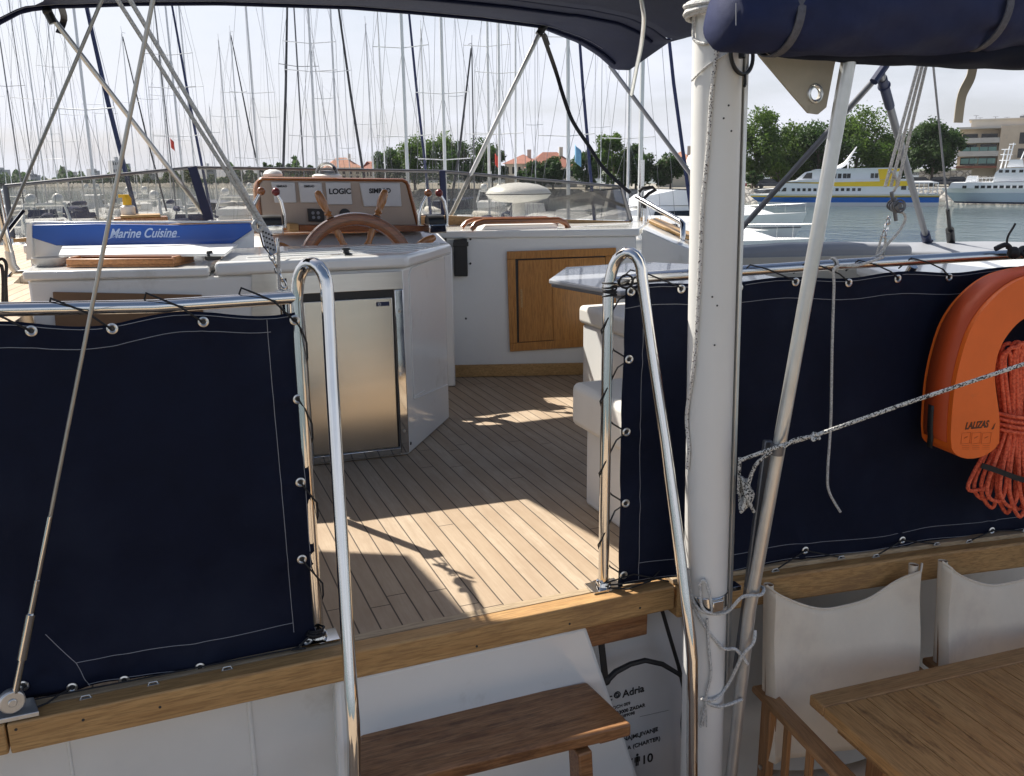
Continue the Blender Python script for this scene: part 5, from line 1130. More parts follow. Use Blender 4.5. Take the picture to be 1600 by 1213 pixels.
for j in range(4): b.tube(catmull([hp(1552, 644+8*j, .0), hp(1568, 646+8*j, .035), hp(1592, 647+8*j, .045), hp(1612, 646+8*j, .035), hp(1625, 644+8*j, .0)], 5), 0.0052, 8)
b.build('strands', m_orope, t, ang=180)
b = MB(); b.band(catmull([hp(1520, 722, .03), hp(1540, 728, .045), hp(1565, 737, .058), hp(1590, 741, .06), hp(1640, 738, .04)], 5), (0, 0, 1), 0.014, 0.004); b.box(hp(1592, 741, .064), (0.03, 0.012, 0.022))
b.build('tie_strap', m_rubber, t)

# ---------------- teak table and director chairs on the lower deck
TZ = -0.20; C_ = onZ(1265, 1085, TZ); tx0, ty1 = C_.x, C_.y
t = thing('teak_table', 'weathered slatted teak table at the lower right corner', 'table', (tx0+0.6, ty1-0.5, -0.9))
b = MB(); b.span((tx0, ty1-0.055, TZ-0.030), (tx0+1.5, ty1, TZ)); b.build('far_rim', m_tabrim, t, bevel=0.004)
b = MB(); b.span((tx0, ty1-1.1, TZ-0.030), (tx0+0.060, ty1-0.0555, TZ)); b.build('side_rim', m_table, t, bevel=0.004)
b = MB()
x = tx0+0.0625
while x < tx0+1.5: b.span((x, ty1-1.1, TZ-0.024), (min(x+0.0575, tx0+1.5), ty1-0.0565, TZ-0.002)); x += 0.0595
b.build('slatted_top', m_table, t, bevel=0.0018)
b = MB(); b.span((tx0+0.05, ty1-1.05, TZ-0.085), (tx0+0.075, ty1-0.06, TZ-0.031)); b.span((tx0+0.05, ty1-0.075, TZ-0.085), (tx0+1.45, ty1-0.05, TZ-0.031)); b.build('apron', m_tabrim, t)
for X_, Y_ in ((tx0+0.10, ty1-0.16), (tx0+1.38, ty1-0.16), (tx0+0.10, ty1-1.0)):
    b = MB(); b.span((X_-0.03, Y_-0.03, -0.9), (X_+0.03, Y_+0.03, TZ-0.032)); b.build('leg', m_chairwood, t, bevel=0.004)
for o_ in [t]:
    rt_ = Matrix.Translation(V((tx0, ty1, 0))) @ Matrix.Rotation(-0.065, 4, 'Z') @ Matrix.Translation(V((-tx0, -ty1, 0))) @ Matrix.Translation(o_.location)
    o_.location = rt_.translation; o_.rotation_euler = (0, 0, -0.065)
def director_chair(label):
    t = thing('director_chair', label, 'chair', (0, 0, 0))          # built at the origin: width along X, faces -Y, floor z = 0
    W_ = 0.262
    for s in (-1, 1):
        b = MB(); b.box((s*W_, 0.195, 0.317), (0.026, 0.046, 0.634)); b.build('rear_leg', m_chairwood, t, bevel=0.004)
        b = MB(); b.box((s*W_, -0.205, 0.317), (0.026, 0.046, 0.634)); b.build('front_leg', m_chairwood, t, bevel=0.004)
        b = MB(); b.box((s*W_, -0.01, 0.645), (0.056, 0.52, 0.020)); b.build('armrest', m_chairarm, t, bevel=0.007, segs=3)
        b = MB()
        for k in range(3): b.box((s*W_, 0.105-0.10*k, 0.521), (0.014, 0.022, 0.226))
        split_loose(b.build('side_slat', m_chairwood, t, bevel=0.002))
        b = MB(); b.box((s*W_, -0.005, 0.39), (0.024, 0.354, 0.034)); b.box((s*W_, -0.005, 0.06), (0.026, 0.354, 0.03)); split_loose(b.build('side_rail', m_chairwood, t, bevel=0.003))
        b = MB(); b.tube([(s*(W_-.006), 0.205, 0.62), (s*(W_-.006), 0.243, 0.945)], 0.013, 12); b.build('back_post', m_chairwood, t)
        b = MB(); b.tube([(s*(W_+.0145), 0.195, 0.44), (s*(W_+.020), 0.195, 0.44)], 0.007, 10); b.build('bolt', m_eyelet, t)
    def back(u, v):
        x = (u*2-1)*(W_+0.012); zt = 0.954-0.105*(1-(2*u-1)**2); zb = 0.475-0.02*(1-(2*u-1)**2); z = zb+(zt-zb)*v
        e4 = (2*u-1)**6; y = 0.156+(z-0.62)*0.117+0.060*(1-e4)*(0.7+0.3*v)+0.040*max(0, abs(2*u-1)-0.93)/0.07+0.004*math.sin(v*11+u*5)+0.003*math.sin(u*19+v*4)
        return V((x, y, z))
    b = MB(); b.grid(back, 30, 24)
    bk = b.build('back_canvas', m_chaircloth, t, solid=0.003)
    b = MB(); b.tube([back(i/30, 1.0) for i in range(31)], 0.0035, 6); b.build('hem', m_chaircloth, bk)
    b = MB()
    for s in (-1, 1): b.tube([(s*(W_-.006), 0.208, 0.50), (s*(W_-.006), 0.244, 0.948)], 0.0142, 12, caps=False)
    split_loose(b.build('post_sleeve', m_chaircloth, bk))
    b = MB(); b.grid(lambda u, v: V(((u*2-1)*W_*0.96, -0.20+0.40*v, 0.425-0.035*(1-(2*u-1)**2))), 20, 8); b.build('seat_canvas', m_chaircloth, t, solid=0.003)
    b = MB()
    for y in (-0.17, 0.16):
        b.tube([(-W_+0.02, y, 0.05), (W_-0.02, y, 0.39)], 0.012, 8); b.tube([(-W_+0.02, y+0.028, 0.39), (W_-0.02, y+0.028, 0.05)], 0.012, 8)
    split_loose(b.build('cross_brace', m_chairwood, t))
    return t
c1 = director_chair('director chair with stained off white canvas back nearer to the white mast')
c1.location = (1.588, 1.440, -0.945); c1.rotation_euler = (0, 0, -0.13); c1.scale = (0.86, 1, 1); c1['group'] = 'canvas director chairs at the teak table'
c2 = dup(c1, (2.110, 1.365, -0.945), -0.15, 'director chair with off white canvas back cut by the right photo edge')
# ================================================================== HARBOUR
def frac_mat():
    m, n, l, b = nt('harbour_water'); b.inputs['Roughness'].default_value = 0.03; b.inputs['IOR'].default_value = 1.33
    f = noise(n, l, 0.05, 4, 0.6); l.new(mixc(n, l, f, (0.050, 0.080, 0.083), (0.10, 0.135, 0.132)), b.inputs['Base Color'])
    a = n.new('ShaderNodeMath'); a.operation = 'ADD'; mu = n.new('ShaderNodeMath'); mu.operation = 'MULTIPLY'; mu.inputs[1].default_value = 1.6
    l.new(noise(n, l, 0.9, 6, 0.6, stretch=(1, 1, 1)), a.inputs[0]); l.new(noise(n, l, 0.35, 4, 0.6), mu.inputs[0]); l.new(mu.outputs[0], a.inputs[1])
    bump(n, l, b, a.outputs[0], 1.0, 0.13); return m
def stone_mat(name, ca, cb, sc):
    m, n, l, b = nt(name); b.inputs['Roughness'].default_value = 0.9
    tc = n.new('ShaderNodeTexCoord'); vo = n.new('ShaderNodeTexVoronoi'); vo.inputs['Scale'].default_value = sc; l.new(tc.outputs['Object'], vo.inputs['Vector'])
    v2 = n.new('ShaderNodeTexVoronoi'); v2.feature = 'DISTANCE_TO_EDGE'; v2.inputs['Scale'].default_value = sc; l.new(tc.outputs['Object'], v2.inputs['Vector'])
    sep = n.new('ShaderNodeSeparateColor'); l.new(vo.outputs['Color'], sep.inputs[0])
    c = mixc(n, l, sep.outputs[0], ca, cb); c = mixc(n, l, ramp(n, l, v2.outputs['Distance'], [(0.02, 0.8), (0.10, 0.0)]), c, tuple(q*.35 for q in ca))
    l.new(c, b.inputs['Base Color']); bump(n, l, b, v2.outputs['Distance'], 0.8, 0.3); return m
m_water = frac_mat()
m_riprap = stone_mat('quay_stone', (0.30, 0.28, 0.25), (0.52, 0.49, 0.44), 1.1)
m_ground = M('shore_ground', (0.26, 0.24, 0.20), 0.9, var=0.3, scale=0.08)
m_hull = M('boat_gelcoat', (0.86, 0.86, 0.85), 0.25, var=0.03, scale=0.5, coat=0.3)
m_hull_b = M('navy_hull', (0.02, 0.03, 0.09), 0.25, coat=0.4)
m_mastal = M('mast_aluminium', (0.60, 0.60, 0.60), 0.35, 0.7, var=0.05)
m_mastwh = M('mast_white', (0.72, 0.72, 0.71), 0.4, var=0.04)
m_mastdk = M('mast_dark', (0.17, 0.17, 0.18), 0.4, 0.3)
m_dwin = M('dark_window', (0.015, 0.018, 0.022), 0.08, var=0.2, scale=0.6)
m_furlw = M('pale_furled_sail', (0.60, 0.58, 0.54), 0.8)
m_furln = M('navy_furled_sail', (0.018, 0.026, 0.085), 0.8, var=0.3, scale=1.0)
m_furld = M('dark_furled_sail', (0.035, 0.037, 0.045), 0.8)
m_redflag = M('red_flag', (0.55, 0.05, 0.03), 0.8); m_skyflag = M('pale_blue_flag', (0.20, 0.42, 0.62), 0.8)
b = MB(); S_ = 2600; b.prism([(-S_, -S_, WATER), (S_, -S_, WATER), (S_, S_, WATER), (-S_, S_, WATER)], (0, 0, -0.3)); struct(b.build('water', m_water, flat=True))
# shore: stone quay with ground behind
LAND = -1.75
sh = [(1900, 128), (1500, 134), (1150, 138), (980, 146), (800, 156), (600, 175), (470, 225), (400, 330), (250, 460), (60, 520), (-250, 540)]
P1 = [far(px, d)[0] for px, d in sh]; P2 = [far(px, d+2.0+d*0.006)[0] for px, d in sh]
b = MB()
for i in range(len(sh)-1):
    a_, c_ = P1[i], P1[i+1]; e_, g_ = P2[i+1], P2[i]
    v = [b.bm.verts.new(q) for q in (a_-V((0, 0, .3)), c_-V((0, 0, .3)), V((e_.x, e_.y, LAND)), V((g_.x, g_.y, LAND)))]; b.bm.faces.new(v)
bmesh.ops.recalc_face_normals(b.bm, faces=b.bm.faces[:])
struct(b.build('quay', m_riprap, flat=True))
P3 = [far(px, 2400)[0] for px in (-250, 400, 1000, 1900)]
b = MB(); vs = [b.bm.verts.new(V((p.x, p.y, LAND))) for p in P2 + P3[::-1] if True]
vs = vs; b.bm.faces.new(vs); bmesh.ops.triangulate(b.bm, faces=b.bm.faces[:]); bmesh.ops.recalc_face_normals(b.bm, faces=b.bm.faces[:]); struct(b.build('shore_land', m_ground, flat=True))
# distant hill line behind the town
b = MB(); hp_ = []
rh = random.Random(2)
N = 60
def hz(u): return 1.0+2.5*math.exp(-((u-.40)/.08)**2)+3*math.exp(-((u-.6)/.15)**2)+0.8*math.sin(u*37)+0.5*math.sin(u*91)
rows = []
for j, (dd, f) in enumerate(((700, 0.0), (760, 0.8), (900, 1.0), (1300, 0.4))):
    rows.append([b.bm.verts.new(far(-300+2300*i/N, dd)[0]*1.0 + V((0, 0, 2.0+f*max(0, hz(i/N))*1.2))) for i in range(N+1)])
for r0_, r1_ in zip(rows, rows[1:]):
    for i in range(N): b.bm.faces.new((r0_[i], r0_[i+1], r1_[i+1], r1_[i]))
m_hill = M('wooded_hill', (0.085, 0.10, 0.060), 0.95, var=0.5, scale=0.05)
struct(b.build('hills', m_hill))

# ---------------- sailing boats
def hull_secs(L, B, Hb, Hs, n=14, fl=1.0):
    secs = []
    for i in range(n+1):
        u = i/n; x = -L/2+L*u
        w_ = B/2*(0.72+0.28*math.sin(min(1, u*2.2)*pi/2)) * (1-max(0, (u-0.45)/0.55)**2.2) + 0.02
        zt = Hs+(Hb-Hs)*u**1.6
        kb = -0.35*(1-max(0, (u-0.75)/0.25))
        ww = w_*(0.86 if u < 0.9 else 0.5)
        xo = 0.35*max(0, (u-0.7)/0.3)*fl
        secs.append([(x+xo, w_, zt), (x+xo*.55, ww*1.02, zt*0.45), (x, ww*0.82, kb), (x, -ww*0.82, kb), (x+xo*.55, -ww*1.02, zt*0.45), (x+xo, -w_, zt)])
    return secs
_mesh = {}
def shared(key, fn, m):
    if key not in _mesh:
        o = fn(); me = o.data; mods = [(q.type) for q in o.modifiers]; _mesh[key] = me; COL.objects.unlink(o); bpy.data.objects.remove(o)
    return _mesh[key]
def addpart(name, me, parent):
    o = bpy.data.objects.new(name, me); COL.objects.link(o); o.parent = parent; return o
def mk_hull(): return MB().loft(hull_secs(11, 3.6, 1.45, 1.15)).build('hull', m_hull, ang=50)
def mk_hullb(): return MB().loft(hull_secs(11, 3.6, 1.45, 1.15)).build('hull', m_hull_b, ang=50)
def mk_cabin():
    b = MB(); b.loft([[(-2.2, .95, 1.12), (-2.2, .8, 1.62), (-2.2, -.8, 1.62), (-2.2, -.95, 1.12)], [(0.5, 1.05, 1.2), (0.5, .85, 1.62), (0.5, -.85, 1.62), (0.5, -1.05, 1.2)], [(2.8, .55, 1.28), (2.6, .40, 1.42), (2.6, -.40, 1.42), (2.8, -.55, 1.28)]])
    b.span((-4.6, -1.2, 1.14), (-2.3, -1.0, 1.45)); b.span((-4.6, 1.0, 1.14), (-2.3, 1.2, 1.45)); return b.build('cabin', m_hull)
def mk_cabwin():
    b = MB()
    for s in (-1, 1):
        for x in (-1.7, -0.9, -0.1, 0.7): b.box((x, s*(0.95), 1.43), (0.55, 0.04, 0.13))
    return b.build('cabin_window', m_dwin)
def mk_spray():
    b = MB(); b.loft([[(-1.3, 1.0, 1.6), (-1.3, .9, 1.75), (-1.3, -.9, 1.75), (-1.3, -1.0, 1.6)], [(-2.3, 1.15, 1.5), (-2.3, 1.0, 2.35), (-2.3, -1.0, 2.35), (-2.3, -1.15, 1.5)]]); return b.build('spray_hood', m_navy2)
def mk_boom():
    b = MB(); b.tube([(0.75, 0, 2.55), (-1.5, 0, 2.62), (-3.9, 0, 2.60)], [0.22, 0.20, 0.11], 10); return b.build('boom_cover', m_navy2, ang=180)
def mk_boomw():
    b = MB(); b.tube([(0.75, 0, 2.55), (-1.5, 0, 2.62), (-3.9, 0, 2.60)], [0.20, 0.18, 0.10], 10); return b.build('boom_cover', m_furlw, ang=180)
def mk_rail():
    b = MB(); sec = hull_secs(11, 3.6, 1.45, 1.15)
    for s in (0, 5):
        pts = [V(q[s])+V((0, 0, 0.6)) for q in sec]; b.tube(pts, 0.014, 4); b.tube([V(q[s])+V((0, 0, 0.3)) for q in sec], 0.008, 4)
        for q in sec[::2]: b.tube([V(q[s]), V(q[s])+V((0, 0, .6))], 0.014, 4)
    return b.build('guard_rail', m_alu)
mcol = {'g': m_mastal, 'w': m_mastwh, 'd': m_mastdk}
fcol = {'n': m_furln, 'd': m_furld, 'w': m_furlw}
def sailboat(px, d, ytop, wpx, col, spr, phi, label, furl=None, group='sailboats moored in the marina', near=True, roll=0.0, flag=None):
    base, rz0 = far(px, d); rz = rz0+math.radians(phi); mx = 0.8
    loc = base - V((math.cos(rz)*mx, math.sin(rz)*mx, 0))
    t = thing('sailboat', label, 'sailboat', (0, 0, 0), 0, group); t.location = loc; t.rotation_euler = (math.radians(roll), 0, rz); WL[t.name] = V((0, 0, 0))
    H_ = zat(ytop, d, px)-WATER; r = wpx*0.68*d/1400/2
    addpart('hull', shared('hb' if (px*7 % 5) < 1 else 'h', mk_hullb if (px*7 % 5) < 1 else mk_hull, None), t)
    if near:
        cb = addpart('cabin', shared('c', mk_cabin, None), t); addpart('cabin_window', shared('cw', mk_cabwin, None), cb)
        addpart('boom_cover', shared('bm' if px % 3 else 'bmw', mk_boom if px % 3 else mk_boomw, None), t); addpart('guard_rail', shared('gr', mk_rail, None), t)
        if px % 2: addpart('spray_hood', shared('sp', mk_spray, None), t)
    b = MB(); b.tube([(mx, 0, 1.3), (mx, 0, H_*.6), (mx, 0, H_)], [r, r*.96, r*.72], 8)
    b.tube([(mx, 0, H_), (mx-.05, 0, H_+.5)], 0.015, 4); b.box((mx+.25, 0, H_+.08), (0.5, 0.03, 0.03))
    m_ = b.build('mast', mcol[col], t)
    spr_z = [zat(y, d, px)-WATER for y in spr]
    if spr:
        b = MB()
        for z in spr_z: b.tube([(mx-.25, -1.15, z+.06), (mx, 0, z), (mx-.25, 1.15, z+.06)], max(0.02, 0.45*d/1400), 5)
        split_loose(b.build('spreader', mcol[col], m_))
    b = MB(); rw = 0.0075 if near else 0.006
    for s in (-1, 1):
        pts = [(mx, 0, H_*.98)]+[(mx-.25, s*1.15, z+.06) for z in sorted(spr_z, reverse=True)]+[(mx-.2, s*1.6, 1.25)]; b.tube(pts, rw, 4)
        if spr_z and near: b.tube([(mx, 0, spr_z[0]), (mx-.5, s*1.55, 1.25)], rw, 4)
    b.tube([(mx, 0, H_), (-5.3, 0, 1.3)], rw, 4)
    if not furl: b.tube([(mx, 0, H_*.97), (5.5, 0, 1.5)], rw, 4)
    b.build('rigging', m_mastdk, t)
    if furl:
        c, wf = furl; rf = wf*0.85*d/1400/2; b = MB(); b.tube([(mx+.1, 0, H_*.985), (mx+2.2, 0, H_*.53), (5.35, 0, 1.75)], [rf*.55, rf, rf*1.15], 8); b.build('furled_sail', fcol[c], t)
    if flag:
        y, mf, fh = flag; z = zat(y, d, px)-WATER; b = MB(); b.grid(lambda u, v: V((mx-.28-0.10*math.sin(u*5), -0.35-u*fh*0.55, z-fh*1.5*v-0.6*fh*u)), 6, 4); b.build('flag', mf, t, solid=0.01)
    return t
boats = [
 (36, 62, -60, 3, 'd', [135], 80, 'sailboat with dark mast nearest the left photo edge', None),
 (57, 75, -40, 2.2, 'd', [], 95, 'sailboat with dark mast second from the left photo edge', None),
 (73, 55, -80, 3.2, 'g', [155, 250], 85, 'sailboat with grey two spreader mast left of the navy furled headsail', None),
 (109, 68, -30, 3, 'g', [105, 222], 100, 'sailboat with grey mast and long low spreader behind the left stay wire', None),
 (131, 82, 55, 2.2, 'g', [180], 75, 'sailboat with slim mast just left of the thick mast with navy headsail', None),
 (149, 34, -170, 7, 'g', [172], 68, 'sailboat with thick grey mast and navy furled headsail at left', ('n', 9)),
 (178, 92, 118, 2, 'g', [178], 90, 'sailboat with short mast right of the navy furled headsail', None),
 (216, 72, 52, 2.6, 'g', [160], 62, 'sailboat with dark furled headsail above the yellow capped bottle', ('d', 3)),
 (268, 84, 80, 2.5, 'g', [150, 212], 85, 'sailboat flying a small red and white flag in its rigging', None),
 (274, 66, -60, 3, 'd', [], 92, 'sailboat with straight dark mast beside the red and white flag', None),
 (290, 46, -120, 5, 'g', [86, 138, 214], 72, 'sailboat with three pairs of spreaders and navy furled headsail', ('n', 5)),
 (309, 64, -60, 4, 'g', [137, 220], 80, 'sailboat with grey mast right behind the three spreader mast', None),
 (363, 78, 63, 3.2, 'g', [183], 95, 'sailboat with mast top in view, left one of the pair at the canopy middle', None),
 (381, 76, 50, 3.2, 'g', [145], 64, 'sailboat with dark furled headsail, right one of the pair of visible mast tops', ('d', 3)),
 (407, 50, -110, 4.5, 'g', [146, 248], 88, 'sailboat with grey mast rising left of the instrument console', None),
 (478, 52, -120, 4, 'd', [104], 110, 'sailboat with dark furled headsail leaning left above the console', ('d', 5)),
 (498, 42, -160, 6, 'g', [68, 112, 214], 85, 'sailboat with tall grey mast above the compass dome', None),
 (531, 50, -120, 5, 'g', [113, 250], 66, 'sailboat with dark furled headsail right of the compass dome', ('d', 5)),
 (588, 62, 38, 4, 'g', [195], 80, 'sailboat with light grey mast left of the tall green trees', None),
 (606, 70, -40, 3, 'w', [215], 92, 'sailboat with slim white mast left of the tall green trees', None),
 (641, 38, -190, 8, 'w', [75, 214], 76, 'sailboat with thick white mast and navy headsail in front of the tall green trees', ('n', 5)),
 (669, 60, 45, 4, 'w', [], 100, 'sailboat with pale mast between the two thick white masts', None),
 (699, 40, -180, 7.5, 'w', [147, 250], 84, 'sailboat with thick white mast at the right side of the console', None),
 (744, 52, 70, 4, 'd', [], 112, 'sailboat with dark furled headsail leaning left beside the steel strut', ('d', 5)),
 (767, 46, -130, 6, 'w', [73, 211], 82, 'sailboat with white mast and red flag left of the radar dome', None),
 (783, 44, -150, 6, 'w', [115, 210], 93, 'sailboat with white mast directly behind the radar dome', None),
 (808, 52, -60, 5, 'w', [], 80, 'sailboat with pale slanting mast above the radar dome', None),
 (893, 36, -200, 9, 'w', [58, 213], 74, 'sailboat with thick white mast and pale blue flag near the red roofs', ('n', 6)),
 (986, 40, -160, 6, 'w', [217], 88, 'sailboat with slim white mast in front of the motor yachts', None),
 (1005, 29, -260, 11, 'w', [], 62, 'sailboat with thickest pale mast and navy furled headsail beside the white mast', ('n', 7)),
]
for i, q in enumerate(boats):
    fl = {268: (216, m_redflag, 0.55), 767: (240, m_redflag, 0.36), 893: (226, m_skyflag, 0.42)}.get(q[0])
    sailboat(q[0], q[1], q[2], q[3], q[4], q[5], q[6], q[7], q[8], flag=fl, roll=((i*37) % 9-4)*0.12)
rb = random.Random(9)
for px in (12, 92, 163, 246, 340, 432, 515, 550, 720, 840, 942):
    sailboat(px, rb.uniform(95, 140), rb.uniform(-20, 190), rb.uniform(1.4, 2.1), rb.choice('ggw'), [rb.uniform(150, 235)], rb.uniform(60, 120),
             'far sailboat with a hair thin bare mast among the crowded back rows', None, group='far sailboats in the back rows', near=False)
# ---------------- motor yachts
def motor_yacht(label, px, d, phi, sc, group='motor yachts', fly=True):
    base, rz0 = far(px, d)
    t = thing('motor_yacht', label, 'motor yacht', (0, 0, 0), 0, group); t.location = base; t.rotation_euler = (0, 0, rz0+math.radians(phi)); t.scale = (sc, sc, sc)
    def H(): return MB().loft(hull_secs(12, 4.0, 1.9, 1.35, 16, 2.4)).build('hull', m_hull, ang=50)
    addpart('hull', shared('myh', H, None), t)
    def St():
        b = MB(); sec = hull_secs(12.06, 4.05, 1.9, 1.35, 16, 2.4)
        for s in (1, 4): b.tube([V(q[s]) for q in sec], 0.045, 5)
        return b.build('rub_rail', m_dkalu)
    addpart('rub_rail', shared('mys', St, None), t)
    def D():
        b = MB(); b.loft([[(-3.4, 1.6, 1.4), (-3.4, 1.35, 2.6), (-3.4, -1.35, 2.6), (-3.4, -1.6, 1.4)], [(-0.2, 1.65, 1.45), (-0.2, 1.3, 2.62), (-0.2, -1.3, 2.62), (-0.2, -1.65, 1.45)], [(2.2, 1.35, 1.6), (1.0, 1.0, 2.45), (1.0, -1.0, 2.45), (2.2, -1.35, 1.6)], [(4.2, .7, 1.75), (3.6, .5, 1.95), (3.6, -.5, 1.95), (4.2, -.7, 1.75)]])
        return b.build('deckhouse', m_hull, ang=35)
    dh = addpart('deckhouse', shared('myd', D, None), t)
    def Wn():
        b = MB()
        for s in (-1, 1):
            b.prism([(-3.0, s*1.57, 1.78), (0.4, s*1.58, 1.80), (0.1, s*1.37, 2.38), (-3.0, s*1.42, 2.40)], (0, s*0.03, 0))
        b.prism([(2.06, 1.15, 1.75), (2.06, -1.15, 1.75), (1.12, -0.88, 2.40), (1.12, 0.88, 2.40)], (0.03, 0, 0.04))
        return b.build('window', m_dwin)
    addpart('window', shared('myw', Wn, None), dh)
    if fly:
        def Fb():
            b = MB(); b.loft([[(-3.8, 1.4, 2.64), (-3.8, 1.4, 3.2), (-3.8, -1.4, 3.2), (-3.8, -1.4, 2.64)], [(-1, 1.4, 2.64), (-1, 1.35, 3.35), (-1, -1.35, 3.35), (-1, -1.4, 2.64)], [(0.8, .9, 2.64), (0.2, .8, 3.1), (0.2, -.8, 3.1), (0.8, -.9, 2.64)]]); return b.build('flybridge', m_hull)
        addpart('flybridge', shared('myf', Fb, None), t)
        def Ar():
            b = MB(); b.tube([(-3.6, 1.4, 3.2), (-3.0, 1.2, 4.3), (-3.0, -1.2, 4.3), (-3.6, -1.4, 3.2)], 0.12, 8); b.tube([(-3, 0, 4.3), (-3, 0, 6.2)], 0.03, 5); return b.build('radar_arch', m_hull)
        ar = addpart('radar_arch', shared('mya', Ar, None), t)
        for y in (-.85, .75):
            def Dm(): return MB().lathe([(0.2, 0), (0.34, 0.12), (0.36, 0.35), (0.26, 0.58), (0.0, 0.66)], (-3.0, y, 4.38), n=16).build('antenna_dome', m_hull, ang=60)
            addpart('antenna_dome', shared('mydm%s' % y, Dm, None), ar)
    def Rl():
        b = MB(); sec = hull_secs(11.8, 3.8, 1.9, 1.35, 16, 2.4)[6:]
        for s in (0, 5):
            b.tube([V(q[s])+V((0, 0, .62)) for q in sec], 0.013, 5)
            for q in sec[::2]: b.tube([V(q[s]), V(q[s])+V((0, 0, .62))], 0.010, 4)
        return b.build('bow_rail', m_alu)
    addpart('bow_rail', shared('myr', Rl, None), t)
    return t
motor_yacht('white motor yacht with flybridge and twin white domes beside the pale mast', 1012, 50, 205, 1.15)
motor_yacht('large white motor yacht close behind the grab rail and mast', 1050, 27, 150, 0.95, fly=False)
motor_yacht('white motor yacht with grey shaded bow pointing right, just right of the mast', 1085, 44, -30, 1.0, fly=False)
motor_yacht('white motor yacht whose bow rail overlaps the yellow ferry bow', 1128, 68, -26, 1.0, fly=False)
motor_yacht('white motor yacht seen through the right windscreen pane behind the radar dome', 860, 58, 120, 0.9, fly=False)
for k, (px, d, ph) in enumerate(((60, 50, 95), (120, 62, 80), (175, 55, 100), (240, 58, 75), (290, 70, 90), (335, 48, 95), (385, 66, 70), (440, 60, 100), (740, 62, 95), (775, 75, 85), (905, 70, 80), (945, 52, 100), (25, 75, 85), (675, 72, 90), (820, 85, 110), (205, 80, 100), (365, 88, 85), (85, 105, 90), (150, 118, 80), (265, 112, 95), (310, 125, 85), (400, 110, 90), (40, 120, 100))):
    motor_yacht('small white cabin cruiser moored in the rows seen through the smoked windscreen', px, d, ph, 0.8, group='cabin cruisers behind the windscreen', fly=(k % 3 == 0))

# ---------------- the yellow and blue ferry and the white ferry
def ferry_frame(px, d):
    base, rz = far(px, d); return base, rz
m_fblue = M('ferry_blue', (0.010, 0.13, 0.50), 0.3, var=0.08, scale=0.3); m_fyel = M('ferry_yellow', (0.90, 0.60, 0.01), 0.35, var=0.05, scale=0.3); m_fwhite = M('ferry_white', (0.78, 0.79, 0.80), 0.35, var=0.04, scale=0.4, dirt=((0.6, 0.58, 0.54), 0.7, 0.68))
m_fgrey = M('ferry_pale_blue', (0.42, 0.50, 0.58), 0.4, var=0.05)
dF = 124.0; bF, rF = ferry_frame(1325, dF); K = dF/1400.0/3.478
t = thing('ferry', 'white passenger ferry with yellow swoosh and blue hull band moored at the stone quay', 'ferry', (0, 0, 0)); t.location = bF + V((0, 0, 0)); t.rotation_euler = (0, 0, rF)
xc = (1325-1140)*3.478
def fp(x, y): return ((x-xc)*K, (606-y)*K)      # zoomed pixel -> local x, height
HBm = 3.6
def slab(b, pts, hw): b.prism([(fp(*p)[0], -hw, fp(*p)[1]) for p in pts], (0, 2*hw, 0))
def bowhull(b, y0, y1, hw, bow, stern, bow0):
    secs = []
    for i in range(13):
        u = i/12; xt = bow+(stern-bow)*u; xb = bow0+(stern-bow0)*u; w_ = hw*min(1, (u/0.30+0.02))**0.6 if u < .3 else hw
        secs.append([(fp(xb, y0)[0], -w_*.95, fp(xb, y0)[1]), (fp(xt, y1)[0], -w_, fp(xt, y1)[1]), (fp(xt, y1)[0], w_, fp(xt, y1)[1]), (fp(xb, y0)[0], w_*.95, fp(xb, y0)[1])])
    b.loft(secs)
b = MB(); bowhull(b, 612, 586, HBm-.02, 196, 1100, 205); b.build('lower_hull', m_fwhite, t)
b = MB(); bowhull(b, 585.6, 560, HBm+.01, 160, 1100, 195); b.build('blue_band', m_fblue, t)
b = MB(); bowhull(b, 559.6, 554, HBm+.03, 157, 1100, 158); b.build('sheer_strip', m_fyel, t)
b = MB(); bowhull(b, 553.6, 545, HBm+.02, 152, 1100, 156); b.build('bulwark', m_fwhite, t)
b = MB(); slab(b, [(265, 544.6), (300, 520), (360, 476), (420, 470), (962, 470), (985, 500), (1000, 544.6)], 3.2); b.build('lower_cabin', m_fwhite, t)
b = MB(); slab(b, [(395, 469.6), (440, 430), (478, 421), (905, 415), (905, 469.6)], 2.7); slab(b, [(470, 420.6), (500, 414), (870, 410), (915, 414.6)], 2.9); up_ = b.build('upper_cabin', m_fwhite, t)
b = MB()
for k in range(13): x = 380+27.5*k; b.box((fp(x+8, 0)[0], -3.2, fp(0, 520)[1]), (16*K, 0.06, 15*K))
split_loose(b.build('saloon_window', m_dwin, t))
b = MB(); b.prism([(fp(430, 462)[0], -2.71, fp(0, 462)[1]), (fp(450, 434)[0], -2.71, fp(0, 434)[1]), (fp(478, 432)[0], -2.71, fp(0, 432)[1]), (fp(478, 462)[0], -2.71, fp(0, 462)[1])], (0, -.04, 0))
for x in (585, 610, 635, 655, 770, 790): b.box((fp(x+6, 0)[0], -2.71, fp(0, 450)[1]), ((18 if x < 700 else 16)*K, 0.06, 24*K))
for x0, x1 in ((300, 320), (326, 352)): b.prism([(fp(x0, 528)[0], -3.22, fp(0, 528)[1]), (fp(x0+12, 510)[0], -3.22, fp(0, 510)[1]), (fp(x1, 508)[0], -3.22, fp(0, 508)[1]), (fp(x1, 528)[0], -3.22, fp(0, 528)[1])], (0, -.03, 0))
for x in (930, 965): b.box((fp(x, 0)[0], -3.2, fp(0, 505)[1]), (24*K, 0.06, 34*K))
split_loose(b.build('bridge_window', m_dwin, up_))
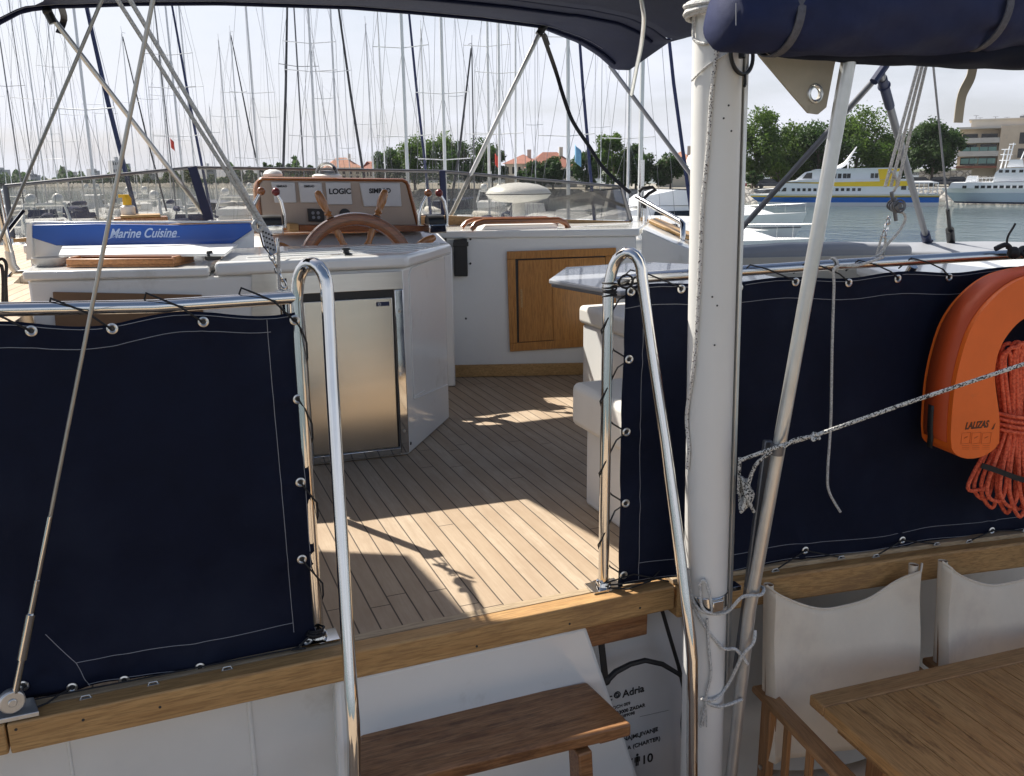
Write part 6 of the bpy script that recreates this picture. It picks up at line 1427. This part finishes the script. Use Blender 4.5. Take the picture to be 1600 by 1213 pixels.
b = MB(); b.prism([(fp(x, y)[0], -3.225, fp(x, y)[1]) for x, y in ((325, 480), (345, 484), (560, 482), (880, 478), (966, 478), (966, 501), (880, 504), (600, 503), (560, 490))], (0, -.03, 0))
b.build('yellow_stripe', m_fyel, t)
b = MB(); b.prism([(fp(x, y)[0], -2.735, fp(x, y)[1]) for x, y in ((800, 413), (915, 413), (912, 426), (884, 432), (892, 469), (812, 469))], (0, -.03, 0)); b.prism([(fp(x, y)[0], -3.235, fp(x, y)[1]) for x, y in ((812, 470.5), (892, 470.5), (900, 489), (818, 489))], (0, -.03, 0)); b.build('yellow_swath', m_fyel, t)
text('MALI PRINC NINO', (fp(708, 482)[0], -2.76, fp(0, 480)[1]), (1, 0, 0), (0, 0, 1), 0.36, m_fblue, t, 'lettering', depth=0.004, xs=0.84)
b = MB(); b.tube([(fp(600, 414)[0], 0, fp(0, 414)[1]), (fp(640, 385)[0], 0, fp(0, 385)[1]), (fp(690, 300)[0], 0, fp(0, 300)[1])], [0.35, 0.25, 0.06], 8); b.tube([(fp(655, 414)[0], 0, fp(0, 414)[1]), (fp(650, 370)[0], 0, fp(0, 370)[1])], 0.10, 8)
for x, y in ((672, 330), (665, 350), (655, 368)): b.box((fp(x+6, y)[0], 0, fp(x, y)[1]), (30*K, 0.8, 2.5*K))
b.build('radar_mast', m_fwhite, t)
b = MB()
for x in range(980, 1100, 22): b.tube([(fp(x, 544)[0], -3.2, fp(0, 544)[1]), (fp(x, 485)[0], -3.2, fp(0, 485)[1])], 0.05, 5)
b.tube([(fp(980, 485)[0], -3.2, fp(0, 485)[1]), (fp(1092, 487)[0], -3.2, fp(0, 487)[1])], 0.05, 5); b.tube([(fp(980, 520)[0], -3.2, fp(0, 520)[1]), (fp(1095, 520)[0], -3.2, fp(0, 520)[1])], 0.035, 5); b.span((fp(960, 0)[0], -3.1, fp(0, 484)[1]), (fp(1070, 0)[0], 3.1, fp(0, 481)[1]))
b.tube([(fp(200, 544)[0], -2.0, fp(0, 520)[1]), (fp(300, 544)[0], -3.2, fp(0, 512)[1])], 0.04, 5)
b.build('stern_rail', m_fwhite, t)
# white ferry at right
dW = 122.0; bW, rW = ferry_frame(1600, dW); K = dW/1400.0/3.478; xc = (1600-1140)*3.478
t = thing('ferry', 'white passenger boat with a row of dark windows cut by the right photo edge', 'ferry', (0, 0, 0)); t.location = bW; t.rotation_euler = (0, 0, rW)
HBm = 3.4
b = MB(); bowhull(b, 600, 592, HBm-.04, 1290, 2050, 1295); b.build('waterline_band', m_hull_b, t)
b = MB(); bowhull(b, 591.6, 545, HBm, 1245, 2050, 1288); b.build('lower_hull', m_fgrey, t)
b = MB(); bowhull(b, 544.6, 520, HBm+.03, 1222, 2050, 1240); b.build('bulwark', m_fwhite, t)
b = MB(); slab(b, [(1262, 519.6), (1275, 490), (2000, 484), (2000, 519.6)], 3.0); b.build('lower_cabin', m_fwhite, t)
b = MB(); slab(b, [(1340, 488), (1348, 456), (1395, 456), (1395, 487)], 2.0); slab(b, [(1470, 486), (1480, 440), (1500, 418), (1700, 412), (1700, 484)], 2.4); slab(b, [(1530, 411.6), (1540, 372), (1600, 372), (1610, 411)], 1.6); up_ = b.build('upper_cabin', m_fwhite, t)
b = MB()
for k in range(22):
    if k == 1: continue
    x = 1330+29.5*k; b.box((fp(x+11, 0)[0], -3.02, fp(0, 513)[1]), (20*K, 0.06, 15*K))
split_loose(b.build('saloon_window', m_dwin, t))
b = MB()
for x in (1505, 1535, 1565, 1600, 1640): b.box((fp(x, 0)[0], -2.42, fp(0, 432)[1]), (18*K, 0.06, 14*K))
split_loose(b.build('bridge_window', m_dwin, up_))
b = MB()
for x, y0, y1 in ((1500, 418, 318), (1520, 418, 300), (1538, 372, 285), (1592, 372, 330)): b.tube([(fp(x, 0)[0], 0, fp(0, y0)[1]), (fp(x+12, 0)[0], 0, fp(0, y1)[1])], 0.10, 6)
for y, x0, x1 in ((318, 1494, 1545), (345, 1492, 1550), (375, 1490, 1552), (292, 1528, 1560)): b.tube([(fp(x0, 0)[0], 0, fp(0, y)[1]), (fp(x1, 0)[0], 0, fp(0, y)[1])], 0.07, 6)
b.build('signal_mast', m_fwhite, t)
b = MB(); b.tube([(fp(1345, 0)[0], -2.6, fp(0, 468)[1]), (fp(1480, 0)[0], -2.6, fp(0, 466)[1])], 0.05, 5)
for x in range(1350, 1480, 18): b.tube([(fp(x, 0)[0], -2.6, fp(0, 488)[1]), (fp(x, 0)[0], -2.6, fp(0, 467)[1])], 0.035, 5)
b.build('deck_rail', m_fwhite, t)

# ---------------- trees
def leaf_mat(name, dk, lt):
    m, n, l, b = nt(name); b.inputs['Roughness'].default_value = 0.6; b.inputs['Specular IOR Level'].default_value = 0.25
    f = noise(n, l, 0.35, 4, 0.7); g = noise(n, l, 3.0, 2, 0.6)
    c = mixc(n, l, ramp(n, l, f, [(0.35, 0.0), (0.65, 1.0)]), dk, lt); c = mixc(n, l, ramp(n, l, g, [(0.35, 0.45), (0.6, 0.0)]), c, tuple(q*.6 for q in dk))
    l.new(c, b.inputs['Base Color'])
    tr = n.new('ShaderNodeBsdfTranslucent'); l.new(c, tr.inputs[0]); mx = n.new('ShaderNodeMixShader'); mx.inputs[0].default_value = 0.45
    l.new(b.outputs[0], mx.inputs[1]); l.new(tr.outputs[0], mx.inputs[2]); l.new(mx.outputs[0], n['Material Output'].inputs[0]); return m
m_leafA = leaf_mat('leaf_mid_green', (0.060, 0.115, 0.022), (0.145, 0.225, 0.045))
m_leafB = leaf_mat('leaf_dark_green', (0.030, 0.068, 0.020), (0.075, 0.130, 0.035))
m_leafC = leaf_mat('leaf_fresh_green', (0.12, 0.19, 0.03), (0.22, 0.30, 0.05))
m_bark = M('bark', (0.10, 0.075, 0.055), 0.9, var=0.3, scale=2)
def make_tree(name, label, px, d, ytop, ybot, wpx, mleaf, seed, group=None, n=9000, lumps=30, round_=False, leaf=0.50):
    base, rz = far(px, d); rt = random.Random(seed); gz = LAND
    zt = zat(ytop, d, px); zb = zat(ybot, d, px); wm = wpx*d/1400.0
    t = thing(name, label, 'tree', (base.x, base.y, gz), 0, group); WL[t.name] = V((base.x, base.y, gz))
    c0 = V((base.x, base.y, 0))
    b = MB(); tw = max(0.18, wm*0.06); tt = zb+(zt-zb)*0.45; lean = rt.uniform(-.4, .4)
    b.tube([c0+V((0, 0, gz-.2)), c0+V((lean*.3, 0, gz+(zb-gz)*.6)), c0+V((lean, 0, tt))], [tw*1.3, tw, tw*.4], 8)
    for k in range(6):
        a = rt.uniform(0, 6.28); h0 = gz+(tt-gz)*rt.uniform(.5, .95); s0_ = c0+V((lean*.5, 0, h0)); e_ = c0+V((math.cos(a)*wm*.65, math.sin(a)*wm*.65, h0+(zt-h0)*rt.uniform(.3, .7))); b.tube([s0_, s0_.lerp(e_, .5)+V((0, 0, .3)), e_], [tw*.45, tw*.3, tw*.1], 6)
    b.build('trunk', m_bark, t)
    cz_ = (zt+zb)/2; hh = (zt-zb)/2; cl = []
    for k in range(lumps):
        while True:
            x, y, z = rt.uniform(-1, 1), rt.uniform(-1, 1), rt.uniform(-1, 1); q = x*x+y*y+z*z
            if 0.12 < q < (0.92 if not round_ else 0.85): break
        if not round_:
            sw = 1.0 if z < 0.1 else 1-0.45*z
            x *= sw; y *= sw
        r = rt.uniform(.20, .36) if not round_ else rt.uniform(.24, .36)
        cl.append((V((x*wm*1.0, y*wm*1.0, z*hh*.86)), r*min(wm, hh)*1.32))
    verts = []; faces = []; cc = V((base.x, base.y, cz_))-WL[t.name]
    for k in range(n):
        c, r = rt.choice(cl); a = rt.uniform(0, 6.283); zz = rt.uniform(-1, 1); s_ = math.sqrt(1-zz*zz); rad = r*(rt.random()**0.33)*(1.0 if rt.random() < .9 else 1.35)
        p = c+cc+V((math.cos(a)*s_, math.sin(a)*s_, zz*.85))*rad
        u = V((rt.gauss(0, 1), rt.gauss(0, 1), rt.gauss(0, .7))).normalized(); v = u.orthogonal().normalized(); v = (v*math.cos(a)+u.cross(v)*math.sin(a))
        sz = leaf*rt.uniform(.6, 1.25)*.5; i0 = len(verts)
        verts += [p-u*sz, p+v*sz*.55, p+u*sz, p-v*sz*.55]; faces.append((i0, i0+1, i0+2, i0+3))
    me = bpy.data.meshes.new('crown'); me.from_pydata([tuple(q) for q in verts], [], faces)
    link('crown', me, mleaf, t, flat=True)
    return t
make_tree('leafy_tree', 'tall bright leafy tree directly right of the white mast', 1187, 146, 158, 296, 46, m_leafA, 1, n=12000, lumps=34)
make_tree('leafy_tree', 'lower leafy tree between the mast and the aluminium pole', 1238, 150, 194, 288, 40, m_leafA, 2)
make_tree('leafy_tree', 'dense leafy tree behind the top of the aluminium pole', 1283, 148, 162, 288, 50, m_leafB, 3, n=12000, lumps=34)
make_tree('leafy_tree', 'broad leafy tree above the yellow ferry', 1342, 150, 168, 290, 56, m_leafA, 4, n=13000, lumps=38)
make_tree('leafy_tree', 'dark leafy tree at the stern end of the yellow ferry', 1398, 153, 212, 290, 40, m_leafB, 5)
make_tree('round_tree', 'round clipped dark tree with short trunk left of the apartment block', 1460, 143, 181, 280, 35, m_leafB, 6, n=14000, lumps=34, round_=True)
make_tree('bush', 'small yellow green bush under the trees beside the ferry mast', 1222, 142, 252, 284, 16, m_leafC, 7, n=1500, lumps=10)
make_tree('bush', 'small yellow green bush right of the white mast', 1180, 141, 268, 288, 14, m_leafB, 17, n=1200, lumps=8)
for k, (px, d, yt_, yb, w_, ml, lab) in enumerate((
    (612, 172, 236, 282, 24, m_leafB, 'dark tree at the left end of the tall green tree group'),
    (652, 170, 220, 284, 28, m_leafA, 'leafy tree behind the thick white mast over the windscreen'),
    (695, 168, 210, 284, 32, m_leafA, 'tallest tree of the group above the right corner of the windscreen'),
    (735, 165, 216, 284, 34, m_leafB, 'dark broad tree behind the steel strut'),
    (772, 163, 236, 284, 24, m_leafB, 'low dark tree beside the red flag'),
    (838, 155, 250, 286, 22, m_leafB, 'low dark tree in front of the red roofed house, left one'),
    (868, 154, 252, 286, 18, m_leafB, 'low dark tree in front of the red roofed house, right one'),
    (920, 152, 240, 286, 22, m_leafB, 'dark tree beside the pale blue flag'),
    (962, 150, 198, 284, 27, m_leafA, 'tall sunlit tree behind the navy furled headsail'),
    (998, 149, 232, 286, 28, m_leafB, 'dark tree behind the thickest pale mast'),
    (1052, 147, 246, 288, 22, m_leafB, 'low dark tree in front of the orange roofed house'))):
    make_tree('leafy_tree', lab, px, d, yt_-6, yb+6, w_*1.15, ml, 30+k, n=6500, lumps=22)
tf = None
for k, px in enumerate((415, 428, 441, 455, 470, 486, 508, 545, 578)):
    make_tree('far_tree', 'small far tree in the dark row on the shore left of the compass dome', px, 250+k*3, 252+(k*5) % 7, 275, 9, m_leafB, 60+k, group='far trees on the shore', n=700, lumps=8, leaf=0.8)
# far wooded shore that reads as one mass
rf_ = random.Random(21); vs_ = []; fs_ = []
for k in range(16000):
    px = rf_.uniform(-120, 520); d = 480-0.25*px+rf_.uniform(0, 26) if px < 300 else 405-(px-300)*0.75+rf_.uniform(0, 22)
    env = 3.2+2.6*math.sin(px*0.071)+1.7*math.sin(px*0.19+1)+1.2*math.sin(px*0.43+2); h = max(0.8, env)*rf_.random()**0.7
    p = far(px, d)[0]; p = V((p.x, p.y, LAND+h)); u = V((rf_.gauss(0, 1), rf_.gauss(0, 1), rf_.gauss(0, .7))).normalized(); v = u.orthogonal().normalized(); sz = rf_.uniform(.5, 1.1); i0 = len(vs_)
    vs_ += [p-u*sz, p+v*sz*.6, p+u*sz, p-v*sz*.6]; fs_.append((i0, i0+1, i0+2, i0+3))
me_ = bpy.data.meshes.new('far_wood'); me_.from_pydata([tuple(q) for q in vs_], [], fs_); struct(link('far_wood', me_, m_leafB, flat=True), 'stuff')
# ---------------- houses and apartment block
m_plaster = M('house_plaster', (0.62, 0.58, 0.50), 0.9, var=0.1, scale=0.4); m_rtile = M('red_roof_tile', (0.27, 0.105, 0.070), 0.85, var=0.2, scale=1.2); m_otile = M('orange_roof_tile', (0.36, 0.17, 0.105), 0.85, var=0.2, scale=1.2)
m_conc = M('apartment_render', (0.58, 0.48, 0.37), 0.9, var=0.15, scale=0.25, dirt=((0.28, 0.26, 0.23), 0.4, 0.55)); m_conc2 = M('pale_slab', (0.52, 0.50, 0.46), 0.9, var=0.1, scale=0.4); m_greenglass = M('green_balcony_glass', (0.12, 0.24, 0.21), 0.15, var=0.2, scale=0.5); m_city = M('hazed_concrete', (0.50, 0.50, 0.50), 0.9, var=0.12, scale=0.1)  # tower concrete: paleness of distance haze put into its base colour
def house(label, px, d, w_, yr, ye, yb, mr, dep=8.0, rz=0.0, hip=True, nwin=5):
    base, r0 = far(px, d); t = thing('house', label, 'house', (0, 0, 0)); t.location = (base.x, base.y, LAND); t.rotation_euler = (0, 0, r0+rz)
    W_ = w_*d/1400.0; ze = zat(ye, d, px)-LAND; zr = zat(yr, d, px)-LAND
    b = MB(); b.span((-W_/2, 0, -0.2), (W_/2, dep, ze)); b.build('wall', m_plaster, t)
    b = MB(); o = .45; rx = W_/2-dep*.35 if hip else W_/2+o
    v = [b.bm.verts.new(q) for q in ((-W_/2-o, -o, ze), (W_/2+o, -o, ze), (W_/2+o, dep+o, ze), (-W_/2-o, dep+o, ze), (-rx, dep/2, zr), (rx, dep/2, zr))]
    for f in ((0, 1, 5, 4), (1, 2, 5), (2, 3, 4, 5), (3, 0, 4), (3, 2, 1, 0)): b.bm.faces.new([v[i] for i in f])
    rf = b.build('roof', mr, t, flat=True)
    b = MB(); b.span((W_*.18, dep*.35, ze), (W_*.18+.7, dep*.35+.6, zr+0.9)); b.build('chimney', m_plaster, rf)
    for k in range(nwin):
        b = MB(); x = -W_/2+W_*(k+.5)/nwin
        for z in ([ze*.72] if ze < 4.5 else [ze*.78, ze*.38]): b.box((x, -.02, z), (min(1.0, W_/nwin*.4), .08, 1.3))
        b.build('window', m_dwin, t)
    return t
house('long white house with red tiled roof behind the thick white mast', 868, 172, 74, 237, 262, 285, m_rtile, 9, 0.15)
house('house with red tiled roof left of the long white house', 815, 178, 46, 241, 256, 285, m_rtile, 8, -0.2)
house('house with orange tiled roof behind the right canopy strut', 1062, 160, 62, 236, 258, 288, m_otile, 10, -0.1)
house('low house with orange roof above the compass dome', 541, 235, 52, 246, 262, 278, m_otile, 9, 0.1)
house('small house with red roof left of the tall green tree group', 583, 225, 24, 252, 264, 280, m_rtile, 8, 0.0)
house('plain low stone house in the shade under the ferry side trees', 1255, 168, 90, 262, 272, 296, m_rtile, 8, 0.0)
dA = 160.0; bA, rA = far(1545, dA); K = dA/1400.0/3.478; xc = (1545-1140)*3.478
t = thing('apartment_block', 'grey apartment block with green glazed balconies at the right photo edge', 'apartment block', (0, 0, 0)); t.location = (bA.x, bA.y, LAND); t.rotation_euler = (0, 0, rA)
zA = lambda y: zat(150+y/3.478, dA, 1545)-LAND
xA = lambda x: (x-xc)*K
b = MB(); b.span((xA(1262), 0.6, -.3), (xA(1456), 14, zA(172))); b.span((xA(1456), -1.4, -.3), (xA(2000), 14, zA(166))); b.build('wall', m_conc, t)
b = MB(); b.span((xA(1312), 1.6, zA(172)), (xA(1995), 12, zA(128))); b.span((xA(1300), 1.2, zA(128)), (xA(2000), 12.5, zA(122))); b.build('penthouse', m_conc2, t)
b = MB()
for y in (172, 250, 322, 385): b.span((xA(1250), -1.4, zA(y+6)), (xA(1455.5), 0.62, zA(y)))
for y in (250, 322, 172): b.span((xA(1250), -1.4, zA(y)), (xA(1455.5), -1.25, zA(y-(22 if y > 200 else 4))))
split_loose(b.build('balcony_slab', m_conc2, t))
b = MB()
for y0, y1 in ((205, 240), (262, 312), (334, 376)):
    for x0, x1 in ((1278, 1350), (1368, 1445)): b.span((xA(x0), 0.52, zA(y1)), (xA(x1), 0.59, zA(y0)))
for y0, y1 in ((205, 265), (290, 340)): b.span((xA(1545), -1.47, zA(y1)), (xA(1610), -1.41, zA(y0)))
split_loose(b.build('window', m_dwin, t))
b = MB()
for y0, y1 in ((278, 312), (340, 368)):
    for k in range(4): b.span((xA(1282+42*k), -1.30, zA(y1)), (xA(1320+42*k), -1.24, zA(y0)))
split_loose(b.build('balcony_glazing', m_greenglass, t))
b = MB(); b.span((xA(1262), -1.9, zA(392)), (xA(1455), -1.41, zA(380))); b.build('awning', m_rtile, t)
b = MB()
for x, y in ((1330, 95), (1350, 108), (1560, 100), (1480, 110), (1425, 105)): b.tube([(xA(x), 6, zA(124)), (xA(x), 6, zA(y))], 0.05, 5); b.box((xA(x), 6, zA(y)), (0.9, 0.04, 0.05))
b.span((xA(1540), 5, zA(122)), (xA(1590), 7, zA(106))); b.build('roof_aerial', m_mastdk, t)
b = MB(); q0, r0 = far(1490, 158)
t = thing('garden_wall', 'pale rubble stone wall on the quay below the apartment block', 'wall', (0, 0, 0)); t.location = (q0.x, q0.y, LAND); t.rotation_euler = (0, 0, r0)
b = MB(); b.span((-5, 0, -.2), (3.2, 0.8, 2.4)); b.span((3.2, -.6, -.2), (9, 0.4, 1.4)); b.build('masonry', m_riprap, t)
for k, (px, d, w_, yt_) in enumerate(((196, 520, 27, 251), (112, 540, 26, 266), (154, 560, 14, 264), (10, 520, 22, 262), (60, 560, 16, 272), (240, 540, 18, 270), (335, 450, 16, 262))):
    base, r0 = far(px, d); h = zat(yt_, d, px)-LAND; W_ = w_*d/1400
    t = thing('tower_block', ('tall pale tower block on the far left shore above the yellow cap', 'pale twin tower block on the far shore left of the thick mast', 'slim pale tower block beside the navy furled headsail', 'pale tower block at the far left photo edge', 'low pale tower block between the leftmost masts', 'low pale tower block right of the tall one', 'small pale tower block near the windscreen corner')[k], 'tower block', (0, 0, 0)); t.location = (base.x, base.y, LAND); t.rotation_euler = (0, 0, r0+.2)
    b = MB(); b.span((-W_/2, 0, 0), (W_*.1, 12, h)); b.span((W_*.101, 2, 0), (W_/2, 14, h*.86)); b.span((-W_*.3, 3, h), (-W_*.1, 6, h+2)); b.build('wall', m_city, t)
    b = MB(); nf = max(2, int(h/3.2))
    for f in range(nf):
        for c in range(5): b.box((-W_/2+W_*.6*(c+.5)/5, -.02, (f+.55)*h/nf), (W_*.06, .1, h/nf*.4))
    b.build('window', m_dwin, t)
# parked cars along the quay
def car(label, px, d, m, first=[None]):
    base, r0 = far(px, d); t = thing('parked_car', label, 'car', (0, 0, 0), 0, 'cars parked on the quay'); t.location = (base.x, base.y, LAND); t.rotation_euler = (0, 0, r0)
    b = MB(); b.prism([(-2.1, -.85, .35), (2.1, -.85, .35), (2.1, -.85, .8), (1.2, -.85, .95), (-2.1, -.85, .95)], (0, 1.7, 0)); b.build('body', m, t, bevel=0.08)
    b = MB(); b.prism([(-1.9, -.75, .951), (1.1, -.75, .951), (0.4, -.7, 1.48), (-1.4, -.7, 1.48)], (0, 1.45, 0)); b.build('cabin', m_dwin, t, bevel=0.05)
    for x in (-1.3, 1.3):
        for y in (-.8, .8): b = MB(); b.lathe([(.32, -.1), (.32, .1)], (x, y, .32), (0, 1, 0), 16); b.build('wheel', m_black, t)
m_carr = M('red_paint', (0.35, 0.03, 0.03), 0.3, coat=.5); m_carg = M('silver_paint', (0.40, 0.41, 0.43), 0.3, .4); m_card = M('dark_paint', (0.03, 0.035, 0.05), 0.3, coat=.5)
for k, (px, m, l_) in enumerate(((1208, m_card, 'dark car parked on the quay nearest the mast'), (1262, m_carg, 'silver car parked on the quay beside the aluminium pole'), (1447, m_carg, 'silver car parked below the round clipped tree'), (1478, m_card, 'dark car parked left of the apartment block'), (1506, m_card, 'dark car parked in front of the green balconies'), (1150, m_carr, 'red car parked on the quay behind the mast'))): car(l_, px, 141+k*.4, m)

# ---------------- harbour air
m_haze = bpy.data.materials.new('harbour_air'); m_haze.use_nodes = True; hn_ = m_haze.node_tree.nodes; hn_.remove(hn_['Principled BSDF'])
pv = hn_.new('ShaderNodeVolumePrincipled'); pv.inputs['Color'].default_value = (0.86, 0.90, 0.96, 1); pv.inputs['Density'].default_value = 0.0001; m_haze.node_tree.links.new(pv.outputs[0], hn_['Material Output'].inputs['Volume'])
b = MB(); b.span((-2700, -2700, WATER-1.5), (2700, 2700, 42)); struct(b.build('haze', m_haze, flat=True), 'stuff')
